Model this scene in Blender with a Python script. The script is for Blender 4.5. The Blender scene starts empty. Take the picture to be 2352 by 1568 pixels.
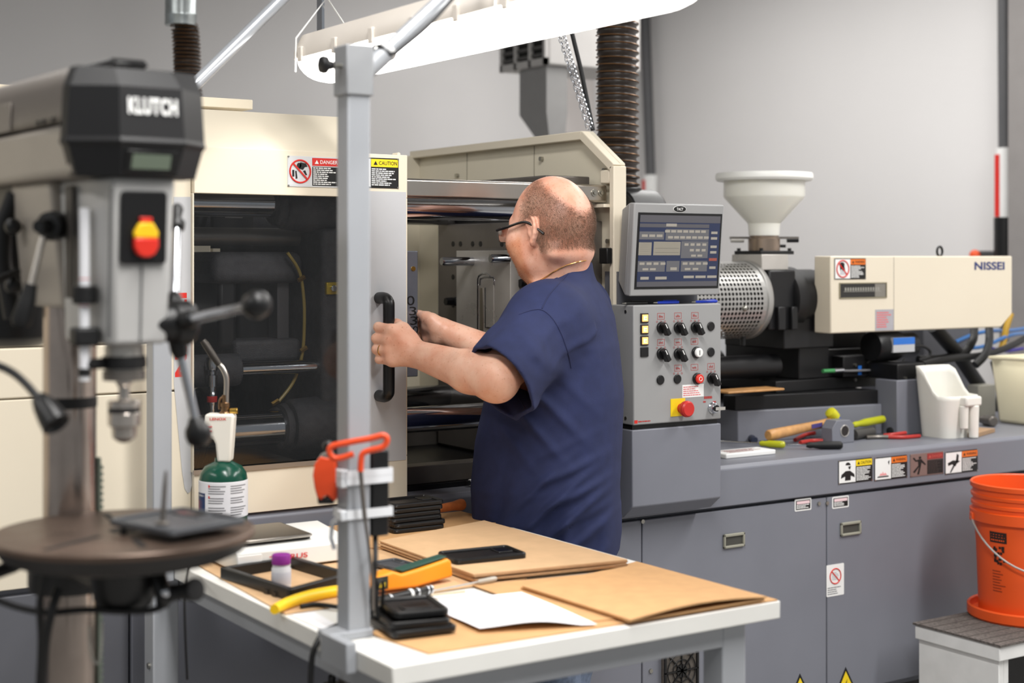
import bpy, bmesh, math, random
import numpy as np
from mathutils import Vector, Matrix
from mathutils.bvhtree import BVHTree

# ------------------------------------------------------------------ camera, world, lights, exposure
SC = bpy.context.scene
COL = SC.collection
F, CX, CY, H = 3430.0, 1176.0, 590.0, 1.58          # focal length in pixels, principal point, eye height
YAW = math.radians(33.3)
FW = Vector((math.sin(YAW), math.cos(YAW), 0)); RT = Vector((math.cos(YAW), -math.sin(YAW), 0)); UP = Vector((0, 0, 1))
cam_d = bpy.data.cameras.new('camera'); cam = bpy.data.objects.new('camera', cam_d); COL.objects.link(cam)
cam.location = (0, 0, H); cam.rotation_euler = (math.pi / 2, 0, -YAW)
cam_d.sensor_width = 36; cam_d.lens = F / 2352 * 36
cam_d.shift_y = (CY - 784) / 2352
cam_d.clip_start = .05; cam_d.clip_end = 60
cam_d.dof.use_dof = True; cam_d.dof.focus_distance = 3.45; cam_d.dof.aperture_fstop = 2.8
SC.camera = cam

world = bpy.data.worlds.new('world'); SC.world = world; world.use_nodes = True
world.node_tree.nodes['Background'].inputs[0].default_value = (.93, .97, 1.0, 1)
world.node_tree.nodes['Background'].inputs[1].default_value = .33
def area(name, loc, rot, sx, sy, power, col=(1, .98, .955)):
    l = bpy.data.lights.new(name, 'AREA'); l.shape = 'RECTANGLE'; l.size = sx; l.size_y = sy; l.energy = power; l.color = col
    o = bpy.data.objects.new(name, l); COL.objects.link(o); o.location = loc; o.rotation_euler = rot
    return o
area('ceiling_lamp_light', (3.6, .6, 3.35), (0, 0, 0), .35, 2.4, 100)
area('ceiling_lamp_light', (.9, .7, 3.35), (0, 0, 0), .35, 2.4, 118)
area('ceiling_lamp_light', (4.3, 3.9, 3.3), (0, 0, 0), .35, 4.6, 92)
area('ceiling_lamp_light', (.2, 4.0, 3.1), (0, 0, 0), .35, 1.6, 12)
area('ceiling_lamp_light', (-1.6, 2.2, 3.35), (0, 0, 0), .35, 2.4, 45)
SC.view_settings.view_transform = 'Standard'
SC.view_settings.look = 'None'
SC.view_settings.exposure = -0.05
SC.view_settings.gamma = 1.0
SC.view_settings.use_curve_mapping = False

# ------------------------------------------------------------------ helpers
rnd = random.Random(7)
def V(*a): return Vector(a)
def ray(px, py): return FW + RT * ((px - CX) / F) + UP * ((CY - py) / F)
def P(px, py, X=None, Y=None, Z=None, t=None):       # where the sight line of a photo pixel meets a plane of the room
    d = ray(px, py)
    if X is not None: t = X / d.x
    elif Y is not None: t = Y / d.y
    elif Z is not None: t = (Z - H) / d.z
    return Vector((0, 0, H)) + d * t
def lin(c):
    c /= 255.0
    return c / 12.92 if c <= .04045 else ((c + .055) / 1.055) ** 2.4
def S(r, g, b): return (lin(r), lin(g), lin(b))

MATS = {}
def mat(name, col, rough=.5, metal=0., var=.05, scale=12., bump=0., bscale=150., rvar=0., trans=0., alpha=1., emit=None, estr=0., sss=0., spec=.5, coat=0., ior=1.45, sub=None):
    if name in MATS: return MATS[name]
    m = bpy.data.materials.new(name); m.use_nodes = True; MATS[name] = m
    nt = m.node_tree; b = nt.nodes['Principled BSDF']
    b.inputs['Roughness'].default_value = rough; b.inputs['Metallic'].default_value = metal
    b.inputs['Specular IOR Level'].default_value = spec; b.inputs['IOR'].default_value = ior
    b.inputs['Transmission Weight'].default_value = trans; b.inputs['Alpha'].default_value = alpha
    b.inputs['Coat Weight'].default_value = coat
    if sss:
        b.inputs['Subsurface Weight'].default_value = sss; b.inputs['Subsurface Radius'].default_value = sub or (.01, .004, .002); b.inputs['Subsurface Scale'].default_value = 1
    if emit:
        b.inputs['Emission Color'].default_value = (*emit, 1); b.inputs['Emission Strength'].default_value = estr
    tc = nt.nodes.new('ShaderNodeTexCoord')
    if var > 0:
        n = nt.nodes.new('ShaderNodeTexNoise'); n.inputs['Scale'].default_value = scale; n.inputs['Detail'].default_value = 4
        nt.links.new(tc.outputs['Object'], n.inputs['Vector'])
        r = nt.nodes.new('ShaderNodeValToRGB'); nt.links.new(n.outputs['Fac'], r.inputs['Fac'])
        r.color_ramp.elements[0].position = .3; r.color_ramp.elements[1].position = .7
        r.color_ramp.elements[0].color = (*[max(0, c * (1 - var)) for c in col], 1)
        r.color_ramp.elements[1].color = (*[min(1, c * (1 + var)) for c in col], 1)
        nt.links.new(r.outputs['Color'], b.inputs['Base Color'])
        if rvar:
            mr = nt.nodes.new('ShaderNodeMapRange'); nt.links.new(n.outputs['Fac'], mr.inputs['Value'])
            mr.inputs['From Min'].default_value = .3; mr.inputs['From Max'].default_value = .7
            mr.inputs['To Min'].default_value = max(0, rough - rvar); mr.inputs['To Max'].default_value = min(1, rough + rvar)
            nt.links.new(mr.outputs['Result'], b.inputs['Roughness'])
    else:
        b.inputs['Base Color'].default_value = (*col, 1)
    if bump:
        n2 = nt.nodes.new('ShaderNodeTexNoise'); n2.inputs['Scale'].default_value = bscale; n2.inputs['Detail'].default_value = 3
        nt.links.new(tc.outputs['Object'], n2.inputs['Vector'])
        bp = nt.nodes.new('ShaderNodeBump'); bp.inputs['Strength'].default_value = bump; bp.inputs['Distance'].default_value = .002
        nt.links.new(n2.outputs['Fac'], bp.inputs['Height']); nt.links.new(bp.outputs['Normal'], b.inputs['Normal'])
    return m

ROOTS = {}
def tag(o, label=None, cat=None, group=None, kind=None):
    if label: o['label'] = label
    if cat: o['category'] = cat
    if group: o['group'] = group
    if kind: o['kind'] = kind
    return o
def thing(name, label, cat, loc=(0, 0, 0), group=None):
    o = bpy.data.objects.new(name, None); COL.objects.link(o); o.location = loc; o.empty_display_size = .05
    ROOTS[o] = Vector(loc)
    return tag(o, label, cat, group)

class MB:
    """collects shapes in world coordinates; build() links them as one mesh object"""
    def __init__(s): s.v = []; s.f = []
    def add(s, vs, fs):
        k = len(s.v); s.v += [Vector(v) for v in vs]; s.f += [tuple(i + k for i in f) for f in fs]; return s
    def box(s, x0, x1, y0, y1, z0, z1):
        return s.add([(x0,y0,z0),(x1,y0,z0),(x1,y1,z0),(x0,y1,z0),(x0,y0,z1),(x1,y0,z1),(x1,y1,z1),(x0,y1,z1)],
                     [(0,3,2,1),(4,5,6,7),(0,1,5,4),(1,2,6,5),(2,3,7,6),(3,0,4,7)])
    def obox(s, c, ax, ay, az):                       # centre and three half-axis vectors
        c = Vector(c); ax, ay, az = Vector(ax), Vector(ay), Vector(az)
        vs = [c + i*ax + j*ay + k*az for k in (-1,1) for (i,j) in ((-1,-1),(1,-1),(1,1),(-1,1))]
        return s.add(vs, [(0,3,2,1),(4,5,6,7),(0,1,5,4),(1,2,6,5),(2,3,7,6),(3,0,4,7)])
    def prism(s, pts, ext):
        n = len(pts); ext = Vector(ext); pts = [Vector(p) for p in pts]
        return s.add(pts + [p + ext for p in pts], [tuple(range(n-1,-1,-1)), tuple(range(n,2*n))] + [(i,(i+1)%n,n+(i+1)%n,n+i) for i in range(n)])
    def lathe(s, base, axis, prof, n=28, cap=True, ang=None):
        axis = Vector(axis).normalized(); base = Vector(base)
        a = axis.orthogonal().normalized(); b = axis.cross(a)
        k = len(prof); vs = []
        for r, h in prof:
            for i in range(n):
                q = 2*math.pi*i/n
                vs.append(base + axis*h + (a*math.cos(q) + b*math.sin(q))*r)
        fs = [(j*n+i, j*n+(i+1)%n, (j+1)*n+(i+1)%n, (j+1)*n+i) for j in range(k-1) for i in range(n)]
        if cap: fs += [tuple(range(n-1,-1,-1)), tuple((k-1)*n+i for i in range(n))]
        return s.add(vs, fs)
    def cyl(s, p0, p1, r0, r1=None, n=24):
        p0, p1 = Vector(p0), Vector(p1)
        return s.lathe(p0, p1-p0, [(r0,0),(r1 if r1 is not None else r0,(p1-p0).length)], n)
    def tube(s, pts, r, n=10, closed=False):
        pts = [Vector(p) for p in pts]; m = len(pts)
        rs = r if isinstance(r, (list, tuple)) else [r]*m
        tang = []
        for i in range(m):
            a = pts[(i-1) % m] if (closed or i) else pts[0]; b = pts[(i+1) % m] if (closed or i < m-1) else pts[-1]
            tang.append((b-a).normalized())
        nrm = tang[0].orthogonal().normalized(); vs = []
        for i in range(m):
            nrm = (nrm - tang[i]*nrm.dot(tang[i])).normalized(); bi = tang[i].cross(nrm)
            for j in range(n):
                q = 2*math.pi*j/n; vs.append(pts[i] + (nrm*math.cos(q)+bi*math.sin(q))*rs[i])
        fs = [(i*n+j, i*n+(j+1)%n, ((i+1)%m)*n+(j+1)%n, ((i+1)%m)*n+j) for i in range(m if closed else m-1) for j in range(n)]
        if not closed: fs += [tuple(range(n-1,-1,-1)), tuple((m-1)*n+j for j in range(n))]
        return s.add(vs, fs)
    def sph(s, c, r, n=16, m=10):
        c = Vector(c); rr = r if isinstance(r, (tuple, list)) else (r, r, r)
        vs = [c + V(0,0,-rr[2])]
        for j in range(1, m):
            th = math.pi*j/m - math.pi/2
            for i in range(n):
                q = 2*math.pi*i/n; vs.append(c + V(rr[0]*math.cos(th)*math.cos(q), rr[1]*math.cos(th)*math.sin(q), rr[2]*math.sin(th)))
        vs.append(c + V(0,0,rr[2])); top = len(vs)-1
        fs = [(0, 1+(i+1)%n, 1+i) for i in range(n)]
        for j in range(m-2):
            fs += [(1+j*n+i, 1+j*n+(i+1)%n, 1+(j+1)*n+(i+1)%n, 1+(j+1)*n+i) for i in range(n)]
        fs += [(1+(m-2)*n+i, 1+(m-2)*n+(i+1)%n, top) for i in range(n)]
        return s.add(vs, fs)
    def build(s, name, m, parent=None, bevel=0., smooth=38, seg=2, label=None, kind=None):
        off = Vector((0,0,0))
        p = parent
        while p is not None:
            if p in ROOTS: off = ROOTS[p]; break
            p = p.parent
        me = bpy.data.meshes.new(name)
        me.from_pydata([tuple(v - off) for v in s.v], [], s.f); me.update()
        bm = bmesh.new(); bm.from_mesh(me); bmesh.ops.recalc_face_normals(bm, faces=bm.faces); bm.to_mesh(me); bm.free()
        if smooth:
            me.polygons.foreach_set('use_smooth', [True]*len(me.polygons)); me.set_sharp_from_angle(angle=math.radians(smooth))
        me.materials.append(m)
        o = bpy.data.objects.new(name, me); COL.objects.link(o)
        if parent is not None: o.parent = parent
        if bevel:
            b = o.modifiers.new('bevel', 'BEVEL'); b.width = bevel; b.segments = seg; b.limit_method = 'ANGLE'; b.angle_limit = math.radians(40)
            b.harden_normals = False
        if label: o['label'] = label
        if kind: o['kind'] = kind
        return o

def smooth_path(pts, k=6):                            # Catmull-Rom through points
    pts = [Vector(p) for p in pts]; out = []
    for i in range(len(pts)-1):
        p0 = pts[max(i-1,0)]; p1 = pts[i]; p2 = pts[i+1]; p3 = pts[min(i+2,len(pts)-1)]
        for j in range(k):
            t = j/k
            out.append(.5*((2*p1)+(p2-p0)*t+(2*p0-5*p1+4*p2-p3)*t*t+(3*p1-p0-3*p2+p3)*t**3))
    return out + [pts[-1]]

class Fr:
    """a flat face: origin, two axes in it; d counts outwards along the normal"""
    def __init__(s, o, ax, ay):
        s.o = Vector(o); s.x = Vector(ax).normalized(); s.y = Vector(ay).normalized(); s.n = s.x.cross(s.y).normalized()
    def p(s, a, b, d=0.): return s.o + s.x*a + s.y*b + s.n*d
    def box(s, mb, a0, a1, b0, b1, d0, d1):
        return mb.obox(s.p((a0+a1)/2,(b0+b1)/2,(d0+d1)/2), s.x*(a1-a0)/2, s.y*(b1-b0)/2, s.n*(d1-d0)/2)
    def poly(s, mb, pts, d0, d1): return mb.prism([s.p(a,b,d0) for a,b in pts], s.n*(d1-d0))
    def disc(s, mb, a, b, r, d0, d1, n=20): return mb.cyl(s.p(a,b,d0), s.p(a,b,d1), r, n=n)
    def ring(s, mb, a, b, r, w, d0, d1, n=28):
        return mb.tube([s.p(a+r*math.cos(2*math.pi*i/n), b+r*math.sin(2*math.pi*i/n), (d0+d1)/2) for i in range(n)], w/2, n=6, closed=True)
    def bar(s, mb, p0, p1, w, d0, d1):
        p0, p1 = Vector(p0), Vector(p1); u = (p1-p0).normalized(); n = Vector((-u.y,u.x))*w/2
        return s.poly(mb, [p0-n, p1-n, p1+n, p0+n], d0, d1)
    def uv(s, w): w = Vector(w) - s.o; return w.dot(s.x), w.dot(s.y)
    def px(s, x, y):                                   # photo pixel to coordinates on this face
        d = ray(x, y); c = Vector((0,0,H)); t = (s.o-c).dot(s.n)/d.dot(s.n)
        return s.uv(c + d*t)

def rrect(a0, a1, b0, b1, r, k=5):
    out = []
    for (cx, cy, q) in ((a1-r,b0+r,-90),(a1-r,b1-r,0),(a0+r,b1-r,90),(a0+r,b0+r,180)):
        for i in range(k+1):
            w = math.radians(q + 90*i/k); out.append((cx+r*math.cos(w), cy+r*math.sin(w)))
    return out

def text(fr, s, a0, a1, b0, b1, d, m, name, parent, bold=0., space=1.):
    c = bpy.data.curves.new('t', 'FONT'); c.body = s; c.size = 1; c.extrude = 0; c.offset = bold; c.space_character = space; c.resolution_u = 4
    o = bpy.data.objects.new('t', c); COL.objects.link(o)
    dg = bpy.context.evaluated_depsgraph_get(); dg.update()
    me = bpy.data.meshes.new_from_object(o.evaluated_get(dg))
    bpy.data.objects.remove(o); bpy.data.curves.remove(c)
    co = [v.co.copy() for v in me.vertices]
    x0, x1 = min(v.x for v in co), max(v.x for v in co); y0, y1 = min(v.y for v in co), max(v.y for v in co)
    vs = [fr.p(a0+(v.x-x0)/(x1-x0)*(a1-a0), b0+(v.y-y0)/(y1-y0)*(b1-b0), d) for v in co]
    mb = MB(); mb.add(vs, [tuple(p.vertices) for p in me.polygons]); bpy.data.meshes.remove(me)
    return mb.build(name, m, parent, smooth=0)

def lines(fr, mb, a0, a1, b0, b1, n, d, fill=.55, seed=1, h=.0004):
    r = random.Random(seed); st = (b1-b0)/n
    for i in range(n):
        y = b1 - (i+.5)*st; a = a0; end = a0 + (a1-a0)*r.uniform(.55, 1)
        while a < end:
            w = min(r.uniform(.06,.2)*(a1-a0), end-a); fr.box(mb, a, a+w, y-st*fill/2, y+st*fill/2, d, d+h); a += w + (a1-a0)*.025

# ------------------------------------------------------------------ materials
M_cream = mat('cream_enamel', S(224,214,194), .38, var=.02, scale=3)
M_creamd = mat('cream_enamel_inner', S(214,206,186), .45, var=.03, scale=4)
M_gpaint = mat('grey_machine_paint', S(121,123,132), .42, var=.04, scale=5)
M_gdark = mat('dark_grey_paint', S(92,93,99), .45, var=.05, scale=5)
M_gband = mat('pale_grey_paint', S(186,187,190), .4, var=.02)
M_ctrl = mat('control_grey_paint', S(152,152,152), .42, var=.02, bump=.08, bscale=900)
M_black = mat('black_paint', S(19,19,21), .42, var=.1)
M_cast = mat('rough_black_casting', S(70,70,74), .5, var=.18, scale=60, bump=.9, bscale=420)
M_rubber = mat('black_rubber', S(18,18,19), .55, var=.08)
M_plas = mat('black_plastic', S(21,21,22), .34, var=.06, bump=.1, bscale=1500)
M_chrome = mat('chrome', S(205,208,214), .12, 1., var=.03)
M_steel = mat('ground_steel', S(192,188,182), .34, .4, var=.12, scale=9, rvar=.1)
M_dsteel = mat('dark_oiled_steel', S(112,107,102), .38, .6, var=.2, scale=7, rvar=.12)
M_alu = mat('brushed_stainless', S(186,180,172), .3, 1., var=.08, scale=6)
M_white = mat('white_print', S(236,236,234), .5, var=.02)
M_pblack = mat('black_print', S(20,20,20), .5, var=.02)
M_red = mat('red_print', S(208,44,36), .5, var=.03)
M_yel = mat('yellow_print', S(240,208,32), .5, var=.03)
M_org = mat('orange_print', S(226,116,36), .5, var=.03)
M_brass = mat('brass', S(196,160,80), .3, 1., var=.08)
M_screw = mat('zinc_screw', S(170,168,160), .3, 1., var=.08)
# ------------------------------------------------------------------ the room
M_wall = mat('painted_wall', S(222,220,219), .75, var=.02, scale=1.2, bump=.05, bscale=60)
M_floor = mat('sealed_concrete', S(150,148,145), .35, var=.12, scale=2.5)
XW, YW, ZC = 5.6, 7.1, 5.0
def struct(name, mb, m, **k): return tag(mb.build(name, m, **k), kind='structure')
struct('floor', MB().box(-6, XW+.2, -4, YW+.2, -.1, 0), M_floor)
struct('wall_back', MB().box(-6, XW+.2, YW, YW+.2, 0, ZC), M_wall)
struct('wall_right', MB().box(XW, XW+.2, -4, YW, 0, ZC), M_wall)
struct('ceiling', MB().box(-6, XW+.2, -4, YW+.2, ZC, ZC+.1), mat('ceiling_paint', S(150,148,146), .8, var=.03))

# heater hanging in the corner
M_unit = mat('white_enamel_unit', S(206,203,200), .5, var=.03)
c0 = P(1260, 148, t=6.4)
u = thing('unit_heater', 'white box heater with dark louvres hanging high in the wall corner', 'heater', (c0.x, c0.y, c0.z))
w_, d_, h_ = .5, .36, .36
MB().box(c0.x, c0.x+w_, c0.y, c0.y+d_, c0.z, c0.z+h_).build('body', M_unit, u, bevel=.008)
fx = Fr((c0.x, c0.y+d_, c0.z), (0,-1,0), (0,0,1))
mb = MB()
for a in (.0, .115, .23, .342): fx.box(mb, a, a+.018, 0, h_, 0, .018)
fx.box(mb, 0, d_, 0, .03, 0, .018); fx.box(mb, 0, d_, h_-.02, h_, 0, .018)
mb.build('grille_frame', M_unit, u)
M_dark = mat('dark_interior', S(30,29,28), .8, var=.05)
mb = MB(); fx.box(mb, .02, d_-.02, .03, h_-.02, 0, .004); mb.build('grille_back', M_dark, u)
for i in range(9):
    mb = MB(); fx.box(mb, .02, d_-.02, .04+i*.033, .052+i*.033, .004, .014); mb.build('louvre', mat('louvre_grey', S(92,90,88), .5), u)
fy = Fr((c0.x, c0.y, c0.z), (1,0,0), (0,0,1))
mb = MB(); fy.box(mb, .08, .42, .25, .34, 0, .006); mb.build('side_vent', mat('louvre_grey', S(92,90,88)), u)
a0 = P(1192, 190, t=6.55); a1 = P(1290, 190, t=6.55)
g = thing('sheet_metal_duct', 'grey sheet metal duct tapering down below the corner heater', 'duct', (a0.x, a0.y, 1.9))
zt = c0.z; e0 = Vector((c0.x-.03, c0.y+.02, 0))
MB().add([(c0.x+.01,c0.y+.03,zt),(c0.x+.12,c0.y+.03,zt),(c0.x+.12,c0.y+.24,zt),(c0.x+.01,c0.y+.24,zt),
          (c0.x+.01,c0.y+.03,zt-.2),(c0.x+.12,c0.y+.03,zt-.2),(c0.x+.12,c0.y+.24,zt-.2),(c0.x+.01,c0.y+.24,zt-.2),
          (c0.x+.04,c0.y+.05,zt-.32),(c0.x+.12,c0.y+.05,zt-.32),(c0.x+.12,c0.y+.14,zt-.32),(c0.x+.04,c0.y+.14,zt-.32)],
         [(0,3,2,1),(0,1,5,4),(1,2,6,5),(2,3,7,6),(3,0,4,7),(4,5,9,8),(5,6,10,9),(6,7,11,10),(7,4,8,11),(8,9,10,11)]).build('duct_body', mat('galvanised_duct', S(158,157,156), .5, var=.04), g)
MB().box(c0.x+.05, c0.x+.115, c0.y+.055, c0.y+.13, .0, zt-.315).build('drop_duct', mat('galvanised_duct', S(158,157,156)), g)
q0 = P(1292, 176, Y=YW-.06); q1 = P(1366, 310, Y=YW-.06)
o = MB().box(q0.x, q1.x, YW-.06, YW, q1.z, q0.z).build('wall_panel', mat('white_wall_panel', S(206,200,197), .6, var=.08, scale=3), bevel=.006)
tag(o, 'white electrical panel on the back wall under the heater', 'panel')

# pipe drops on the right-hand wall
def drop(px, y_lab0, y_lab1, lean, label, valve=False):
    b = P(px, 400, X=XW-.06); r = .03
    t = thing('air_pipe', label, 'pipe', (b.x, b.y, 1.2))
    mb = MB(); mb.tube([(b.x, b.y+lean, 4.99), (b.x, b.y, b.z), (b.x, b.y-lean*.4, 1.2)], r, 14); mb.build('pipe', mat('dark_grey_pipe', S(86,86,88), .5), t)
    z1 = P(px, y_lab0, X=XW-.06).z; z0 = P(px, y_lab1, X=XW-.06).z
    s = MB(); s.cyl((b.x, b.y, z0), (b.x, b.y, z1), r+.012, n=18); k = s.build('label_sleeve', M_white, t)
    MB().box(b.x-r-.016, b.x-r-.008, b.y-.002, b.y+.022, z0+.02, z1-.03).build('red_stripe', M_red, k)
    for z in (3.4, 4.2): MB().box(b.x-.02, XW, b.y-.02, b.y+.02, z-.015, z+.015).build('pipe_bracket', M_screw, t)
    if valve:
        v = P(px, 540, X=XW-.06).z
        MB().cyl((b.x, b.y, v-.2), (b.x, b.y, v+.08), .05, n=18).build('filter_bowl', M_plas, t)
        MB().cyl((b.x, b.y-.02, v), (b.x, b.y-.3, v), .025).build('side_pipe', mat('dark_grey_pipe', S(86,86,88)), t)
        MB().sph((b.x-.06, b.y+.12, v-.09), (.02,.028,.025)).build('orange_knob', mat('orange_plastic', S(226,82,32), .4), t)
        MB().cyl((b.x, b.y, v-.09), (b.x-.04, b.y+.12, v-.09), .02).build('stem', M_plas, t)
drop(1494, 402, 560, .16, 'grey vertical air pipe with red striped label near the wall corner')
drop(2309, 340, 508, .02, 'grey air pipe with valve and orange knob above the cream injection cover', True)
b = P(2343, 500, X=XW-.12)
o = MB().box(XW-.14, XW, b.y-.12, b.y+.05, 0, 4.9).build('wall_column', mat('column_grey', S(140,136,134), .6, var=.04), bevel=.004)
tag(o, 'grey square steel column standing against the wall at the picture edge', 'column')

# flexible ducts
M_flex = mat('brown_black_duct_fabric', S(42,34,29), .35, var=.15, scale=40)
M_wire = mat('bronze_duct_wire', S(120,88,58), .35, .6, var=.1)
def flex(name, label, pts, r, pitch, cuff=None):
    path = smooth_path(pts, 8); L = [0.]
    for a, b in zip(path, path[1:]): L.append(L[-1] + (b-a).length)
    def at(s):
        for i in range(len(L)-1):
            if s <= L[i+1]: return path[i].lerp(path[i+1], (s-L[i])/(L[i+1]-L[i]))
        return path[-1]
    t = thing(name, label, 'duct', tuple(path[-1]))
    n = int(L[-1]/pitch); jit = random.Random(3)
    pp, rr = [], []
    for i in range(n):
        s = i*pitch; k = jit.uniform(.84, .93)
        pp += [at(s), at(s+pitch*.33), at(s+pitch*.66)]; rr += [r, r*k, r*(k+.03)]
    MB().tube(pp, rr, 24).build('duct_fabric', M_flex, t, smooth=80)
    hel = []
    for i in range(n*20):
        s = i*pitch/20; c = at(s); q = 2*math.pi*i/20
        hel.append(c + V(math.cos(q), math.sin(q), 0)*(r+.0008))
    MB().tube(hel, .0017, 5).build('wire_helix', M_wire, t)
    return t
b = P(1418, 300, t=4.3)
dz = P(1418, 455, t=4.3).z
flex('flexible_duct', 'thick dark brown ribbed hose rising behind the cream guard', [(b.x+.012,b.y,4.2),(b.x-.004,b.y,2.6),(b.x,b.y,2.2),(b.x,b.y,1.95),(b.x+.005,b.y,dz)], .0605, .021)
t = thing('duct_blower', 'black blower housing with a yellow label at the hose foot', 'blower', (b.x, b.y, dz-.3))
MB().cyl((b.x-.02,b.y-.03,dz-.06),(b.x+.1,b.y-.03,dz-.06),.085,n=28).build('housing', M_plas, t, bevel=.006)
MB().cyl((b.x+.005,b.y,dz-.02),(b.x+.005,b.y,dz+.03),.066,n=28).build('hose_cuff', M_plas, t, bevel=.004)
MB().box(b.x-.05,b.x+.08,b.y-.11,b.y+.05,dz-.17,dz-.12).build('bracket', M_black, t, bevel=.004)
MB().cyl((b.x-.022,b.y-.06,dz-.075),(b.x-.018,b.y-.06,dz-.075),.035).build('yellow_label', M_yel, t)
MB().box(b.x-.03,b.x+.08,b.y-.08,b.y+.04,1.56,dz-.165).build('mount_post', M_black, t)
b2 = P(428, 100, t=5.2)
flex('flexible_duct', 'slim dark brown ribbed hose hanging below a galvanised pipe', [(b2.x-.02,b2.y,P(428,55,t=5.2).z),(b2.x,b2.y,b2.z),(b2.x+.012,b2.y,1.8)], .047, .0135)
t = thing('galvanised_pipe', 'silver galvanised sheet pipe coming down above the slim hose', 'pipe', (b2.x-.02, b2.y, 2.3))
zz = P(428, 60, t=5.2).z
MB().lathe((b2.x-.02,b2.y,zz),(0,0,1),[(.054,0),(.055,.004),(.054,.03),(.0555,.034),(.054,.04),(.054,2.6)],28).build('pipe', mat('galvanised_steel', S(176,182,182), .32, .9, var=.15, scale=25), t)

# chain and cable dropping to the guard
t = thing('hanging_chain', 'thin steel jack chain hanging down to the cream guard top', 'chain', tuple(P(1352, 297, t=3.98)))
c_a, c_b = P(1278, 60, t=3.98), P(1352, 300, t=3.98)
pth = [c_a.lerp(c_b, i/40) + V(0,0,-.02*math.sin(math.pi*i/40)) for i in range(41)]
pth = [c_a + (c_a-c_b)*1.2] + pth
L = (c_b-c_a).length; n = 22
def link_mesh(c, d, side, parent):
    up = d.normalized(); pts = []
    for i in range(14):
        q = 2*math.pi*i/14; pts.append(c + up*.0105*math.cos(q) + side*.0052*math.sin(q)*(1+.25*math.cos(q)))
    MB().tube(pts, .0011, 5, closed=True).build('chain_link', M_chrome, parent)
for i in range(-3, n):
    f = i/n; c = c_a.lerp(c_b, f); d = c_b-c_a
    s1 = (RT*(1 if i % 2 else .45) + FW*(.2 if i % 2 else .9)).normalized()
    link_mesh(c, d, s1, t)
    link_mesh(c + RT*.011 + UP*.004, d, (RT*.6-FW*.7).normalized(), t)
ca, cb = P(1300, 20, t=4.05), P(1362, 300, t=4.05)
o = MB().tube([ca+(ca-cb)*1.5, ca, ca.lerp(cb,.5)+RT*.004, cb], .0062, 10).build('hanging_cable', M_rubber)
tag(o, 'black power cable hanging beside the steel chain', 'cable')
# ------------------------------------------------------------------ machine: base, covers, gate, clamp unit
YF = 3.0
fm = Fr((0, YF, 0), (1,0,0), (0,0,1))                 # main front face of the machine
def pxw(fr, x0, x1, y0, y1):                           # photo rectangle to a rectangle on a face
    a0, b1 = fr.px(x0, y0); a1, b0 = fr.px(x1, y1)
    return a0, a1, b0, b1

def sign(parent, fr, a0, a1, b0, b1, d, header, hcol, htcol, split, border, pic, seed, pbg=None, tcol=None, hword=True, bg=None, title='warning_sign', lab=None):
    """printed warning plate: pictogram field, coloured heading, lines of small print"""
    w, h = a1-a0, b1-b0
    mb = MB(); fr.box(mb, a0, a1, b0, b1, d, d+.0016)
    bd = mb.build(title, border, parent, bevel=.0005, label=lab)
    e = d+.0017; m = .03*h
    s = a0 + w*split
    if split > 0:
        mb = MB(); fr.box(mb, a0+m, s-m*.3, b0+m*1.4, b1-m*1.4, e, e+.0003); mb.build('picture_field', pbg or M_white, bd)
    hy = b1 - h*(.30 if split else .26)
    mb = MB(); fr.box(mb, s+m*.3, a1-m, hy, b1-m*1.4, e, e+.0003); mb.build('heading', hcol, bd)
    if bg: mb = MB(); fr.box(mb, s+m*.3, a1-m, b0+m*1.6, hy-m, e, e+.0003); mb.build('text_field', bg, bd)
    hh = b1-m*1.4-hy; tri = s + (a1-s)*.1
    mb = MB(); fr.poly(mb, [(tri-hh*.02,hy+hh*.25),(tri+hh*.55,hy+hh*.25),(tri+hh*.27,hy+hh*.75)], e+.0004, e+.0008); mb.build('alert_triangle', htcol, bd)
    text(fr, header, tri+hh*.75, a1-w*.045, hy+hh*.27, hy+hh*.74, e+.0006, htcol, 'heading_lettering', bd, .01)
    mb = MB(); lines(fr, mb, s+w*.02, a1-w*.05, b0+h*.07, hy-h*.04, 9, e+.0004, seed=seed); mb.build('small_print', tcol or M_white, bd, smooth=0)
    for (x, y) in ((a0+.002,b0+.002),(a1-.002,b0+.002),(a0+.002,b1-.002),(a1-.002,b1-.002)):
        mb = MB(); fr.disc(mb, x, y, .0022, d, d+.0026, 8); mb.build('rivet', M_screw, bd)
    if pic: pic(fr, a0+m*1.2, s-m*.6, b0+m*2, b1-m*2, e+.0004, bd)
    return bd

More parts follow.
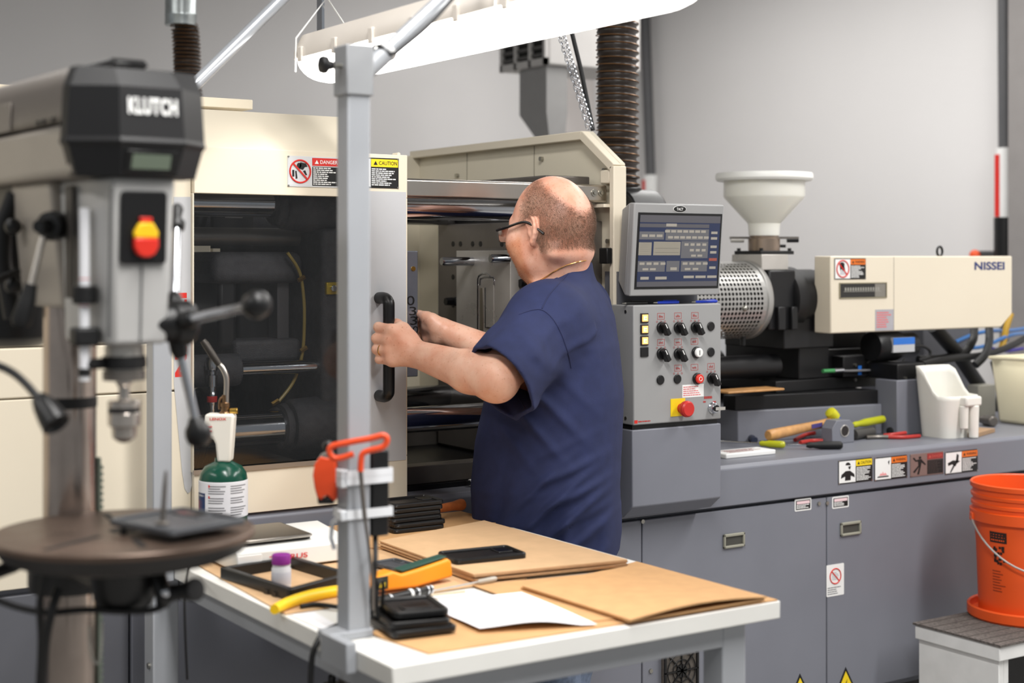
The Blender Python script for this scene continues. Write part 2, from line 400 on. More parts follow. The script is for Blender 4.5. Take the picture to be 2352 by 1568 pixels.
def pic_poly(fr, polys, a0, a1, b0, b1, e, bd, m, name='pictogram'):
    mb = MB()
    for pl in polys: fr.poly(mb, [(a0+x*(a1-a0), b0+y*(b1-b0)) for x, y in pl], e, e+.0004)
    return mb.build(name, m, bd, smooth=0)
def circ(cx, cy, rx, ry, n=16): return [(cx+rx*math.cos(2*math.pi*i/n), cy+ry*math.sin(2*math.pi*i/n)) for i in range(n)]
def no_ring(fr, a0, a1, b0, b1, e, bd):
    ca, cb = (a0+a1)/2, (b0+b1)/2; r = min(a1-a0, b1-b0)*.45
    mb = MB(); fr.ring(mb, ca, cb, r, r*.16, e-.0002, e+.0004)
    fr.bar(mb, (ca-r*.68, cb+r*.68), (ca+r*.68, cb-r*.68), r*.15, e+.0006, e+.0012); mb.build('prohibition_ring', M_red, bd)
def pic_bend(fr, a0, a1, b0, b1, e, bd):
    pic_poly(fr, [circ(.45,.72,.1,.1),[(.5,.84),(.75,.8),(.82,.68),(.7,.66),(.62,.56),(.45,.6)],[(.15,.3),(.24,.3),(.24,.55),(.15,.55)],[(.3,.22),(.38,.24),(.34,.52),(.28,.52)],[(.62,.52),(.72,.55),(.8,.38),(.74,.36)]], a0,a1,b0,b1,e,bd,M_pblack)
    no_ring(fr, a0, a1, b0, b1, e+.0004, bd)
def pic_hand(fr, a0, a1, b0, b1, e, bd):
    pic_poly(fr, [circ(.45,.72,.17,.14),[(.3,.68),(.6,.68),(.66,.4),(.55,.5),(.5,.36),(.42,.5),(.34,.38)]], a0,a1,b0,b1,e,bd,M_pblack)
    pic_poly(fr, [[(.3,.18),(.7,.18),(.64,.4),(.36,.4)]], a0,a1,b0,b1,e,bd,mat('pale_print', S(196,196,200)))
    no_ring(fr, a0, a1, b0, b1, e+.0004, bd)
def pic_worker(fr, a0, a1, b0, b1, e, bd):
    pic_poly(fr, [[(.38,.82),(.42,.92),(.55,.95),(.66,.9),(.7,.8)],[(.55,.74),(.72,.76),(.66,.6),(.58,.64)],[(.1,.2),(.14,.38),(.4,.54),(.66,.54),(.92,.36),(.95,.2),(.7,.3),(.7,.08),(.35,.08),(.36,.28)]], a0,a1,b0,b1,e,bd,M_pblack)
def pic_burn(fr, a0, a1, b0, b1, e, bd):
    pic_poly(fr, [[(.12,.08),(.86,.08),(.82,.14),(.16,.14)],[(.8,.8),(.9,.9),(.88,.66)]], a0,a1,b0,b1,e,bd,M_pblack)
    pic_poly(fr, [[(.25,.17),(.75,.17),(.62,.3),(.55,.22),(.48,.36),(.42,.22),(.36,.3)]], a0,a1,b0,b1,e,bd,mat('pink_print', S(230,150,150)))
def pic_shock(fr, a0, a1, b0, b1, e, bd):
    pic_poly(fr, [circ(.56,.86,.08,.07),[(.42,.78),(.68,.78),(.62,.45),(.46,.45)],[(.1,.86),(.2,.9),(.3,.76),(.44,.76),(.44,.68),(.28,.68)],[(.66,.76),(.94,.5),(.88,.46),(.62,.64)],[(.46,.48),(.54,.45),(.22,.12),(.12,.18)],[(.52,.45),(.62,.45),(.5,.02),(.38,.04)]], a0,a1,b0,b1,e,bd,M_pblack)
def pic_crush(fr, a0, a1, b0, b1, e, bd):
    pic_poly(fr, [[(.62,.5),(.7,.94),(.82,.86),(.78,.5)],[(.12,.5),(.45,.62),(.92,.55),(.7,.44),(.6,.3),(.4,.42),(.16,.36)],[(.25,.02),(.32,.0),(.62,.4),(.5,.42)]], a0,a1,b0,b1,e,bd,M_pblack)

# ---- base
ZB = 1.03                                              # deck height
base = thing('machine_base', 'long grey steel machine base with cabinet doors and warning plates', 'machine base', (2.5, YF+.6, 0))
MB().box(-1.2, 5.2, YF+.012, 4.35, .34, .915).build('cabinet_body', M_gpaint, base)
MB().box(-1.1, 5.1, YF+.1, 4.25, .0, .34).build('plinth', M_black, base)
mb = MB().prism([(1.02,YF-.02,.922),(1.02,YF-.02,1.02),(1.02,YF-.01,ZB),(1.02,4.35,ZB),(1.02,4.35,.922)], (4.18,0,0)); mb.build('deck', M_gpaint, base, bevel=.003)
MB().box(-1.2, 1.02, YF+.01, 4.35, .915, 1.0).build('deck_extension', M_gpaint, base)
xs = [fm.px(1468,1300)[0], fm.px(1892,1300)[0], fm.px(2301,1200)[0], 5.1]
MB().box(1.03, xs[0]-.002, YF-.012, YF+.02, .36, .912).build('front_panel', M_gpaint, base, bevel=.002)
doors = []
for i in range(3):
    doors.append(MB().box(xs[i]+.002, xs[i+1]-.002, YF-.012, YF+.02, .36, .912).build('cabinet_door', M_gpaint, base, bevel=.002))
MB().box(-1.2, 1.026, YF-.004, YF+.02, .36, .912).build('dark_front_panel', M_gdark, base, bevel=.002)
fd = Fr((0, YF-.012, 0), (1,0,0), (0,0,1))
M_pull = mat('olive_grey_plastic', S(150,148,134), .5)
for k, (x0, x1, y0, y1) in ((0,(1660,1708,1223,1257)), (1,(1929,1975,1196,1229))):
    a0,a1,b0,b1 = pxw(fd,x0,x1,y0,y1); b0, b1 = (b0+b1)/2-.019, (b0+b1)/2+.019
    mb = MB(); fd.box(mb,a0,a1,b1-.008,b1,0,.007); fd.box(mb,a0,a1,b0,b0+.007,0,.007); fd.box(mb,a0,a0+.006,b0,b1,0,.007); fd.box(mb,a1-.006,a1,b0,b1,0,.007)
    h = mb.build('recessed_pull', M_pull, doors[k], bevel=.002)
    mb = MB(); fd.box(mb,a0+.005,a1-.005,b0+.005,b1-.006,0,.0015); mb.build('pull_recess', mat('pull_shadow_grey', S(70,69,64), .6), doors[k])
for k, (x0, x1, y0, y1) in ((0,(1825,1863,1146,1171)), (1,(1911,1949,1140,1165))):
    a0,a1,b0,b1 = pxw(fd,x0,x1,y0,y1); c = (b0+b1)/2; b0, b1 = c-.0165, c+.0165
    mb = MB(); fd.poly(mb, rrect(a0,a1,b0,b1,.004), 0, .001); t_ = mb.build('danger_sticker', M_white, doors[k])
    mb = MB(); fd.box(mb,a0+.004,a1-.004,b0+.004,b1-.004,.0011,.0014); mb.build('sticker_field', M_pblack, doors[k])
    mb = MB(); fd.box(mb,a0+.007,a1-.007,b0+.019,b1-.006,.0015,.0018); mb.build('sticker_heading', mat('pale_pink_print', S(236,206,210)), doors[k])
    mb = MB(); lines(fd,mb,a0+.006,a1-.006,b0+.006,b0+.018,3,.0015,seed=k); mb.build('sticker_print', M_white, doors[k], smooth=0)
for k, (x, y) in ((0,(1880,1156)),(1,(1899,1155)),(0,(1475,1197)),(0,(1494,1540)),(2,(2310,1108)),(1,(2290,1108))):
    a, b = fd.px(x, y); mb = MB(); fd.disc(mb,a,b,.0055,0,.004,14); mb.build('lock_screw', M_screw, doors[k])
a0,a1,b0,b1 = pxw(fd,1898,1938,1298,1363); c = (b0+b1)/2
mb = MB(); fd.poly(mb, rrect(a0,a1,c-.045,c+.043,.003), 0, .001); mb.build('prohibition_sticker', M_white, doors[1])
ca = (a0+a1)/2; mb = MB(); fd.ring(mb,ca,c+.01,.021,.0035,.0012,.0018); fd.bar(mb,(ca-.015,c+.025),(ca+.015,c-.005),.0035,.0014,.002); mb.build('prohibition_ring', M_red, doors[1])
mb = MB(); lines(fd,mb,ca-.013,ca+.014,c-.001,c+.022,5,.0011,seed=4); mb.build('sticker_drawing', mat('pale_print', S(196,196,200)), doors[1], smooth=0)
mb = MB(); lines(fd,mb,a0+.004,a1-.003,c-.041,c-.018,4,.0011,fill=.4,seed=5); mb.build('sticker_print', mat('grey_print', S(120,120,124)), doors[1], smooth=0)
for k, (x, y) in ((0,(1837,1546)),(1,(1942,1531))):
    a, b = fd.px(x, y); s_ = .085
    mb = MB(); fd.poly(mb,[(a-s_*.58,b-s_),(a+s_*.58,b-s_),(a,b)],0,.001); mb.build('hazard_triangle', M_pblack, doors[k])
    mb = MB(); fd.poly(mb,[(a-s_*.46,b-s_*.93),(a+s_*.46,b-s_*.93),(a,b-s_*.14)],.0011,.0014); mb.build('hazard_field', M_yel, doors[k])
    mb = MB(); fd.poly(mb,[(a+.006,b-.034),(a-.009,b-.058),(a-.001,b-.058),(a-.005,b-.076),(a+.009,b-.052),(a+.001,b-.052)],.0015,.0018); mb.build('lightning_bolt', M_pblack, doors[k])
a0,a1,b0,b1 = pxw(fd,1518,1596,1492,1580); ca, cb, r = (a0+a1)/2, (b0+b1)/2, (a1-a0)/2
mb = MB(); fd.box(mb,a0,a1,cb-r,cb+r,0,.012); fan = mb.build('fan_filter', mat('fan_filter_foam', S(88,82,76), .8, var=.2, scale=200), doors[0], bevel=.002)
mb = MB()
for w in (a0,a1-.006): fd.box(mb,w,w+.006,cb-r,cb+r,.012,.017)
for w in (cb-r,cb+r-.006): fd.box(mb,a0,a1,w,w+.006,.012,.017)
for rr in (r*.5,r*.82): fd.ring(mb,ca,cb,rr,.003,.013,.017)
for i in range(4):
    q = math.pi*i/4; fd.bar(mb,(ca-r*math.cos(q),cb-r*math.sin(q)),(ca+r*math.cos(q),cb+r*math.sin(q)),.003,.013,.017)
fd.disc(mb,ca,cb,r*.3,.012,.017); mb.build('fan_guard', M_plas, doors[0])
fb = Fr((0, YF-.02, 0), (1,0,0), (0,0,1))
SG = [((1925,2003,1053,1108),'CAUTION',M_yel,M_pblack,M_pblack,pic_worker,None,M_white,None,'yellow headed caution plate with a helmeted worker'),
      ((2008,2083,1046,1101),'WARNING',M_org,M_pblack,M_pblack,pic_burn,None,M_white,None,'orange headed warning plate with a hot surface picture'),
      ((2090,2166,1038,1092),'DANGER',mat('faded_red_print', S(150,50,48)),mat('faded_red_text', S(196,90,80)),mat('faded_brown_plate', S(128,104,98), .5),pic_shock,mat('faded_brown_plate', S(128,104,98)),mat('faded_print', S(60,52,50)),M_pblack,'faded brown danger plate with a falling figure'),
      ((2170,2245,1032,1087),'WARNING',M_org,M_pblack,M_pblack,pic_crush,None,M_white,None,'orange headed warning plate with a crushed hand')]
for i, (r_, hd, hc, htc, bc, pc, pbg, tc, bg, lab) in enumerate(SG):
    a0,a1,b0,b1 = pxw(fb,*r_); c = (b0+b1)/2
    sign(base, fb, a0, a1, c-.033, c+.033, 0, hd, hc, htc, .5, bc, pc, 20+i, pbg=pbg, tcol=tc, bg=bg, lab=lab)

# ---- fixed clamp cover at the left
cov = thing('clamp_cover', 'cream sheet metal clamp cover with a grey stripe and red vertical lettering', 'machine cover', (0, YF, .915))
XG = fm.px(400,800)[0]; XE = 1.575
yc = 2.992
mb = MB().prism([(-1.2,yc,1.81),(-1.2,3.12,1.905),(-1.2,4.0,1.905),(-1.2,4.0,1.88),(-1.2,3.13,1.88),(-1.2,yc+.02,1.80)], (XE+1.2,0,0)); mb.build('roof_panel', M_cream, cov, bevel=.002)
XL = fm.px(436,800)[0]
zs = [fm.px(50,1350)[1], fm.px(50,913)[1], fm.px(50,795)[1], 1.81]
MB().prism([(-1.2,yc,zs[0]),(1.0,yc,zs[0]),(1.0,yc,ZB+.001),(XL,yc,ZB+.001),(XL,yc,zs[1]-.003),(-1.2,yc,zs[1]-.003)],(0,.03,0)).build('side_panel', M_cream, cov, bevel=.002)
MB().box(-1.2, XL, yc, yc+.03, zs[1], zs[2]-.003).build('side_panel', M_cream, cov, bevel=.003)
MB().box(-1.2, XL, yc, yc+.03, zs[2], zs[3]).build('side_panel', M_cream, cov, bevel=.003)
MB().box(-1.2, 1.0, yc+.006, yc+.024, zs[0]+.02, 1.8).build('seam_backing', mat('seam_shadow_paint', S(150,144,130)), cov)
MB().box(-1.2, -1.17, yc+.03, 4.0, .93, 1.88).build('rear_panel', M_cream, cov)
fc = Fr((0, yc, 0), (1,0,0), (0,0,1))
def cp(x, y): return fc.px(x, y)
mb = MB(); fc.poly(mb, [cp(399,452), cp(399,880), cp(418,1085), cp(424,1122), cp(431,1133), cp(437,1128), cp(441,1110), cp(441,452)][::-1], 0, .0012)
mb.build('grey_stripe', M_gband, cov)
a0, b0 = cp(399, 866); a1, b1 = cp(430, 672)
fl = Fr((a1-.001, yc-.0014, b0), (0,0,1), (-1,0,0))
a0, b0 = cp(400, 866); a1, b1 = cp(430, 672)
text(fl, 'NISSEI', 0, b1-b0, 0, (a1-a0)*.93, 0, M_red, 'red_lettering', cov, .035)
lid0, lid1 = P(460,233,Y=3.3), P(460,252,Y=3.3)
MB().box(-.9, P(581,240,Y=3.3).x, 3.3, 3.75, 1.93, 1.953).build('top_lid', M_cream, cov, bevel=.002)
MB().box(-.8, 1.25, 3.34, 3.72, 1.903, 1.931).build('lid_spacer', M_black, cov)

# ---- sliding safety gate
gx0, gx1 = XL+.001, fm.px(925,800)[0]
gate = thing('safety_gate', 'cream sliding safety gate with a dark window and black grip handle', 'machine door', (gx0, 2.985, ZB))
yg0, yg1 = 2.978, 3.006
fg = Fr((0, yg0, 0), (1,0,0), (0,0,1))
wx0, wx1 = fg.px(443,700)[0], 1.552
wz1, wz0 = fg.px(442,443)[1], 1.128
mb = MB()
mb.box(gx0, gx1, yg0, yg1, wz1, 1.812).box(gx0, gx1, yg0, yg1, ZB+.002, wz0).box(gx0, wx0, yg0, yg1, wz0, wz1).box(wx1, gx1, yg0, yg1, wz0, wz1)
mb.build('gate_frame', M_cream, gate, bevel=.003)
mb = MB(); fg.box(mb, wx1+.002, gx1-.004, 1.118, 1.728, 0, .001); mb.build('grey_stripe', M_gband, gate)
def clear_pane(name, tint, refl, rough):
    m = bpy.data.materials.new(name); m.use_nodes = True; nt = m.node_tree; nt.nodes.clear(); MATS[name] = m
    out = nt.nodes.new('ShaderNodeOutputMaterial'); mx = nt.nodes.new('ShaderNodeMixShader'); tr = nt.nodes.new('ShaderNodeBsdfTransparent'); gl = nt.nodes.new('ShaderNodeBsdfGlossy'); df = nt.nodes.new('ShaderNodeBsdfDiffuse'); m2 = nt.nodes.new('ShaderNodeMixShader'); lw = nt.nodes.new('ShaderNodeFresnel'); lw.inputs['IOR'].default_value = refl
    nz = nt.nodes.new('ShaderNodeTexNoise'); nz.inputs['Scale'].default_value = 6; rp_ = nt.nodes.new('ShaderNodeMapRange'); rp_.inputs['From Min'].default_value=.35; rp_.inputs['From Max'].default_value=.7; rp_.inputs['To Min'].default_value=.001; rp_.inputs['To Max'].default_value=.008
    nt.links.new(nz.outputs['Fac'], rp_.inputs['Value']); nt.links.new(rp_.outputs['Result'], m2.inputs[0])
    tr.inputs[0].default_value = (*tint,1); gl.inputs['Roughness'].default_value = rough; df.inputs[0].default_value = (.6,.58,.56,1)
    nt.links.new(tr.outputs[0], m2.inputs[1]); nt.links.new(df.outputs[0], m2.inputs[2]); nt.links.new(m2.outputs[0], mx.inputs[1]); nt.links.new(gl.outputs[0], mx.inputs[2]); nt.links.new(lw.outputs[0], mx.inputs[0]); nt.links.new(mx.outputs[0], out.inputs[0])
    return m
MB().box(wx0, wx1, yg0+.008, yg0+.0095, wz0, wz1).build('window_pane', clear_pane('smoked_acrylic', (.86,.86,.86), 1.4, .06), gate)
mb = MB(); fg.box(mb, wx0, wx1, wz0-.004, wz0+.006, 0, .004); mb.build('window_sill_strip', M_alu, gate)
m0 = fg.px(869,684); m1 = fg.px(871,908)
off = .047; xh = (m0[0]+m1[0])/2
pts = [V(xh,yg0,m0[1]), V(xh,yg0-off*.6,m0[1]), V(xh,yg0-off*.93,m0[1]-.008), V(xh,yg0-off,m0[1]-.03), V(xh,yg0-off,m1[1]+.03), V(xh,yg0-off*.93,m1[1]+.008), V(xh,yg0-off*.6,m1[1]), V(xh,yg0,m1[1])]
HX, HY, HZ0, HZ1 = xh, yg0-off, m1[1], m0[1]
MB().tube(smooth_path(pts,5), .0132, 16).build('grip_handle', M_plas, gate)
a0,a1,b0,b1 = pxw(fg,660,790,358,430); c=(b0+b1)/2
sign(gate, fg, a0, a0+.126, c-.034, c+.033, 0, 'DANGER', M_red, M_white, .46, mat('silver_plate', S(206,208,210), .4), pic_bend, 41, pbg=mat('silver_plate', S(206,208,210)), bg=M_pblack, title='danger_plate', lab='silver danger plate with red heading and crossed out figure')
a0,a1,b0,b1 = pxw(fg,853,915,363,432); c=(b0+b1)/2
sign(gate, fg, a0-.03, a1, c-.034, c+.034, 0, 'CAUTION', M_yel, M_pblack, .28, M_pblack, None, 43, title='caution_plate', lab='black caution plate with yellow heading')
mb = MB(); mb.cyl((gx1-.02,yg0+.004,1.814),(gx1-.02,yg1,1.814),.004); mb.build('top_stop', M_cream, gate)

# ---- rail, guard bulkhead and rear guard
XB = 2.275
rail = thing('gate_rail', 'stainless door rail running across the open mould space', 'rail', (1.0, 3.03, 1.71))
MB().box(.2, XB-.004, 3.018, 3.06, 1.717, 1.762).build('rail_channel', M_alu, rail, bevel=.006)
fr_ = Fr((0,3.018,0),(1,0,0),(0,0,1))
for x in (1374, 1390):
    a,b = fr_.px(x,443); mb = MB(); fr_.disc(mb,a-.012,b,.0095,0,.002); fr_.disc(mb,a-.012,b,.005,.002,.005,6); mb.build('rail_bolt', M_screw, rail)
guard = thing('guard_bulkhead', 'cream guard bulkhead with sloped front corner beside the open mould space', 'machine guard', (XB, 3.5, ZB))
def yz(px, py): p = P(px, py, X=XB); return (p.y, p.z)
prof = [(2.985,ZB),(2.985,1.815),(3.12,1.905),(4.02,1.905),(4.02,ZB)]
MB().prism([(XB+.012,y,z) for y,z in prof], (.014,0,0)).build('guard_plate', M_creamd, guard)
fl_ = [(2.985,1.815),(3.12,1.905),(4.02,1.905)]
mb = MB(); mb.prism([(XB-.012,3.12,1.905),(XB-.012,4.02,1.905),(XB-.012,4.02,1.883),(XB-.012,3.127,1.883)], (.038,0,0)); mb.build('top_flange', M_cream, guard, bevel=.002)
mb = MB(); mb.prism([(XB-.012,2.982,1.812),(XB-.012,3.12,1.905),(XB-.012,3.13,1.885),(XB-.012,3.0,1.797)], (.038,0,0)); mb.build('sloped_flange', M_cream, guard, bevel=.002)
MB().box(XB-.012, XB+.028, 2.982, 3.0, ZB, 1.808).build('front_flange', M_cream, guard, bevel=.002)
MB().box(XB-.04, XB+.012, 4.0, 4.02, ZB, 1.89).build('rear_flange', M_creamd, guard)
for y in (3.37, 3.72): MB().box(XB+.0105, XB+.0125, y-.0012, y+.0012, 1.30, 1.885).build('panel_seam', mat('seam_shadow_paint', S(150,144,130)), guard)
for (y,z) in ((3.33,1.845),(3.77,1.82),(3.045,1.80),(3.03,1.62),(3.05,1.30)): MB().cyl((XB+.002,y,z),(XB+.012,y,z),.006).build('guard_screw', M_screw, guard)
MB().box(XB-.008, XB+.012, 3.005, 3.045, 1.765, 1.80).build('rail_block', M_cream, guard, bevel=.004)
MB().box(XB-.03, XB+.012, 3.0, 3.05, 1.705, 1.713).build('rail_shelf', M_cream, guard)
a,b = P(1388,588,Y=2.99).x, P(1388,588,Y=2.99).z
MB().box(XB-.03, XB-.012, 2.986, 3.02, 1.563, 1.603).build('limit_switch', M_plas, guard, bevel=.003)
hose = [P(1352,460,X=XB-.01), P(1362,490,X=XB-.01), P(1365,515,X=XB-.01), P(1354,560,X=XB-.01), P(1346,620,X=XB-.01), P(1346,680,X=XB-.01)]
MB().tube(smooth_path(hose), .005, 8).build('grey_hose', mat('grey_hose_rubber', S(150,150,148), .5), guard)
rear = thing('rear_guard', 'cream rear guard panels seen through the mould opening', 'machine guard', (1.5, 4.02, ZB))
for i, (x0, x1) in enumerate(((1.0,1.62),(1.625,1.98),(1.985,2.27))):
    MB().box(x0, x1, 4.03+.004*i, 4.05, ZB, 1.84 if i < 2 else 1.89).build('guard_panel', M_creamd, rear, bevel=.004)
MB().box(1.955, 2.0, 4.0, 4.03, ZB, 1.85).build('guard_rib', M_creamd, rear, bevel=.006)
MB().cyl((1.72,4.03,1.70),(1.72,3.99,1.70),.03).build('round_boss', M_gband, rear, bevel=.003)

# ---- clamp unit: platens, tie bars, cylinders behind the gate window
ZA, YA = 1.45, 3.37
cl = thing('clamp_unit', 'black cast clamp unit with chrome tie bars behind the dark window', 'machine clamp', (1.6, YA, ZB))
MB().box(.3, XB, 3.06, 3.98, ZB+.001, ZB+.012).build('drip_tray', M_black, cl)
for yy in (3.12, 3.62):
    for zz in (1.19, 1.70):
        MB().cyl((.2,yy,zz),(XB-.03,yy,zz),.031,n=28).build('tie_bar', M_chrome, cl)
for y0 in (3.075, 3.70): MB().box(.3, XB-.001, y0, y0+.05, ZB+.012, 1.085).build('bed_rail', M_dsteel, cl, bevel=.002)
MB().box(1.50, 1.715, 3.065, 3.68, 1.10, 1.645).build('moving_platen', M_cast, cl, bevel=.012)
for yy in (3.12,3.62):
    for zz in (1.19,1.70): MB().lathe((1.40,yy,zz),(1,0,0),[(.045,0),(.05,.004),(.05,.02),(.057,.022),(.062,.06),(.062,.315)],30).build('tie_bar_boss', M_cast, cl, bevel=.003)
fx_ = fm
def q(x, y, Y=3.09): return P(x, y, Y=Y)
YS = 3.14
def boxpx(x0, x1, y0, y1, Y, dep, name, m, bev=.006):
    a = P(x0,y0,Y=Y); b = P(x1,y1,Y=Y); return MB().box(a.x, b.x, Y, Y+dep, b.z, a.z).build(name, m, cl, bevel=bev, seg=3)
boxpx(492, 700, 578, 650, YS, .40, 'casting_top_flange', M_cast, .022)
boxpx(540, 692, 782, 828, YS, .40, 'casting_bottom_flange', M_cast, .01)
boxpx(502, 545, 640, 800, YS+.02, .30, 'casting_end_plate', M_black, .01)
boxpx(545, 760, 640, 790, YS+.09, .2, 'casting_web', M_black, .01)
boxpx(637, 664, 648, 778, YS+.03, .05, 'steel_bar', mat('satin_dark_bar', S(78,77,80), .45), .002)
boxpx(762, 800, 560, 1000, YS-.03, .3, 'platen_edge', M_black, .004)
r0 = P(400,692,Y=YA); MB().lathe((.5,YA,ZA),(1,0,0),[(.05,0),(.05,.80),(.056,.802),(.056,.86),(.05,.862),(.05,.90)],36).build('clamp_ram', mat('polished_ram', S(206,206,210), .2, .45, var=.03), cl)
a = P(546,848,Y=3.10); b = P(775,832,Y=3.10)
rod = MB().cyl((a.x-.02,3.10,a.z),(b.x+.05,3.10,a.z),.0155,n=24).build('hydraulic_rod', M_chrome, cl)
MB().cyl((a.x-.14,3.10,a.z),(a.x,3.10,a.z),.036,n=28).build('hydraulic_cylinder', M_cast, cl, bevel=.004)
MB().cyl((b.x-.012,3.10,a.z),(b.x+.004,3.10,a.z),.019,n=6).build('rod_nut', M_brass, cl)
p = P(764,662,Y=3.06); MB().box(p.x-.016,p.x+.03,3.058,3.072,p.z-.014,p.z+.014).build('yellow_bracket', mat('yellow_zinc', S(214,184,40), .3, .5), cl, bevel=.002)
MB().cyl((p.x-.001,3.05,p.z),(p.x-.001,3.058,p.z),.0075,n=16).build('socket_screw', M_chrome, cl, bevel=.001)
hp = [P(x,y,Y=3.12) for x,y in ((660,580),(682,612),(692,640),(698,690),(699,740),(696,800),(688,838),(672,880),(640,922))]
MB().tube(smooth_path(hp), .004, 8).build('lubrication_hose', mat('yellow_nylon_tube', S(160,140,70), .3), cl)
for (x,y) in ((692,640),(697,802),(632,924)):
    p = P(x,y,Y=3.115); MB().cyl(p-V(.008,0,.004), p+V(.008,0,.004), .0058, n=6).build('hose_fitting', M_brass, cl)
a = P(440,992,Y=3.12); MB().cyl((1.0,3.10,a.z),(P(648,992,Y=3.10).x,3.10,a.z),.0385,n=30).build('lower_sleeve', M_chrome, cl)
x1 = P(642,992,Y=3.10).x; MB().lathe((x1,3.10,a.z),(1,0,0),[(.03,0),(.05,.002),(.05,.012),(.044,.014),(.044,.02),(.056,.022),(.062,.03),(.066,.12),(.07,.2)],32).build('lower_boss', M_cast, cl)
a = P(450,542,Y=3.14); MB().cyl((.9,3.2,a.z),(1.5,3.2,a.z),.021).build('upper_rod', mat('dull_grey_rod', S(120,118,115), .4, .6), cl)
p = P(487,840,Y=3.05); 
cp_ = [(.009,-.1),(.0095,-.098),(.0095,-.088),(.0105,-.086),(.0105,-.06),(.009,-.058),(.009,-.045),(.0125,-.044),(.0125,-.02),(.009,-.018),(.009,-.012),(.014,-.008),(.0155,.006),(.012,.018),(.003,.024)]
cpl = MB().lathe(p,(0,0,1),cp_,16).build('hydraulic_coupling', M_chrome, cl)
MB().lathe(p,(0,0,1),[(.0108,-.078),(.0112,-.077),(.0112,-.066),(.0108,-.065)],16).build('red_band', M_red, cpl)
MB().tube([p+V(0,0,-.098), p+V(.0,.02,-.15), p+V(-.02,.05,-.25)], .008).build('coupling_hose', M_rubber, cpl)
p = P(537,490,Y=3.3); MB().box(p.x-.022,p.x+.022,3.3,3.302,p.z-.011,p.z+.011).build('name_plate', mat('dim_plate', S(120,118,116), .4), cl)
MB().box(p.x-.05,p.x+.05,3.302,3.32,1.6,1.72).build('plate_bracket', M_black, cl)
MB().box(.3,1.5,3.96,3.98,ZB+.01,1.9).build('inner_back_panel', M_black, cl)
MB().box(.3,.33,3.06,3.96,ZB+.01,1.9).build('inner_end_panel', M_black, cl)
# small oily fitting lying on the base edge
t = thing('brass_cylinder_fitting', 'small amber and white fitting lying on the deck edge below the tie bars', 'fitting', tuple(P(1040,1090,Y=3.03)))
p = P(1008,1094,Z=ZB+.011); p.y = max(p.y,3.03); z = ZB+.0105
MB().cyl((p.x,3.04,z),(p.x+.012,3.04,z),.006).build('black_end', M_plas, t)
MB().cyl((p.x+.012,3.04,z),(p.x+.03,3.04,z),.0085).build('white_collar', M_white, t)
MB().cyl((p.x+.03,3.04,z),(p.x+.11,3.04,z),.0075).build('amber_tube', mat('amber_tube', S(176,120,40), .2), t)

# ---- mould halves
fp = thing('fixed_platen', 'dark drilled steel platen at the back of the mould space', 'platen', (2.2, YA, ZB))
XP = 2.155
MB().box(XP, XB+.011, 3.06, 3.665, ZB+.02, 1.672).build('platen_plate', M_dsteel, fp, bevel=.003)
MB().box(XP-.03, XB-.014, 3.08, 3.74, 1.735, 1.785).build('platen_top_cover', M_dsteel, fp, bevel=.003)
MB().box(XP+.02, XB-.02, 3.2, 3.6, 1.672, 1.735).build('cover_support', M_black, fp)
MB().box(XP+.01, XB+.011, 3.1, 3.62, ZB+.011, ZB+.03).build('platen_foot', M_black, fp)
for (x,y) in ((1085,502),(1103,502),(1122,502),(1040,560),(1057,560),(1085,560),(1103,560),(1152,560),(1040,636),(1179,615),(1040,700)):
    p = P(x,y,X=XP-.001); MB().cyl((XP-.0012,p.y,p.z),(XP+.003,p.y,p.z),.0075,n=16).build('bolt_hole', M_pblack, fp)
for (x,y) in ((1034,692),(1034,800),(1205,650)):
    p = P(x,y,X=XP-.03); MB().box(XP-.025,XP,p.y-.02,p.y+.02,p.z-.012,p.z+.012).build('mould_clamp', M_black, fp, bevel=.003); MB().cyl((XP-.045,p.y,p.z),(XP-.02,p.y,p.z),.011,n=6).build('clamp_bolt', M_black, fp)
mf = thing('fixed_mould_half', 'bright milled steel mould half with a case shaped cavity and guide pins', 'mould', (2.1, 3.34, 1.28))
XM = 2.085; my0, my1 = P(1172,600,X=XM).y, P(1048,600,X=XM).y; mz1, mz0 = 1.597, 1.285
MB().box(XM, XM+.045, my0, my1, mz0, mz1).build('cavity_plate', M_steel, mf, bevel=.0015)
MB().box(XM+.046, XP, my0-.012, my1+.012, mz0-.01, mz1+.005).build('backing_plate', M_dsteel, mf, bevel=.0015)
def rp(x,y): p = P(x,y,X=XM); return (p.y,p.z)
def groove(pts, r=.0022):
    MB().tube([ (XM-.0005,)+rp(x,y) for x,y in pts], r, 6).build('cavity_rim', M_chrome, mf)
groove([(1098,770),(1098,640),(1101,632),(1108,628),(1118,628),(1126,634)]); groove([(1103,655),(1104,640),(1112,636),(1134,637),(1136,645),(1136,654)])
groove([(1116,660),(1116,752),(1136,753)]); groove([(1136,753),(1136,762)],.0018)
for (x0,x1,y0,y1,nm) in ((1103,1111,660,780,'cavity_channel'),(1117,1135,640,752,'cavity_floor')):
    a=rp(x0,y0); b=rp(x1,y1); MB().box(XM-.002,XM+.001,min(a[0],b[0]),max(a[0],b[0]),min(a[1],b[1]),max(a[1],b[1])).build(nm, M_alu if nm=='cavity_channel' else M_steel, mf, bevel=.001)
for (x,y,Lp) in ((1085,600,.095),(1168,594,.055),(1075,798,.06)):
    p = P(x,y,X=XM); MB().lathe((XM,p.y,p.z),(-1,0,0),[(.0115,0),(.0115,Lp-.006),(.0095,Lp)],20).build('guide_pin', M_chrome, mf)
mm = thing('moving_mould_half', 'blue grey steel mould half marked 0330 beside the open gate', 'mould', (1.78, 3.34, 1.28))
fq = Fr((0, 3.212, 0), (1,0,0), (0,0,1))
xq = fq.px(960,700)[0]
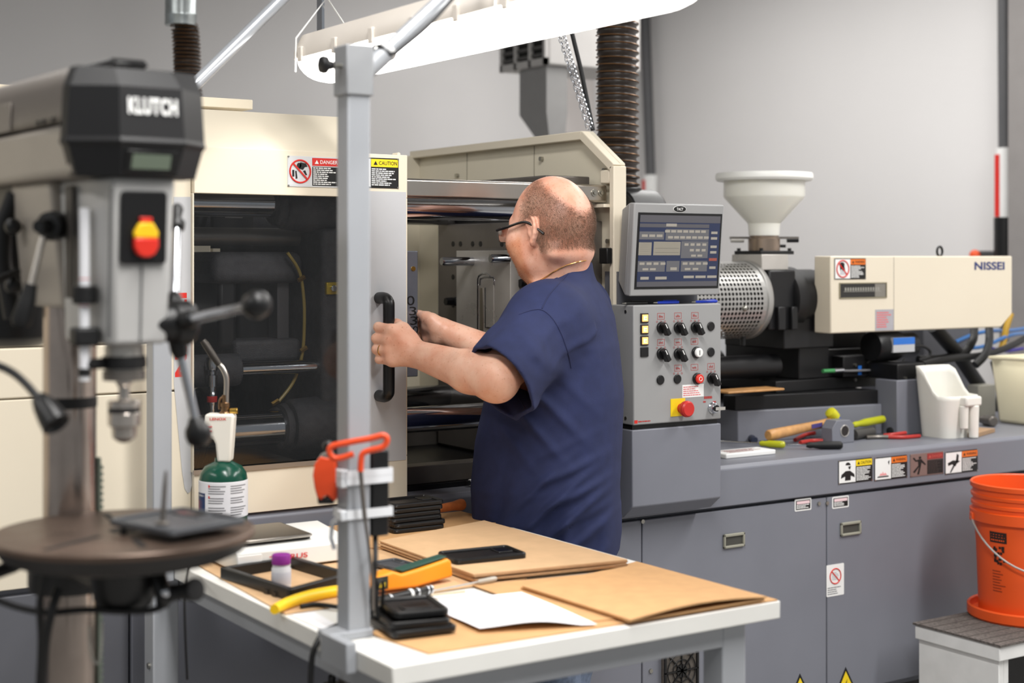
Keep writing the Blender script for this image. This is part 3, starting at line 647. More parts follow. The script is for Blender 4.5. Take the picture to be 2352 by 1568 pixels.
MB().box(1.718, xq, 3.212, 3.47, 1.285, fq.px(940,576)[1]).build('mould_block', mat('blued_mould_steel', S(150,156,168), .38, .85, var=.1, scale=14), mm, bevel=.002)
a,b = fq.px(949,617); mb=MB(); fq.disc(mb,a,b,.006,0,.002); mb.build('brass_plug', M_brass, mm)
for ch,(x,y,w,h) in zip('0330',((943,690,18,22),(948,714,16,20),(950,736,16,20),(954,757,13,17))):
    a,b = fq.px(x-w/2,y+h/2); a1,b1 = fq.px(x+w/2,y-h/2)
    text(fq, ch, a, a1, b, b1, .0006, M_pblack, 'stamped_digit', mm)
# ------------------------------------------------------------------ control cabinet and monitor
YP = 2.9
fp_ = Fr((0, YP, 0), (1,0,0), (0,0,1))
cx0 = fp_.px(1455,800)[0]; cx1 = fp_.px(1656,800)[0]; cz1 = fp_.px(1455,701)[1]; cz0 = fp_.px(1455,977)[1]
ctl = thing('control_panel', 'grey operator control panel with black knobs and a red emergency button', 'control panel', (cx0, YP, .96))
MB().box(cx0, cx1, YP, 3.03, cz0, cz1).build('panel_box', M_ctrl, ctl, bevel=.003)
MB().box(cx0+.004, cx1-.004, YP+.01, 3.03, cz0-.012, cz0).build('black_gap', M_black, ctl)
z2 = fp_.px(1450,1166)[1]
mb = MB(); mb.prism([(cx0-.002,YP+.002,cz0-.012),(cx0-.002,YP+.002,z2),(cx0-.002,YP+.04,z2-.03),(cx0-.002,3.0,z2-.03),(cx0-.002,3.0,cz0-.012)], (cx1-cx0+.004,0,0)); mb.build('lower_box', M_gpaint, ctl, bevel=.003)
def pt(x,y): return fp_.px(x,y)
M_lamp = mat('amber_lamp', S(255,190,120), .4, var=0, emit=S(255,170,90), estr=1.4)
for i, y in enumerate((730,756,782,808)):
    a,b = pt(1479,y)
    mb = MB(); fp_.box(mb,a-.0118,a+.0118,b-.0118,b+.0118,0,.004); k = mb.build('indicator_bezel', M_plas, ctl, bevel=.001)
    if i < 3:
        mb = MB(); fp_.box(mb,a-.0085,a+.0085,b-.0085,b+.0085,.004,.006); mb.build('amber_indicator', M_lamp, k)
        mb = MB(); fp_.box(mb,a-.004,a+.004,b-.0045,b-.003,.006,.0064); fp_.box(mb,a-.004,a-.0025,b-.0045,b+.0045,.006,.0064); fp_.box(mb,a-.001,a+.004,b+.001,b+.0035,.006,.0064); mb.build('indicator_symbol', mat('lamp_symbol', S(240,235,225), emit=S(255,240,220), estr=1.2), k, smooth=0)
def knob(x, y, ang=-60):
    a,b = pt(x,y)
    mb = MB(); fp_.disc(mb,a,b,.0148,0,.008,24); k = mb.build('selector_knob', M_plas, ctl, bevel=.002)
    c, s_ = math.cos(math.radians(ang)), math.sin(math.radians(ang))
    mb = MB(); mb.obox(fp_.p(a+c*.004,b+s_*.004,.016), (fp_.x*c+fp_.y*s_)*.0165, (fp_.x*-s_+fp_.y*c)*.006, fp_.n*.009); mb.build('knob_grip', M_plas, k, bevel=.002)
    mb = MB(); mb.obox(fp_.p(a-c*.005,b-s_*.005,.0255), (fp_.x*c+fp_.y*s_)*.006, (fp_.x*-s_+fp_.y*c)*.0012, fp_.n*.0006); mb.build('knob_mark', M_white, k)
M_rline = mat('red_panel_print', S(170,56,52), .5)
def glyph(x, y, i, marks=True):
    a,b = pt(x,y); mb = MB(); w,h=.0112,.0075
    for (p0,p1) in (((a-w,b-h),(a+w,b-h)),((a-w,b+h),(a+w,b+h)),((a-w,b-h),(a-w,b+h)),((a+w,b-h),(a+w,b+h))): fp_.bar(mb,p0,p1,.0009,0,.0004)
    r = random.Random(i)
    for j in range(4):
        u = a-.006+j*.0035; fp_.box(mb,u,u+.0015,b-.004,b-.004+r.uniform(.003,.008),0,.0004)
    fp_.box(mb,a-.007,a+.005,b-.001,b,0,.0004)
    if marks:
        for dx in (-.0125,0,.0125): fp_.ring(mb,a+dx,b-.0135,.0022,.0008,0,.0005,10)
    mb.build('red_symbol', M_rline, ctl, smooth=0)
for i,(x,y) in enumerate(((1518,752),(1557,752),(1596,751),(1518,812),(1557,812),(1633,868))): knob(x,y)
for i,(x,y) in enumerate(((1518,726),(1557,725),(1596,724),(1518,786),(1557,785),(1595,784),(1557,845),(1595,843),(1633,841))): glyph(x,y,i,i not in (5,7))
for (x,y) in ((1632,749),(1632,808),(1516,872),(1555,870)):
    a,b = pt(x,y); mb=MB(); fp_.disc(mb,a,b,.0118,0,.004,24); mb.build('blanking_plug', M_plas, ctl, bevel=.0015)
def button(x,y,m,sym):
    a,b = pt(x,y); mb=MB(); fp_.disc(mb,a,b,.0148,0,.008,24); k=mb.build('push_button', M_plas, ctl, bevel=.002)
    mb=MB(); fp_.disc(mb,a,b,.0118,.008,.016,24); mb.build('button_cap', m, k, bevel=.002)
    mb=MB()
    if sym=='I': fp_.box(mb,a-.0008,a+.0008,b-.006,b+.006,.016,.0166)
    else: fp_.ring(mb,a,b,.005,.0016,.0155,.0168)
    mb.build('button_symbol', M_pblack if sym=='I' else M_white, k)
button(1598,809,M_white,'I'); button(1600,869,mat('red_button', S(214,52,40), .35),'O')
a0,b1 = pt(1540,916); a1,b0 = pt(1573,954)
mb=MB(); fp_.box(mb,a0,a1,b0,b1,0,.0015); k = mb.build('yellow_stop_plate', M_yel, ctl)
a,b = pt(1563,937)
M_estop = mat('red_mushroom_button', S(196,46,40), .42)
mb=MB(); mb.lathe(fp_.p(a,b,0), fp_.n, [(.012,0),(.012,.014),(.0185,.016),(.02,.02),(.02,.03),(.0165,.034)], 28); mb.build('emergency_button', M_estop, k)
for i in range(28):
    q_ = 2*math.pi*i/28
mb=MB(); fp_.ring(mb,a,b,.0202,.0012,.0245,.0255); mb.build('button_ridge', M_estop, k)
a0,b1 = pt(1567,884); a1,b0 = pt(1616,910)
mb=MB(); fp_.box(mb,a0,a1,b0,b1,0,.0006); k=mb.build('notice_sticker', M_white, ctl)
mb=MB(); lines(fp_,mb,a0+.003,a1-.003,b0+.003,b1-.003,5,.0007,fill=.4,seed=9); mb.build('red_notice_print', mat('pink_red_print', S(222,110,112)), k, smooth=0)
a,b = pt(1637,936)
mb=MB(); mb.lathe(fp_.p(a-.002,b,0),fp_.n,[(.0145,0),(.0145,.004),(.0125,.006),(.0125,.014),(.011,.016)],24); k=mb.build('key_switch', M_chrome, ctl)
mb=MB(); fp_.disc(mb,a-.002,b,.0085,.016,.019); mb.build('lock_face', M_plas, k)
mb=MB(); mb.obox(fp_.p(a+.002,b,.028), fp_.x*.011, fp_.y*.004, fp_.n*.001+fp_.x*.004); fp_.box(mb,a-.004,a,b-.002,b+.002,.018,.03); mb.build('key', M_steel, k)
mb=MB(); lines(fp_,mb,*pt(1617,917)[:1],pt(1645,917)[0],pt(1617,917)[1],pt(1617,909)[1],1,.0002,fill=.7,seed=3); lines(fp_,mb,pt(1615,924)[0],pt(1622,924)[0],pt(1617,925)[1],pt(1617,920)[1],1,.0002,fill=.7,seed=5); lines(fp_,mb,pt(1637,924)[0],pt(1645,924)[0],pt(1640,925)[1],pt(1640,920)[1],1,.0002,fill=.7,seed=6); mb.build('red_key_print', M_rline, ctl, smooth=0)
mb=MB(); a,b=pt(1457,969); fp_.box(mb,a,a+.01,b-.004,b+.004,0,.0004); mb.build('red_maker_mark', M_red, ctl)
mb=MB(); lines(fp_,mb,a+.012,a+.07,b-.002,b+.002,1,.0001,fill=.8,seed=8); mb.build('maker_print', M_rline, ctl, smooth=0)
for (x,y) in ((1459,716),(1461,962)):
    a,b = pt(x,y)
    mb=MB(); mb.cyl((cx0-.002,2.93,b),(cx0,2.93,b),.004); mb.build('side_screw', M_screw, ctl)
# monitor, leaning back
bl = P(1446,680,Y=2.905); br = P(1652,677,Y=2.905); tl = P(1458,466,Y=2.885)
W = br.x-bl.x; zb = (bl.z+br.z)/2
ydir = V(0,-.02,tl.z-zb); HM = ydir.length
fs = Fr((bl.x,2.905,zb),(1,0,0),ydir)
mon = thing('operator_monitor', 'grey touch screen monitor with an oval badge above the control panel', 'monitor', (bl.x, 2.905, cz1))
mb = MB(); fs.box(mb,0,W,0,HM,-.02,0); body = mb.build('bezel', M_ctrl, mon, bevel=.003)
mb = MB(); mb.add([fs.p(0,0,-.02),fs.p(W,0,-.02),fs.p(W,HM,-.02),fs.p(0,HM,-.02),fs.p(.02,.03,-.075),fs.p(W-.02,.03,-.075),fs.p(W-.02,HM-.02,-.075),fs.p(.02,HM-.02,-.075)],[(0,1,2,3),(7,6,5,4),(0,4,5,1),(1,5,6,2),(2,6,7,3),(3,7,4,0)]); mb.build('rear_housing', M_ctrl, mon, bevel=.003)
sx0,sy1 = fs.px(1470,493); sx1,sy0 = fs.px(1645,656)
mb=MB(); fs.box(mb,sx0-.006,sx1+.006,sy0-.006,sy1+.006,0,.0012); mb.build('screen_surround', M_plas, mon, bevel=.0005)
scr = thing  # keep name
def semi(name, c, e): return mat(name, c, .25, var=.02, emit=c, estr=e)
M_s0 = semi('screen_dim_grey', S(84,83,88), .1); M_snavy = semi('screen_navy', S(40,48,74), .2); M_sgrey = semi('screen_grey', S(94,94,98), .15)
M_stan = semi('screen_tan', S(134,129,118), .2); M_skey = semi('screen_key', S(146,141,132), .2); M_sred = semi('screen_red', S(140,74,64), .2)
mb=MB(); fs.box(mb,sx0,sx1,sy0,sy1,.0012,.0016); sc_ = mb.build('screen', M_snavy, mon)
SW, SH = sx1-sx0, sy1-sy0
def sb(l, m, name, e=.0017):
    mb = MB()
    for (u0,u1,v0,v1) in l: fs.box(mb, sx0+SW*u0, sx0+SW*u1, sy0+SH*(1-v1), sy0+SH*(1-v0), e, e+.0002)
    mb.build(name, m, sc_, smooth=0)
sb([(0,1,0,.1)], M_s0, 'screen_bar'); sb([(0,.86,.12,.17)], M_s0, 'screen_bar'); sb([(0,1,.93,1)], M_s0, 'screen_bar')
for g_ in [(.32,.86,.19,.35),(.52,.86,.36,.6),(0,.33,.64,.79),(.35,.51,.64,.79),(.53,.86,.64,.79),(0,.3,.23,.34)]: sb([g_], M_sgrey, 'screen_group')
sb([(.0,.155,.38,.56),(.18,.51,.37,.56)], M_stan, 'screen_graph')
keys = [(.31+.075*i,.37+.075*i,.205,.24) for i in range(7)] + [(.35+.075*i,.41+.075*i,.29,.325) for i in range(7)] + [(.03+.09*i,.1+.09*i,.27,.305) for i in range(3)]
keys += [(.56+.075*i,.61+.075*i,.39,.425) for i in range(4)] + [(.63+.075*i,.68+.075*i,.47,.505) for i in range(3)] + [(.65+.08*i,.71+.08*i,.55,.58) for i in range(2)]
keys += [(.02+.085*i,.08+.085*i,.66,.695) for i in range(4)] + [(.55+.085*i,.61+.085*i,.66,.695) for i in range(4)] + [(.06,.13,.74,.77),(.15,.22,.74,.77),(.4,.48,.73,.77),(.58,.65,.74,.77),(.68,.75,.74,.77)]
keys += [(.89,.97,v,v+.035) for v in (.22,.3,.42,.5,.72)] + [(.04,.14,.86,.9),(.22,.36,.86,.9),(.57,.7,.85,.885),(.72,.85,.85,.885),(.87,.99,.85,.885),(.32,.45,.115,.155)]
sb(keys, M_skey, 'screen_keys', .0019); sb([(.88,.98,.6,.64)], M_sred, 'screen_alarm_key', .0019)
sb([(.02,.13,.005+.03*i+.38,.3855+.03*i) for i in range(6)] + [(.2,.49,.46,.463),(.2,.49,.52,.523)], mat('screen_line', S(90,88,84)), 'graph_lines', .0019)
ca, cb = fs.px(1561,480)
mb=MB(); fs.poly(mb, [(ca+.021*math.cos(2*math.pi*i/28), cb+.0088*math.sin(2*math.pi*i/28)) for i in range(28)], 0, .001); k=mb.build('oval_badge', M_white, mon)
mb=MB(); fs.poly(mb, [(ca+.0198*math.cos(2*math.pi*i/28), cb+.0077*math.sin(2*math.pi*i/28)) for i in range(28)], .0011, .0014); mb.build('badge_field', M_pblack, k)
text(fs,'TACT',ca-.0105,ca+.0105,cb-.0034,cb+.0034,.0016,M_white,'badge_lettering',k,.02)
MB().box(cx0+.01, cx1-.015, 2.975, 3.03, cz1, zb+.06).build('monitor_mount', M_gdark, mon)
# pens on the ledge
M_bpen = mat('blue_pen_plastic', S(28,62,190), .3)
def pen(x0, x1, y, m, tip, name, label):
    a = P(x0,y,Y=2.925); b = P(x1,y-1,Y=2.932); z = cz1+.0045; a.z=b.z=z
    t = thing(name, label, 'pen', tuple(a)); d=(b-a).normalized()
    MB().lathe(a,d,[(.001,0),(.0035,.012),(.0042,.03),(.0042,(b-a).length-.006),(.0036,(b-a).length)],12).build('barrel', m, t)
    MB().cyl(a-d*.006,a+d*.012,.0012,.003,12).build('tip', tip, t)
    MB().box(b.x-.05,b.x-.005,b.y-.001,b.y+.001,z+.0042,z+.0058).build('clip', m, t)
pen(1504,1558,692,M_bpen,M_screw,'ballpoint_pen','blue ballpoint pen lying below the monitor, nearer the amber lamps')
pen(1592,1646,690,M_bpen,M_screw,'ballpoint_pen','blue ballpoint pen lying below the monitor at the perforated barrel side')
pen(1432,1486,694,M_plas,M_screw,'ballpoint_pen','black pen with a clear tip lying below the monitor')
# ------------------------------------------------------------------ injection unit
inj = thing('injection_unit', 'black injection unit with a perforated silver barrel cover on the grey deck', 'injection unit', (3.1, 3.4, ZB))
def PY(x,y,Y): return P(x,y,Y=Y)
xb0, xb1 = PY(1695,980,3.33).x, PY(2060,925,3.19).x
MB().prism([(xb0,3.33,ZB),(xb1,3.25,ZB),(xb1,4.0,ZB),(xb0,4.0,ZB)],(0,0,.093)).build('bed_block', M_gpaint, inj, bevel=.003)
MB().box(xb1+.001, PY(2130,900,3.19).x, 3.19, 3.28, ZB, 1.2).build('end_block', M_gpaint, inj, bevel=.003)
MB().prism([(xb0+.003,3.345,1.123),(xb1-.002,3.265,1.123),(xb1-.002,3.40,1.123),(xb0+.003,3.40,1.123)],(0,0,.043)).build('slide_rail', M_black, inj, bevel=.002)
MB().box(2.45, xb1-.002, 3.66, 3.72, 1.123, 1.166).build('slide_rail', M_black, inj, bevel=.002)
MB().box(2.45, xb0, 3.64, 4.0, ZB, 1.123).build('bed_block_rear', M_gpaint, inj)
MB().box(2.42, 2.8, 3.5, 3.58, ZB+.001, 1.135).build('inner_rail', M_black, inj)
a = PY(1780,905,3.36); b_ = PY(2050,905,3.36)
MB().box(a.x, b_.x, 3.355, 3.74, 1.166, 1.202).build('carriage_plate', M_black, inj, bevel=.003)
for (yy,zz) in ((3.40,1.246),(3.66,1.246)): MB().cyl((2.32,yy,zz),(3.2,yy,zz),.036,n=24).build('guide_rod', M_black, inj)
a = PY(1835,845,3.36); b_=PY(1905,845,3.36)
MB().box(a.x,b_.x,3.36,3.7,1.202,1.36).build('carriage_block', M_black, inj, bevel=.004)
a = PY(1903,845,3.37); b_=PY(2045,845,3.37)
MB().box(a.x,b_.x,3.375,3.7,1.202,1.29).build('rear_block', M_black, inj, bevel=.004); MB().box(a.x+.01,b_.x-.06,3.40,3.7,1.29,1.345).build('upper_block', M_black, inj, bevel=.004)
a = PY(1940,845,3.32); b_=PY(2000,845,3.32)
vb = MB().box(a.x,b_.x,3.325,3.38,1.205,1.27).build('valve_block', M_black, inj, bevel=.003)
for (x,y) in ((1964,838),(1995,832),(1964,872),(1995,867)):
    p = PY(x,y,3.324); MB().cyl((p.x,3.32,p.z),(p.x,3.326,p.z),.005,n=12).build('valve_bolt', M_screw, vb)
p = PY(1975,850,3.324); MB().box(p.x-.007,p.x+.007,3.3235,3.325,p.z-.014,p.z+.014).build('blue_label', mat('blue_label', S(40,110,200), .4), vb)
cw = [PY(x,y,3.315) for x,y in ((1895,851),(1930,851),(1960,851),(2020,848),(2060,838),(2078,824))]
cb_ = MB().tube(smooth_path(cw), .0035, 8).build('sensor_cable', mat('grey_cable', S(120,120,122), .5), inj)
MB().cyl(PY(1890,852,3.31),PY(1915,851,3.31),.006).build('green_plug', mat('green_plug', S(70,150,90), .4), inj)
MB().cyl(PY(1915,851,3.31),PY(1936,850,3.31),.0075).build('silver_plug', M_chrome, inj)
# motor with blue label under the cover
p0 = PY(2000,795,3.3); p1 = PY(2098,795,3.3)
mtr = MB().lathe(p0,(1,0,0),[(.045,0),(.05,.01),(.05,.1),(.04,.13),(.04,p1.x-p0.x-.01),(.03,p1.x-p0.x)],24).build('drive_motor', M_black, inj)
a = PY(2052,776,3.245); b_=PY(2101,807,3.245)
MB().box(a.x,b_.x,3.245,3.256,b_.z,a.z).build('motor_label', M_gband, mtr)
MB().box(a.x,b_.x,3.2445,3.2455,(a.z+b_.z)/2+.001,a.z).build('motor_label_blue', mat('blue_label', S(40,110,200)), mtr)
MB().tube(smooth_path([PY(2098,795,3.26),PY(2120,795,3.26),PY(2136,806,3.26),PY(2132,820,3.26),PY(2110,826,3.26)]), .005, 8).build('motor_cable', M_rubber, mtr)
a = PY(2062,840,3.2); b_=PY(2124,872,3.2)
MB().box(a.x,b_.x,3.2,3.45,1.2005,PY(2090,835,3.2).z).build('terminal_block', M_black, inj, bevel=.003)
for x in (2080,2105): p=PY(x,868,3.198); MB().cyl((p.x,3.195,p.z),(p.x,3.2,p.z),.004).build('terminal_screw', M_screw, inj)
# feed block, throat
ft = PY(1750,602,3.33)
bx = ft.x
sb_ = MB().box(bx, bx+.108, 3.33, 3.465, 1.541, 1.588).build('feed_steel_block', M_steel, inj, bevel=.002)
MB().box(bx+.02, bx+.13, 3.32, 3.47, 1.36, 1.541).build('feed_housing', M_black, inj, bevel=.006)
MB().box(bx+.045, bx+.075, 3.305, 3.33, 1.36, 1.43).build('housing_rib', M_black, inj, bevel=.003); MB().box(bx+.1, bx+.125, 3.305, 3.33, 1.36, 1.43).build('housing_rib', M_black, inj, bevel=.003)
MB().lathe((bx+.12,3.395,1.452),(1,0,0),[(.085,0),(.098,.006),(.098,.05),(.09,.056),(.09,.14)],36).build('gear_housing', M_black, inj)
MB().box(bx+.09, bx+.3, 3.33, 3.6, 1.30, 1.40).build('support_bracket', M_black, inj, bevel=.004)
# perforated barrel cover
YB_, ZB_, RB_ = 3.40, 1.45, .116
bar = thing('barrel_cover', 'silver perforated round cover around the injection barrel', 'barrel cover', (2.8, YB_, ZB_-RB_))
xr = P(1735,690,Y=3.37).x; xl = 2.33
mb = MB(); nA, nX = 50, 52; dx = (xr-.03-xl)/nX; hole = .36
def cylp(x, a, r=RB_): return (x, YB_+r*math.cos(a), ZB_+r*math.sin(a))
for i in range(nX):
    for j in range(nA):
        a0 = 2*math.pi*j/nA; a1 = 2*math.pi*(j+1)/nA; x0 = xl+i*dx; x1=x0+dx
        blank = (i == nX-1) or (i < 2) or (abs(math.sin((a0+a1)/2)-1) < .06)
        if blank: mb.add([cylp(x0,a0),cylp(x1,a0),cylp(x1,a1),cylp(x0,a1)],[(0,1,2,3)]); continue
        am, xm = (a0+a1)/2, (x0+x1)/2; sh = 0
        out = [(x0,a0),(xm,a0),(x1,a0),(x1,am),(x1,a1),(xm,a1),(x0,a1),(x0,am)]
        inn = [(xm+dx*hole*math.cos(w), am+(a1-a0)*hole*math.sin(w)) for w in [math.radians(225+45*k) for k in range(8)]]
        vs = [cylp(*o) for o in out]+[cylp(*o) for o in inn]
        mb.add(vs,[(k,(k+1)%8,8+(k+1)%8,8+k) for k in range(8)])
mb.build('perforated_shell', mat('perforated_silver', S(178,177,174), .38, .75, var=.05), bar, kind=None)
mb = MB(); mb.lathe((xr-.03,YB_,ZB_),(1,0,0),[(RB_-.002,0),(RB_+.003,.004),(RB_+.003,.02),(RB_-.004,.03),(.05,.031)],44,cap=False); mb.build('end_ring', mat('perforated_silver', S(214,212,208)), bar)
MB().cyl((xl,YB_,ZB_),(xr-.01,YB_,ZB_),.08,n=32).build('heater_barrel', M_dark, bar)
for dxx in (.12,.42): MB().sph((xr-dxx,YB_-RB_+.001,ZB_-.02),.009).build('cover_screw', M_screw, bar)
MB().cyl((xr-.05,YB_-.03,ZB_-RB_-.02),(xr-.05,YB_-.03,ZB_-RB_+.01),.008).build('latch', M_plas, bar)
# hopper
hx = P(1755,404,Y=3.40); hx = V(hx.x,3.40,0)
hop = thing('material_hopper', 'white translucent plastic hopper funnel with a flat lid', 'hopper', (hx.x,hx.y,1.588))
M_hop = mat('translucent_white_plastic', S(232,231,222), .25, var=.01, sss=.35, sub=(.05,.05,.04))
def zpy(y): return P(1755,y,Y=3.40).z
funnel = MB().lathe((hx.x,hx.y,0),(0,0,1),[(.047,zpy(541)),(.0485,zpy(520)),(.05,zpy(513)),(.121,zpy(455)),(.124,zpy(450)),(.1235,zpy(413))],48).build('funnel', M_hop, hop, smooth=25)
lid = MB().lathe((hx.x,hx.y,0),(0,0,1),[(.125,zpy(416)),(.143,zpy(416)),(.1485,zpy(411)),(.1485,zpy(403)),(.146,zpy(398)),(.1,zpy(396)),(.01,zpy(396))],48).build('lid', mat('white_plastic_lid', S(240,240,236), .35, var=.01), hop, smooth=30)
MB().lathe((hx.x,hx.y,0),(0,0,1),[(.0485,1.597),(.0485,zpy(548)),(.0445,zpy(545)),(.0445,zpy(540))],32).build('bronze_collar', mat('bronze_collar', S(150,134,120), .35, .8, var=.06), hop)
MB().box(hx.x-.068,hx.x+.068,hx.y-.06,hx.y+.06,1.588,1.599).build('black_flange', M_black, hop, bevel=.002)
for dx_ in (-.058,.058):
    for dy_ in (-.05,.05): MB().cyl((hx.x+dx_,hx.y+dy_,1.599),(hx.x+dx_,hx.y+dy_,1.607),.006,n=10).build('flange_bolt', M_black, hop)
zz = zpy(546)
gate_b = MB().obox((hx.x,hx.y,zz),RT*.105,FW*.008,UP*.0035).build('slide_gate', M_dsteel, hop)
MB().cyl(V(hx.x,hx.y,zz-.006)-RT*.102, V(hx.x,hx.y,zz-.006)-RT*.062,.0085,n=14).build('gate_handle', M_steel, hop); MB().cyl(V(hx.x,hx.y,zz-.006)+RT*.07, V(hx.x,hx.y,zz-.006)+RT*.105,.0085,n=14).build('gate_handle', M_black, hop)
MB().cyl(V(hx.x,hx.y,zz-.025)+RT*.045, V(hx.x,hx.y,zz-.025)+RT*.066,.005,n=10).build('thumb_screw', M_black, hop)
# rear cover with lettering
YC = 3.25
fcv = Fr((0,YC,0),(1,0,0),(0,0,1))
rc = thing('injection_cover', 'cream rectangular cover with dark blue lettering behind the hopper', 'machine cover', (3.3, YC, 1.34))
x0 = fcv.px(1908,650)[0]; x1 = fcv.px(2325,650)[0]; z1 = 1.583; z0 = fcv.px(1908,766)[1]
za = fcv.px(2325,720)[1]; xa = fcv.px(2300,750)[0]
MB().prism([(x0,YC,z0),(xa,YC,z0),(x1,YC,za),(x1,YC,z1),(x0,YC,z1)], (0,.07,0)).build('cover_shell', M_cream, rc, bevel=.004)
xs_ = fcv.px(2053,650)[0]; mb=MB(); fcv.box(mb,xs_-.001,xs_+.001,z0+.003,z1-.003,0,.0004); mb.build('panel_seam', mat('seam_shadow_paint', S(150,144,130)), rc)
a0,b0 = fcv.px(2238,620); a1,b1 = fcv.px(2307,601)
text(fcv,'NISSEI',a0,a1,b0,b1,.0008,mat('navy_lettering', S(34,52,112), .4),'navy_lettering',rc,.03)
a0,a1,b0,b1 = pxw(fcv,1916,1988,593,641); sign(rc, fcv, a0,a1,b0,b1,0,'WARNING',M_org,M_pblack,.5,M_pblack,pic_hand,51,title='warning_plate',lab='orange headed warning plate with a crossed out hand')
a0,a1,b0,b1 = pxw(fcv,1928,2035,650,683)
mb=MB(); fcv.box(mb,a0,a1,b0,b1,0,.0008); k=mb.build('gauge_window', mat('dark_gauge_glass', S(38,36,34), .12), rc)
mb=MB(); fcv.box(mb,a0-.001,a1+.001,b1-.002,b1+.001,0,.003); fcv.box(mb,a0-.001,a1+.001,b0-.001,b0+.002,0,.003); fcv.box(mb,a0-.002,a0+.001,b0,b1,0,.003); fcv.box(mb,a1-.001,a1+.002,b0,b1,0,.003); mb.build('window_edge', mat('olive_edge', S(150,142,118)), k)
mb=MB()
for i in range(14): fcv.box(mb,a0+.022+i*.011,a0+.0285+i*.011,b1-.024,b1-.014,.0009,.0014)
fcv.box(mb,a0+.018,a0+.18,b1-.027,b1-.0255,.0009,.0014); mb.build('gauge_scale', mat('pale_gauge', S(150,148,140)), k, smooth=0)
mb=MB(); fcv.box(mb,a1-.05,a1-.003,b0+.003,b1-.003,.0009,.0012); mb.build('gauge_side', mat('gauge_grey', S(128,124,116)), k)
a0,a1,b0,b1 = pxw(fcv,2010,2052,711,758); mb=MB(); fcv.box(mb,a0,a1,b0,b1,0,.0008); k=mb.build('grey_notice', mat('notice_grey', S(168,166,172), .4), rc)
mb=MB(); lines(fcv,mb,a0+.006,a1-.006,b0+.008,b1-.006,7,.0009,fill=.5,seed=12); mb.build('red_notice_print', mat('pink_red_print', S(222,110,112)), k, smooth=0)
p = fcv.px(2178,590); mb=MB(); n=20
mb.tube([(p[0]+.0125*math.cos(2*math.pi*i/n),YC+.035,z1+.015+.0155*math.sin(2*math.pi*i/n)) for i in range(n)],.004,8,closed=True).build('eye_bolt', M_black, rc)
# hoses behind the scoop
hb = thing('hose_bundle', 'bundle of thick black hydraulic hoses with blue lines below the cream cover', 'hoses', (4.0,3.5,ZB))
def hose_(pts, r, m, nm='hydraulic_hose'):
    MB().tube(smooth_path([P(x,y,Y=Y) for x,y,Y in pts],5), r, 10).build(nm, m, hb)
hose_([(2120,838,3.35),(2180,824,3.35),(2260,815,3.4),(2320,795,3.45),(2352,778,3.5),(2420,740,3.6)],.012,M_rubber)
hose_([(2110,826,3.4),(2170,822,3.4),(2215,808,3.4),(2235,780,3.4),(2238,755,3.45),(2238,735,3.45)],.014,M_rubber)
hose_([(2240,838,3.35),(2262,815,3.35),(2272,785,3.4),(2272,755,3.45),(2270,735,3.45)],.014,M_rubber)
hose_([(2145,750,3.4),(2175,785,3.4),(2205,820,3.42),(2232,860,3.45),(2270,915,3.5)],.024,M_rubber)
hose_([(2280,830,3.5),(2290,870,3.5),(2294,910,3.5),(2285,960,3.5)],.010,M_rubber)
hose_([(2195,785,3.6),(2235,768,3.6),(2275,760,3.6),(2330,758,3.7),(2400,745,3.8)],.007,mat('blue_air_line', S(60,110,170), .35),'blue_line')
hose_([(2215,800,3.6),(2260,795,3.6),(2320,770,3.6),(2360,765,3.7)],.007,mat('blue_air_line', S(60,110,170)),'blue_line')
hose_([(2280,800,3.7),(2310,806,3.7),(2350,800,3.7)],.006,mat('violet_line', S(70,60,150), .35),'violet_line')
hose_([(2322,720,3.6),(2312,750,3.6),(2306,780,3.6),(2300,800,3.6)],.012,mat('ochre_hose', S(190,150,50), .4),'ochre_hose')
MB().box(4.1,4.35,3.6,3.9,ZB,1.35).build('hose_manifold', M_gdark, hb, bevel=.004)
MB().box(3.7,3.95,3.42,3.55,ZB,1.06).build('manifold_foot', M_gdark, hb)
o = MB().box(3.05,3.7,4.1,4.3,ZB,1.33).build('relay_box', M_gband, bevel=.006); tag(o,'pale grey box at the back of the deck behind the guide rods','box')
for (z) in (1.10,1.12,1.14): MB().box(3.08,3.22,4.095,4.1,z,z+.01).build('box_slot', M_dark, o)
# ------------------------------------------------------------------ things on the deck
ZD = ZB
M_scoop = mat('white_scoop_plastic', S(232,230,222), .4, var=.03)
def D(x,y,z=ZD): return P(x,y,Z=z)
# scoop
c = D(2190,1003); c = V(c.x+.004, c.y+.03, ZD)
sc1 = thing('plastic_scoop', 'white plastic scoop bin with cut away front standing on the deck', 'scoop', tuple(c))
w0, w1, hgt = .066, .083, .213
mb = MB(); N = 28; R = 9
def sect(f, n=N):
    r = w0 + (w1-w0)*f; out=[]
    for i in range(n):
        q_ = 2*math.pi*i/n; k = (abs(math.cos(q_))**4+abs(math.sin(q_))**4)**-.25
        out.append((math.cos(q_)*r*k, math.sin(q_)*r*k*.9))
    return out
def sstep(t): t=min(1,max(0,t)); return t*t*(3-2*t)
vs=[]; fs_=[]
for j in range(R+1):
    f=j/R
    for (x,y) in sect(f):
        g_ = (V(x,y,0).dot(RT*.62-FW*.78))/w1; lim = hgt*(1-.40*sstep((g_+.55)/.9))   # front is cut lower
        vs.append(c+V(x,y,f*lim))
for j in range(R):
    for i in range(N): fs_.append((j*N+i,j*N+(i+1)%N,(j+1)*N+(i+1)%N,(j+1)*N+i))
fs_.append(tuple(range(N-1,-1,-1)))
mb.add(vs,fs_); o=mb.build('bin_wall', M_scoop, sc1, smooth=50); md=o.modifiers.new('thick','SOLIDIFY'); md.thickness=.0035; md.offset=-1
q_=c+RT*.05-FW*.06
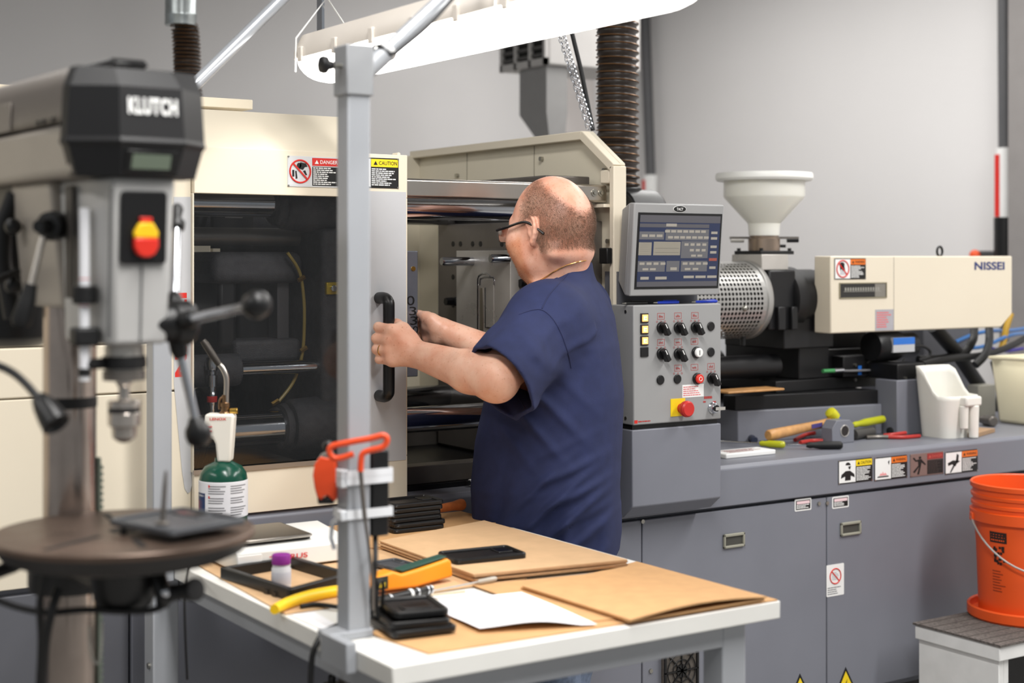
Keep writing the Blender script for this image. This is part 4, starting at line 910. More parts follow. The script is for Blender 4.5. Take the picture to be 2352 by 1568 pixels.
MB().box(q_.x-.035,q_.x+.035,q_.y-.022,q_.y+.012,.098+ZD,.128+ZD).build('rim_lip', M_scoop, sc1, bevel=.006)
MB().cyl((q_.x+.012,q_.y-.008,ZD+.001),(q_.x+.012,q_.y-.008,ZD+.1),.014,.0165,n=18).build('handle_socket', M_scoop, sc1, bevel=.003)
MB().cyl((q_.x-.024,q_.y-.002,ZD+.03),(q_.x-.024,q_.y-.002,ZD+.1),.012,.014,n=18).build('handle_boss', M_scoop, sc1, bevel=.003)
b=P(2352,985,Z=ZD); 
bin2 = thing('plastic_bin', 'cream plastic bin on the deck at the picture edge', 'bin', (b.x+.06,b.y+.08,ZD))
mb=MB(); x0,y0=b.x+.085,b.y+.0
vs=[(x0,y0,ZD),(x0+.15,y0,ZD),(x0+.15,y0+.17,ZD),(x0,y0+.17,ZD),(x0-.015,y0-.015,ZD+.215),(x0+.17,y0-.015,ZD+.215),(x0+.17,y0+.19,ZD+.215),(x0-.015,y0+.19,ZD+.215)]
mb.add(vs,[(3,2,1,0),(0,1,5,4),(1,2,6,5),(2,3,7,6),(3,0,4,7)]); o=mb.build('bin_shell', mat('cream_plastic', S(228,220,190), .4, var=.02), bin2, bevel=.012); md=o.modifiers.new('thick','SOLIDIFY'); md.thickness=.004
MB().tube([vs[4],vs[5],vs[6],vs[7]],.006,8,closed=True).build('bin_rim', mat('cream_plastic', S(228,220,190)), bin2)
# hammer
M_wood = mat('hickory_wood', S(196,146,92), .45, var=.18, scale=40)
p0 = D(1764,1000,ZD+.035); p1 = P(1908,969,Y=p0.y+.03); d=(p1-p0).normalized(); LH=(p1-p0).length
hm = thing('hammer', 'wooden handled hammer with yellow and blue striking head on the deck', 'hammer', tuple(p0))
MB().lathe(p0,d,[(.013,0),(.016,.004),(.0165,.03),(.014,LH*.5),(.0125,LH*.8),(.0135,LH+.02)],16).build('handle', M_wood, hm)
k0=p0+d*LH*.72; MB().obox(k0-V(0,.0135,0)+V(0,0,.002),d*.024,UP*.006,V(0,1,0)*.001).build('handle_label', mat('violet_label', S(80,70,130)), hm)
hd=p0+d*.195+V(.0,.02,.0)
a = p1.copy()
top=P(1905,944,Y=a.y); low=P(1940,985,Y=a.y)
MB().cyl(low,top.lerp(low,.35),.0125,.0125,18).build('head', mat('blue_plastic_head', S(38,74,160), .35), hm, bevel=.002)
MB().lathe(top.lerp(low,.4),(top-low),[(.013,0),(.0175,.004),(.0185,.02),(.0165,.032),(.008,.036)],20).build('striking_face', mat('yellow_rubber', S(206,200,44), .4), hm)
# block with bore
b0 = D(1912,1020); t = thing('bored_block', 'grey steel block with a round bore standing among the tools', 'block', (b0.x,b0.y,ZD))
MB().prism([(b0.x,b0.y,ZD),(b0.x+.09,b0.y,ZD),(b0.x+.09,b0.y,ZD+.052),(b0.x+.072,b0.y,ZD+.068),(b0.x+.018,b0.y,ZD+.068),(b0.x,b0.y,ZD+.045)],(0,.045,0)).build('block_body', M_gpaint, t, bevel=.002)
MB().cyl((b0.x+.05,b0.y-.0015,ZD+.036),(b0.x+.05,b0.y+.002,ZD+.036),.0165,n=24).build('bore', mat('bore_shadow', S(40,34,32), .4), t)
n=24; MB().tube([(b0.x+.05+.0165*math.cos(2*math.pi*i/n),b0.y-.001,ZD+.036+.0165*math.sin(2*math.pi*i/n)) for i in range(n)],.0016,6,closed=True).build('bore_edge', M_steel, t)
# screwdrivers and pliers
M_ygr = mat('clear_yellow_green_handle', S(178,180,36), .15, var=.05)
def driver(x0,y0,x1,y1,zh,L,label,m=M_ygr,z1=None,r=.0125,shaft=True):
    a=D(x0,y0,ZD+zh); b=D(x1,y1,ZD+(z1 if z1 is not None else zh)); d=(b-a).normalized(); Lh=(b-a).length
    t=thing('screwdriver',label,'screwdriver',tuple(a))
    MB().lathe(a,d,[(r*.6,0),(r*.95,.004),(r,.012),(r,Lh*.6),(r*.7,Lh*.82),(r*.8,Lh*.9),(r*.55,Lh)],10).build('handle',m,t)
    if shaft: MB().cyl(b,b+d*L,.003,.0026,10).build('shaft',M_chrome,t)
    return t
driver(2029,962,1958,976,.05,.07,'screwdriver with a clear green handle propped above the red pliers',z1=.045)
driver(1803,1021,1745,1018,.0135,.14,'short screwdriver with a yellow green handle lying by the white tray',r=.0105)
driver(1935,1022,1852,1022,.0125,.055,'screwdriver with a black rubber handle lying in front of the bored block',m=M_rubber,r=.0115)
def lay(name,label,cat,pts,r,m,z=.006):
    t=MB().tube(smooth_path([D(x,y,ZD+zz) for x,y,zz in pts],5),r,10).build(name,m); tag(t,label,cat); return t
M_rh = mat('red_tool_grip', S(176,48,42), .4)
def pliers(label,h0,h1,jaw,m):
    t=thing('pliers',label,'pliers',tuple(D(*jaw[0][:2])))
    for h in (h0,h1): MB().tube(smooth_path([D(x,y,ZD+z) for x,y,z in h],5),.006,10).build('grip',m,t)
    MB().tube(smooth_path([D(x,y,ZD+z) for x,y,z in jaw],4),[.006]*len(smooth_path(jaw,4)),8).build('jaw',M_dsteel,t)
pliers('red handled pliers lying behind the bored block',[(1826,1010,.007),(1848,999,.012),(1872,994,.02)],[(1838,1016,.007),(1865,1012,.007),(1890,1012,.007)],[(1890,1011,.007),(1915,1006,.008),(1955,1003,.008)],M_rh)
pliers('red and tan handled pliers lying towards the scoop',[(2112,1001,.006),(2075,1004,.006),(2040,1003,.007)],[(2080,994,.014),(2050,998,.012),(2030,1000,.009)],[(2040,1003,.007),(2015,1003,.007),(1990,1004,.007)],M_rh)
a=D(2043,990,ZD+.012); o=MB().lathe(a,(1,.2,0),[(.008,0),(.0125,.002),(.0125,.03),(.009,.032)],16).build('socket',M_rubber); tag(o,'black drive socket lying against the grey bed block','socket')
a=D(1960,998,ZD+.0165); o=MB().cyl(a,a+V(.1,.02,0),.016,n=20).build('rubber_tube',mat('grey_rubber_handle',S(70,68,66),.6)); tag(o,'fat grey rubber tube lying under the green screwdriver','tube')
a=D(1733,1010,ZD+.011); t=thing('hex_bit_holder','small dark navy bit holder beside the short screwdriver','tool',tuple(a)); MB().cyl(a,a+V(.02,.035,0),.011,n=14).build('body',mat('navy_plastic',S(40,46,66),.4),t,bevel=.002); MB().cyl(a+V(.02,.035,0),a+V(.028,.049,0),.005,n=6).build('bit',M_screw,t)
# white tray
tr=thing('white_tray','flat white plastic box lid with printed scribbles on the deck edge','tray',tuple(D(1720,1040)))
a=D(1655,1052); b=D(1782,1043); 
z=ZD
x0_,x1_=a.x+.0,b.x; y0_=min(a.y,b.y); 
MB().box(x0_,x1_,y0_,y0_+.075,z,z+.0135).build('lid',M_white,tr,bevel=.003)
ft_=Fr((x0_,y0_,z+.0136),(1,0,0),(0,1,0)); mb=MB(); lines(ft_,mb,.03,x1_-x0_-.03,.015,.06,4,0,fill=.4,seed=2); mb.build('scribble',mat('dark_red_print',S(130,60,60)),tr,smooth=0)
o=MB().box(2.88,3.1,3.25,3.33,1.186,1.192).build('wood_offcut',M_wood,bevel=.002); tag(o,'thin pale wood strip lying on the black slide rail','wood strip')
# clutter by the bin
a=D(2283,968,ZD+.018); o=MB().lathe(a,(.3,.9,0),[(.013,0),(.017,.004),(.017,.05),(.013,.055),(.013,.07)],18).build('pipe_fitting',M_dsteel); tag(o,'dark steel pipe fitting lying between scoop and bin','fitting')
a=D(2262,998,ZD+.007); o=MB().obox(a+V(.03,.06,.0),V(.08,.03,0),V(-.012,.03,0),V(0,0,.006)).build('cardboard_piece',mat('brown_card',S(164,134,104),.8)); tag(o,'torn brown cardboard piece lying behind the scoop','cardboard')
a=D(2293,960,ZD); o=MB().box(a.x-.04,a.x+.05,a.y+.05,a.y+.1,ZD,ZD+.11).build('grey_bracket',mat('bracket_grey',S(150,148,138),.5),bevel=.004); tag(o,'pale grey bracket standing between scoop and bin','bracket')
# ------------------------------------------------------------------ stool and bucket
M_stool=mat('white_painted_wood',S(226,226,224),.5,var=.06,scale=14)
zt_=.40
s0=P(2107,1430,t=4.0)
# find the height of the step top from the bucket foot
st=thing('step_stool','white wooden step stool with a grey grit top standing before the machine','stool',(3.3,2.75,0))
ZS=.56
c0=P(2107,1428,Z=ZS); c1=P(2290,1482,Z=ZS)              # back-left and front-left corners of the top
dx_=V(1,0,0); x0_=min(c0.x,c1.x); yb=c0.y; yf=c1.y; x0_=(c0.x+c1.x)/2; x1_=x0_+.5
MB().box(x0_,x1_,yf,yb,ZS-.045,ZS-.006).build('step_board',M_stool,st,bevel=.003)
M_grit=mat('grey_grit_tape',S(96,90,86),.9,var=.4,scale=120,bump=.6,bscale=500)
MB().box(x0_-.004,x1_+.004,yf-.006,yb+.004,ZS-.006,ZS).build('grit_mat',M_grit,st)
for i in range(7): y=yf+(yb-yf)*(i+.5)/7; MB().box(x0_,x1_,y-.002,y+.002,ZS,ZS+.0012).build('grit_rib',mat('grit_rib',S(84,78,74),.9),st)
MB().box(x0_+.012,x0_+.032,yf+.012,yb-.004,0,ZS-.045).build('side_board',M_stool,st,bevel=.002)
MB().box(x1_-.032,x1_-.012,yf+.012,yb-.004,0,ZS-.045).build('side_board',M_stool,st,bevel=.002)
MB().box(x0_+.032,x0_+.05,yf+.012,yf+.03,ZS-.11,ZS-.045).build('corner_block',M_stool,st)
MB().box(x0_+.032,x1_-.032,yb-.03,yb-.01,.1,.2).build('stretcher',M_stool,st)
MB().box(x0_+.032,x1_-.032,yf+.03,yb-.03,.28,.3).build('lower_step',mat('dark_step',S(60,60,62),.6),st)
# bucket
M_bkt=mat('orange_bucket_plastic',S(232,88,32),.38,var=.02)
bc=P(2358,1413,Z=ZS)
bk=thing('orange_bucket','orange plastic bucket with black print standing in an orange lid','bucket',tuple(bc))
lidb=thing('bucket_lid','upturned orange bucket lid on the grit top of the stool','lid',tuple(bc))
MB().lathe(bc,(0,0,1),[(.01,0),(.158,0),(.163,.006),(.163,.03),(.159,.034),(.155,.03),(.154,.012),(.01,.010)],48).build('lid_tray',M_bkt,lidb)
zb_=ZS+.011
pr=[(.006,0),(.128,0),(.131,.004),(.138,.19),(.143,.262),(.1545,.264),(.1555,.292),(.147,.295),(.147,.304),(.152,.306),(.152,.314),(.147,.317),(.147,.328),(.152,.33),(.153,.338),(.148,.341),(.148,.354),(.154,.356),(.1545,.368),(.151,.371),(.147,.368),(.142,.30),(.13,.02),(.006,.012)]
MB().lathe(V(bc.x,bc.y,zb_),(0,0,1),pr,64).build('bucket_body',M_bkt,bk,smooth=30)
bail=[]
for i in range(25):
    w=math.pi*i/24; side=RT*math.cos(w)*-.158; dn=-UP*math.sin(w)*.135; fr2=-FW*math.sin(w)*.162
    bail.append(V(bc.x,bc.y,zb_+.272)+side+dn+fr2*.98)
MB().tube(bail,.0028,8).build('wire_bail',M_steel,bk)
MB().obox(V(bc.x,bc.y,zb_+.272)-RT*.156,RT*.004,FW*.012,UP*.012).build('bail_ear',M_bkt,bk,bevel=.003)
# printing wrapped on the bucket
def onb(q_,z,e=.0012):
    r=.131+(.138-.131)*z/.19+e if z<.19 else .138+(.143-.138)*(z-.19)/.072+e
    return V(bc.x,bc.y,zb_+z)+(-FW*math.cos(q_)+RT*math.sin(q_))*r
q0=math.asin(max(-1,min(1,(2268-2358)/F*bc.dot(FW)/.139)))
def wrap(quads,m,name):
    mb=MB()
    for (w0,w1,z0,z1) in quads:
        n=max(1,int((w1-w0)/.06)); 
        vs=[onb(w0+(w1-w0)*i/n,z) for z in (z0,z1) for i in range(n+1)]
        mb.add(vs,[(i,i+1,n+1+i+1,n+1+i) for i in range(n)])
    mb.build(name,m,bk)
M_bprint=mat('black_bucket_print',S(44,28,22),.5)
wl,wr=q0-.16,q0+.22
wrap([(wl,wr,.212,.242)],M_bprint,'printed_panel')
r_=random.Random(4)
wrap([(wl+.03+.045*i,wl+.03+.045*i+.03,.217,.221) for i in range(7)]+[(wl+.03,wr-.04,.227,.2285),(wl+.03,wr-.08,.234,.2355)],M_bkt,'panel_lettering')
blob=[]
for i in range(26):
    zz_=.148+.052*r_.random(); ww=wl+.06+.25*r_.random(); blob.append((ww,ww+.05,zz_,zz_+.007))
wrap(blob,M_bprint,'printed_picture')
wrap([(wl+.04,wl+.04+r_.uniform(.15,.3),.075+i*.008,.0775+i*.008) for i in range(8)],mat('brown_bucket_print',S(150,56,22),.5),'printed_text')
# ------------------------------------------------------------------ workbench
HT = .99
bx0, bx1, by0, by1 = 1.036, 1.793, 1.89, 2.862
M_lam = mat('white_laminate', S(232,231,226), .4, var=.03, scale=8)
M_frame = mat('blue_grey_frame_paint', S(160,163,168), .38, var=.02)
bench = thing('workbench', 'white topped workbench on a grey steel frame in front of the machine', 'workbench', ((bx0+bx1)/2,(by0+by1)/2,0))
MB().box(bx0,bx1,by0,by1,HT-.03,HT).build('bench_top', M_lam, bench, bevel=.002)
MB().box(bx0+.03,bx1-.075,by0+.03,by0+.07,HT-.072,HT-.031).build('front_rail', M_frame, bench, bevel=.002)
MB().box(bx0+.03,bx1-.075,by1-.07,by1-.03,HT-.085,HT-.031).build('back_rail', M_frame, bench, bevel=.002)
MB().box(bx0+.03,bx0+.07,by0+.07,by1-.07,HT-.075,HT-.031).build('side_rail', M_frame, bench, bevel=.002)
MB().box(bx1-.12,bx1-.08,by0+.07,by1-.07,HT-.075,HT-.031).build('side_rail', M_frame, bench, bevel=.002)
lx = P(1668,1500,Y=by0+.05).x
for (x,y) in ((lx,by0+.055),(bx0+.002,by1-.024),(bx0+.5,by1-.05)):
    lg = MB().box(x-.026,x+.026,y-.026,y+.026,.002,HT-.031).build('leg', M_frame, bench, bevel=.003)
    for z in (.70,.78):
        MB().cyl((x-.03,y-.005,z),(x-.026,y-.005,z),.006,n=10).build('leg_bolt', M_screw, lg)
MB().box(bx0+.12,bx0+.24,by1-.3,by1-.16,.62,.66).build('hanging_bracket', M_pull, bench)
# uprights with lamp arms
def upright(x, y, label, z0=None, slope=.9):
    t = thing('lamp_upright', label, 'post', (x,y,HT))
    MB().box(x-.0195,x+.0195,y-.0195,y+.0195,HT+.001,1.84).build('post', M_frame, t, bevel=.0025)
    MB().box(x-.0235,x+.0235,y-.0235,y+.0235,1.83,1.908).build('top_sleeve', mat('sleeve_grey_paint', S(150,152,155), .4), t, bevel=.002)
    MB().box(bx0-.022,x+.022,y-.022,y+.022,HT-.045,HT+.012).build('edge_bracket', M_frame, t, bevel=.002) if False else None
    MB().box(x-.0225,x+.0225,y-.0225,y+.0225,HT+.0005,HT+.014).build('foot_collar', M_frame, t, bevel=.002)
    MB().box(bx0-.018,bx0-.001,y-.08,y+.008,HT-.034,HT+.012).build('edge_bracket', M_frame, t, bevel=.002); MB().box(bx0-.016,x+.0225,y-.0235,y+.0235,HT+.0005,HT+.0135).build('foot_plate', M_frame, t, bevel=.002)
    k = MB().cyl((x-.0235,y-.005,1.875),(x-.04,y-.005,1.875),.004,n=10).build('knob_stem', M_screw, t)
    MB().lathe((x-.038,y-.005,1.875),(-1,0,0),[(.006,0),(.0075,.003),(.0065,.008),(.0135,.011),(.0145,.016),(.0135,.021),(.006,.0225)],14).build('clamp_knob', M_plas, t)
    a = V(x+.012,y,1.862); d = V(1,0,slope).normalized()
    MB().cyl(a,a+d*.07,.0155,n=22).build('arm_socket', M_frame, t, bevel=.001)
    MB().cyl(a+d*.05,a+d*.47,.0128,n=22).build('lamp_arm', mat('chromed_arm', S(178,182,188), .26, .35, var=.02), t)
    MB().lathe(a+d*.06,d,[(.0165,0),(.0172,.002),(.0172,.006),(.0165,.008)],20).build('white_tie', M_white, t)
    return a+d*.45
u1 = upright(1.071,2.08,'grey square lamp post rising from the near bench corner',slope=.9)
u2 = upright(1.034,2.84,'grey square lamp post at the far bench corner behind the drill press',slope=1.0)
# hanging lamp
LX, LZ = 1.385, 1.94
ly0, ly1 = 1.655, 2.85
lamp = thing('linear_lamp', 'white sealed linear lamp glowing above the bench on two slanted arms', 'lamp', (LX,(ly0+ly1)/2,LZ))
def prof_len(pts, y0, y1, rnd_):                       # round-ended trough along Y
    mb = MB(); n=len(pts); vs=[]; st=[(y0+rnd_*f,k) for f,k in ((0,.55),(.15,.74),(.4,.9),(.7,.98),(1,1))]; st=st+[(y1-(s[0]-y0),s[1]) for s in st[::-1]]
    cz = pts[0][1]
    for (y,k) in st:
        for (x,z) in pts: vs.append(V(LX+x*(.25+.75*k), y, LZ+cz+(z-cz)*k))
    fs=[(j*n+i,j*n+(i+1)%n,(j+1)*n+(i+1)%n,(j+1)*n+i) for j in range(len(st)-1) for i in range(n)]
    fs+=[tuple(range(n-1,-1,-1)),tuple((len(st)-1)*n+i for i in range(n))]
    return mb.add(vs,fs)
half=.066
low=[(half*math.cos(a),.048-.048*math.sin(a)) for a in [math.pi*i/14 for i in range(15)]]
upp=[(half+.003,.0485),(half+.003,.066),(half-.012,.098),(-half+.012,.098),(-half-.003,.066),(-half-.003,.0485)]
prof_len(low,ly0,ly1,.07).build('glowing_diffuser', mat('lit_diffuser', S(255,252,246), .5, var=0, emit=(1,.975,.93), estr=7.5), lamp, smooth=60)
prof_len(upp,ly0-.004,ly1+.004,.05).build('housing', mat('beige_lamp_housing', S(226,218,208), .3, var=.02), lamp, smooth=30)
for i in range(8):
    y=ly0+.06+i*(ly1-ly0-.12)/7
    for sx in (-1,1): MB().box(LX+sx*(half+.003)-.004,LX+sx*(half+.003)+.004,y-.009,y+.009,.040+LZ,.070+LZ).build('clip', mat('beige_lamp_housing', S(226,218,208)), lamp, bevel=.002)
for y in (u1.y,u2.y):
    MB().box(LX-.03,LX+.03,y-.012,y+.012,LZ+.098,LZ+.102).build('hanger_plate', M_chrome, lamp)
    MB().box(LX-.003,LX+.003,y-.012,y+.012,LZ+.10,LZ+.26).build('hanger_strap', M_chrome, lamp)
    MB().tube([(LX-half-.006,y-.03,LZ+.02),(LX-half-.004,y-.03,LZ+.09),(LX,y-.03,LZ+.18),(LX+half+.004,y-.03,LZ+.09)],.002,6).build('cable_tie', M_white, lamp)
MB().tube([u1-V(.02,.04,.0),u2-V(.02,-.04,0)],.0125,14).build('cross_tube', mat('chromed_arm', S(190,194,200)), lamp)
ac=V(1.12,2.058,1.885)
o=MB().tube(smooth_path([V(1.275,2.06,2.035),V(1.2,2.058,1.955),V(1.135,2.062,1.90),V(1.0975,2.085,1.86),V(1.0945,2.098,1.3),V(1.0945,2.098,1.02)]),.003,8).build('lamp_cable',M_rubber); tag(o,'thin black lamp cable running down the near post','cable')

# ------------------------------------------------------------------ cardboard and papers on the bench
M_kraft = mat('kraft_board', S(197,153,105), .75, var=.06, scale=30)
M_kraft2 = mat('pale_kraft_board', S(203,167,127), .75, var=.05, scale=30)
M_kedge = mat('kraft_edge', S(166,128,92), .8, var=.12, scale=90)
def B(x,y,z=HT): return P(x,y,Z=z)
def sheet(name,label,cat,corners,z0,th,m,warp=None,parent=None,nu=8,nv=8,zr=None):
    """thin board from four photo corners, split finely so it can warp"""
    cs=[B(x,y,zr or z0) for x,y in corners]; mb=MB(); vs=[]
    for k in (0,1):
        for j in range(nv+1):
            for i in range(nu+1):
                u,v=i/nu,j/nv; p=(cs[0]*(1-u)+cs[1]*u)*(1-v)+(cs[3]*(1-u)+cs[2]*u)*v
                vs.append(V(p.x,p.y,z0+(warp(u,v) if warp else 0)+k*th))
    n=(nu+1)*(nv+1); fs=[]
    for j in range(nv):
        for i in range(nu):
            a=j*(nu+1)+i; fs+=[(a,a+nu+1,a+nu+2,a+1),(n+a,n+a+1,n+a+nu+2,n+a+nu+1)]
    for i in range(nu): fs+=[(i,i+1,n+i+1,n+i),(nv*(nu+1)+i+1,nv*(nu+1)+i,n+nv*(nu+1)+i,n+nv*(nu+1)+i+1)]
    for j in range(nv): a=j*(nu+1); b=a+nu; fs+=[(a+nu+1,a,n+a,n+a+nu+1),(b,b+nu+1,n+b+nu+1,n+b)]
    o=mb.add(vs,fs).build(name,m,parent,smooth=30)
    if label: tag(o,label,cat)
    return o
sheet('kraft_mat','large brown cardboard mat covering the near half of the bench','cardboard',[(850,1458),(985,1503),(1786,1379),(1462,1291)],HT+.0006,.002,M_kraft,warp=lambda u,v:.006*max(0,(.25-u))*max(0,1-v)*2)
sheet('kraft_mat','brown cardboard mat under the balance and black frame','cardboard',[(425,1283),(655,1412),(1210,1330),(870,1225)],HT+.0006,.002,M_kraft2)
sheet('kraft_mat','brown cardboard mat along the machine side of the bench','cardboard',[(560,1232),(880,1262),(1150,1199),(1058,1175)],HT+.0032,.002,M_kraft)
sheet('kraft_mat','brown cardboard mat peeking out under the golden sheets','cardboard',[(1085,1345),(1330,1432),(1640,1395),(1445,1310)],HT+.0032,.0015,M_kraft)
zb_=HT+.006
stack=[]
for i in range(5):
    dx=[0,4,-3,2,0][i]; z=zb_+i*.0028
    sheet('cardboard_sheet',['lowest tan cardboard sheet of the five sheet stack','second tan cardboard sheet from the bottom of the stack','middle tan cardboard sheet of the five sheet stack','second tan cardboard sheet from the top of the stack','topmost tan cardboard sheet carrying the black case'][i],'cardboard',
          [(872+dx,1257),(1088+dx,1336+dx//2),(1441+dx//2,1301),(1112+dx,1209)],z,.0026,M_kraft2 if i==4 else M_kedge if i%2 else M_kraft2,zr=zb_)['group']='cardboard sheets in the stack'
ZST=zb_+5*.0028
for i in range(2):
    sheet('cardboard_sheet',['lower golden cardboard sheet on the right bench corner','upper golden cardboard sheet warped on the right bench corner'][i],'cardboard',[(1196+i*4,1352-i*3),(1446+i*2,1430-i*3),(1756+i*5,1378-i*5),(1470,1298)],HT+.0052+i*.004,.003,M_kraft,warp=(lambda u,v:.0) if i==0 else (lambda u,v:.009*math.sin(math.pi*v)*(u**2)))['group']='golden cardboard sheets'
def crumple(u,v): return .002+.012*max(0,math.sin(3.0*v+.6))*max(0,u-.55)*1.4+.003*math.sin(7*v+4*u)*u*.6
pc_=[(968,1386),(1102,1450),(1372,1434),(1198,1362)]
paper=sheet('paper_sheet','white handwritten paper sheet curling over the bench front','paper',pc_,HT+.0056,.0004,mat('white_paper',S(240,240,243),.7,var=.01),warp=crumple,nu=14,nv=14)
mb=MB(); cs_=[B(x,y,HT+.0056) for x,y in pc_]; r_=random.Random(8)
for j in range(9):
    v=.14+j*.085; u=.1
    while u<.85:
        w=r_.uniform(.02,.06); q4=[]
        for (uu,vv) in ((u,v),(u+w,v),(u+w,v+.012),(u,v+.012)):
            p=(cs_[0]*(1-uu)+cs_[1]*uu)*(1-vv)+(cs_[3]*(1-uu)+cs_[2]*uu)*vv; q4.append(V(p.x,p.y,HT+.0056+crumple(uu,vv)+.0012))
        if r_.random()<.7: mb.add(q4,[(0,1,2,3)])
        u+=w+.02
mb.build('faint_writing',mat('pencil_grey',S(196,196,202),.7),paper,smooth=0)
sheet('paper_sheet','small white paper slip at the far left bench corner','paper',[(368,1284),(425,1300),(446,1288),(395,1276)],HT+.0006,.0008,mat('white_paper',S(240,240,243)),nu=2,nv=2)
sheet('paper_sheet','white paper lying below the yellow tool near the post','paper',[(668,1412),(745,1446),(775,1436),(720,1404)],HT+.0006,.0006,mat('white_paper',S(240,240,243)),nu=2,nv=2)

# ------------------------------------------------------------------ phone cases
def case(name,label,cs,z,th,m=M_plas,group=None,lens=(.12,.55,.72,.94),zr=None):
    """shell of a phone cover: base plate, raised rim, camera window, side ribs"""
    c=[P(x,y,Z=zr or z) for x,y in cs]
    for k_ in c: k_.z=z
    o=c[0]; U=c[1]-c[0]; W=c[3]-c[0]
    U.z=W.z=0; lu,lw=U.length,W.length; ux=U.normalized(); wx=(W-ux*W.dot(ux)).normalized(); lw=abs(W.dot(wx))
    t=thing(name,label,'phone case',tuple(o),group)
    f=Fr(o,ux,wx) if ux.cross(wx).z>0 else Fr(o+wx*lw,ux,-wx)
    mb=MB(); f.poly(mb,rrect(0,lu,0,lw,.009),0,th*.55); mb.build('shell',m,t,bevel=.0015)
    mb=MB(); rr=rrect(.003,lu-.003,.003,lw-.003,.008); mb.tube([f.p(a,b,th*.62) for a,b in rr],th*.38,8,closed=True); mb.build('raised_rim',m,t)
    a0,a1,b0,b1=lens; mb=MB(); f.poly(mb,rrect(lu*a0,lu*a1,lw*b0,lw*b1,.005),th*.5,th*.75); mb.build('camera_window_frame',m,t,bevel=.001)
    mb=MB(); f.poly(mb,rrect(lu*a0+.004,lu*a1-.004,lw*b0+.003,lw*b1-.003,.003),th*.72,th*.76); mb.build('camera_window',mat('black_gloss',S(12,12,13),.2,var=0),t)
    for k in range(5):
        mb=MB(); f.box(mb,lu*.62+k*.006,lu*.62+k*.006+.003,-.001,.001,th*.2,th*.7); f.box(mb,lu*.3+k*.006,lu*.3+k*.006+.003,lw-.001,lw+.001,th*.2,th*.7); mb.build('grip_rib',m,t)
    return t,f,lu,lw
case('phone_case','black phone case lying on the cardboard stack',[(1003,1278),(1040,1296),(1196,1276),(1150,1254)][0:1]+[(1048,1298),(1196,1277),(1142,1254)],ZST,.011)
for i in range(6):
    r_=random.Random(i+5); dx=r_.uniform(-9,9); dy=-i*8.2
    case('phone_case',['bottom','second','third','fourth','fifth','topmost'][i]+' black phone case of the far case stack',[(862+dx,1212),(905+dx,1226),(1014+dx*1.4,1208),(968+dx,1197)],HT+.0062+i*.0105,.0102,group='stacked phone cases',zr=HT+.0062)
for i in range(3):
    case('phone_case',['lowest black phone case of the near pile by the post','middle black phone case of the near pile by the post','topmost black phone case of the near pile with open window'][i],[[(842,1430),(905,1468),(1046,1446),(985,1414)],[(850,1424),(896,1464),(1040,1452),(990,1416)],[(866,1420),(908,1456),(1036,1440),(985,1408)]][i],HT+.0064+i*.0112,.0108,group='near phone cases',lens=(.35,.72,.25,.8),zr=HT+.0064)
case('phone_case','flat dark grey phone case half under the meter behind the post',[(850,1298),(902,1312),(950,1302),(905,1288)],HT+.0062,.008,mat('dark_grey_plastic',S(66,68,72),.4))
# wooden handled chisel behind the stack
a=P(985,1172,Z=HT+.03); b=P(1062,1158,Z=HT+.03); d=(b-a).normalized()
t=thing('chisel','wooden handled chisel lying behind the far case stack','chisel',tuple(a)); Lc=(b-a).length
MB().lathe(a,d,[(.009,0),(.0095,Lc*.4),(.0105,Lc*.75),(.0135,Lc*.95),(.0125,Lc)],16).build('handle',mat('cherry_wood',S(168,94,50),.4,var=.2,scale=60),t)
MB().obox(a-d*.05,d*.055,UP*.002,d.cross(UP)*.008).build('blade',M_steel,t)
o=MB().obox(P(960,1180,Z=HT+.016),RT*.05,FW*.012,UP*.0095).build('rest_block',M_plas,bevel=.002); tag(o,'small black block under the chisel handle','block')

# ------------------------------------------------------------------ balance
fl=P(545,1320,Z=HT+.003); frr=P(790,1290,Z=HT+.003); bk_=P(512,1275,Z=HT+.003)
ux=(frr-fl).normalized(); wx=V(-ux.y,ux.x,0); 
ub=thing('bench_balance','white bench balance with a steel weighing plate and red lettering','scale',tuple(fl))
fb_=Fr(fl,ux,wx); lu,lw=.235,.18; z0=.0035
M_wpl=mat('white_balance_plastic',S(226,226,222),.35,var=.02)
hh=.044
mb=MB(); pr=[(0,.006),(.002,.037),(.014,hh),(lw-.03,hh+.012),(lw,hh+.006),(lw,.004),(.0,.004)]
mb.prism([fb_.p(0,b,z) for b,z in pr],ux*lu); mb.build('balance_body',M_wpl,ub,bevel=.006)
mb=MB(); fb_.poly(mb,rrect(.025,lu-.07,.03,lw-.02,.01),hh+.002,hh+.008); mb.build('well',M_plas,ub)
mb=MB(); fb_.poly(mb,rrect(.012,lu-.075,.02,lw-.012,.006),hh+.010,hh+.0135); pl=mb.build('weighing_plate',mat('dark_mirror_steel',S(120,118,116),.22,1.,var=.04),ub,bevel=.002)
mb=MB(); mb.tube([fb_.p(a,b,hh+.0105) for a,b in rrect(.012,lu-.075,.02,lw-.012,.006)],.0028,8,closed=True); mb.build('plate_rim',M_alu,pl)
for a in (.03,.2):
    for b in (.02,.15): MB().cyl(fb_.p(a,b,0),fb_.p(a,b,.007),.009).build('foot',M_rubber,ub)
ff=Fr(fl+UP*0,ux,UP)
a0,b0=ff.px(618,1278); a1,b1=ff.px(706,1268)
text(ff,'TAURUS',a0,a1,.018,.0275,.0016,M_red,'red_lettering',ub,.02)
mb=MB(); ff.box(mb,.0,.048,.006,.034,.0,.003); mb.build('label_tab',M_white,ub,bevel=.001)
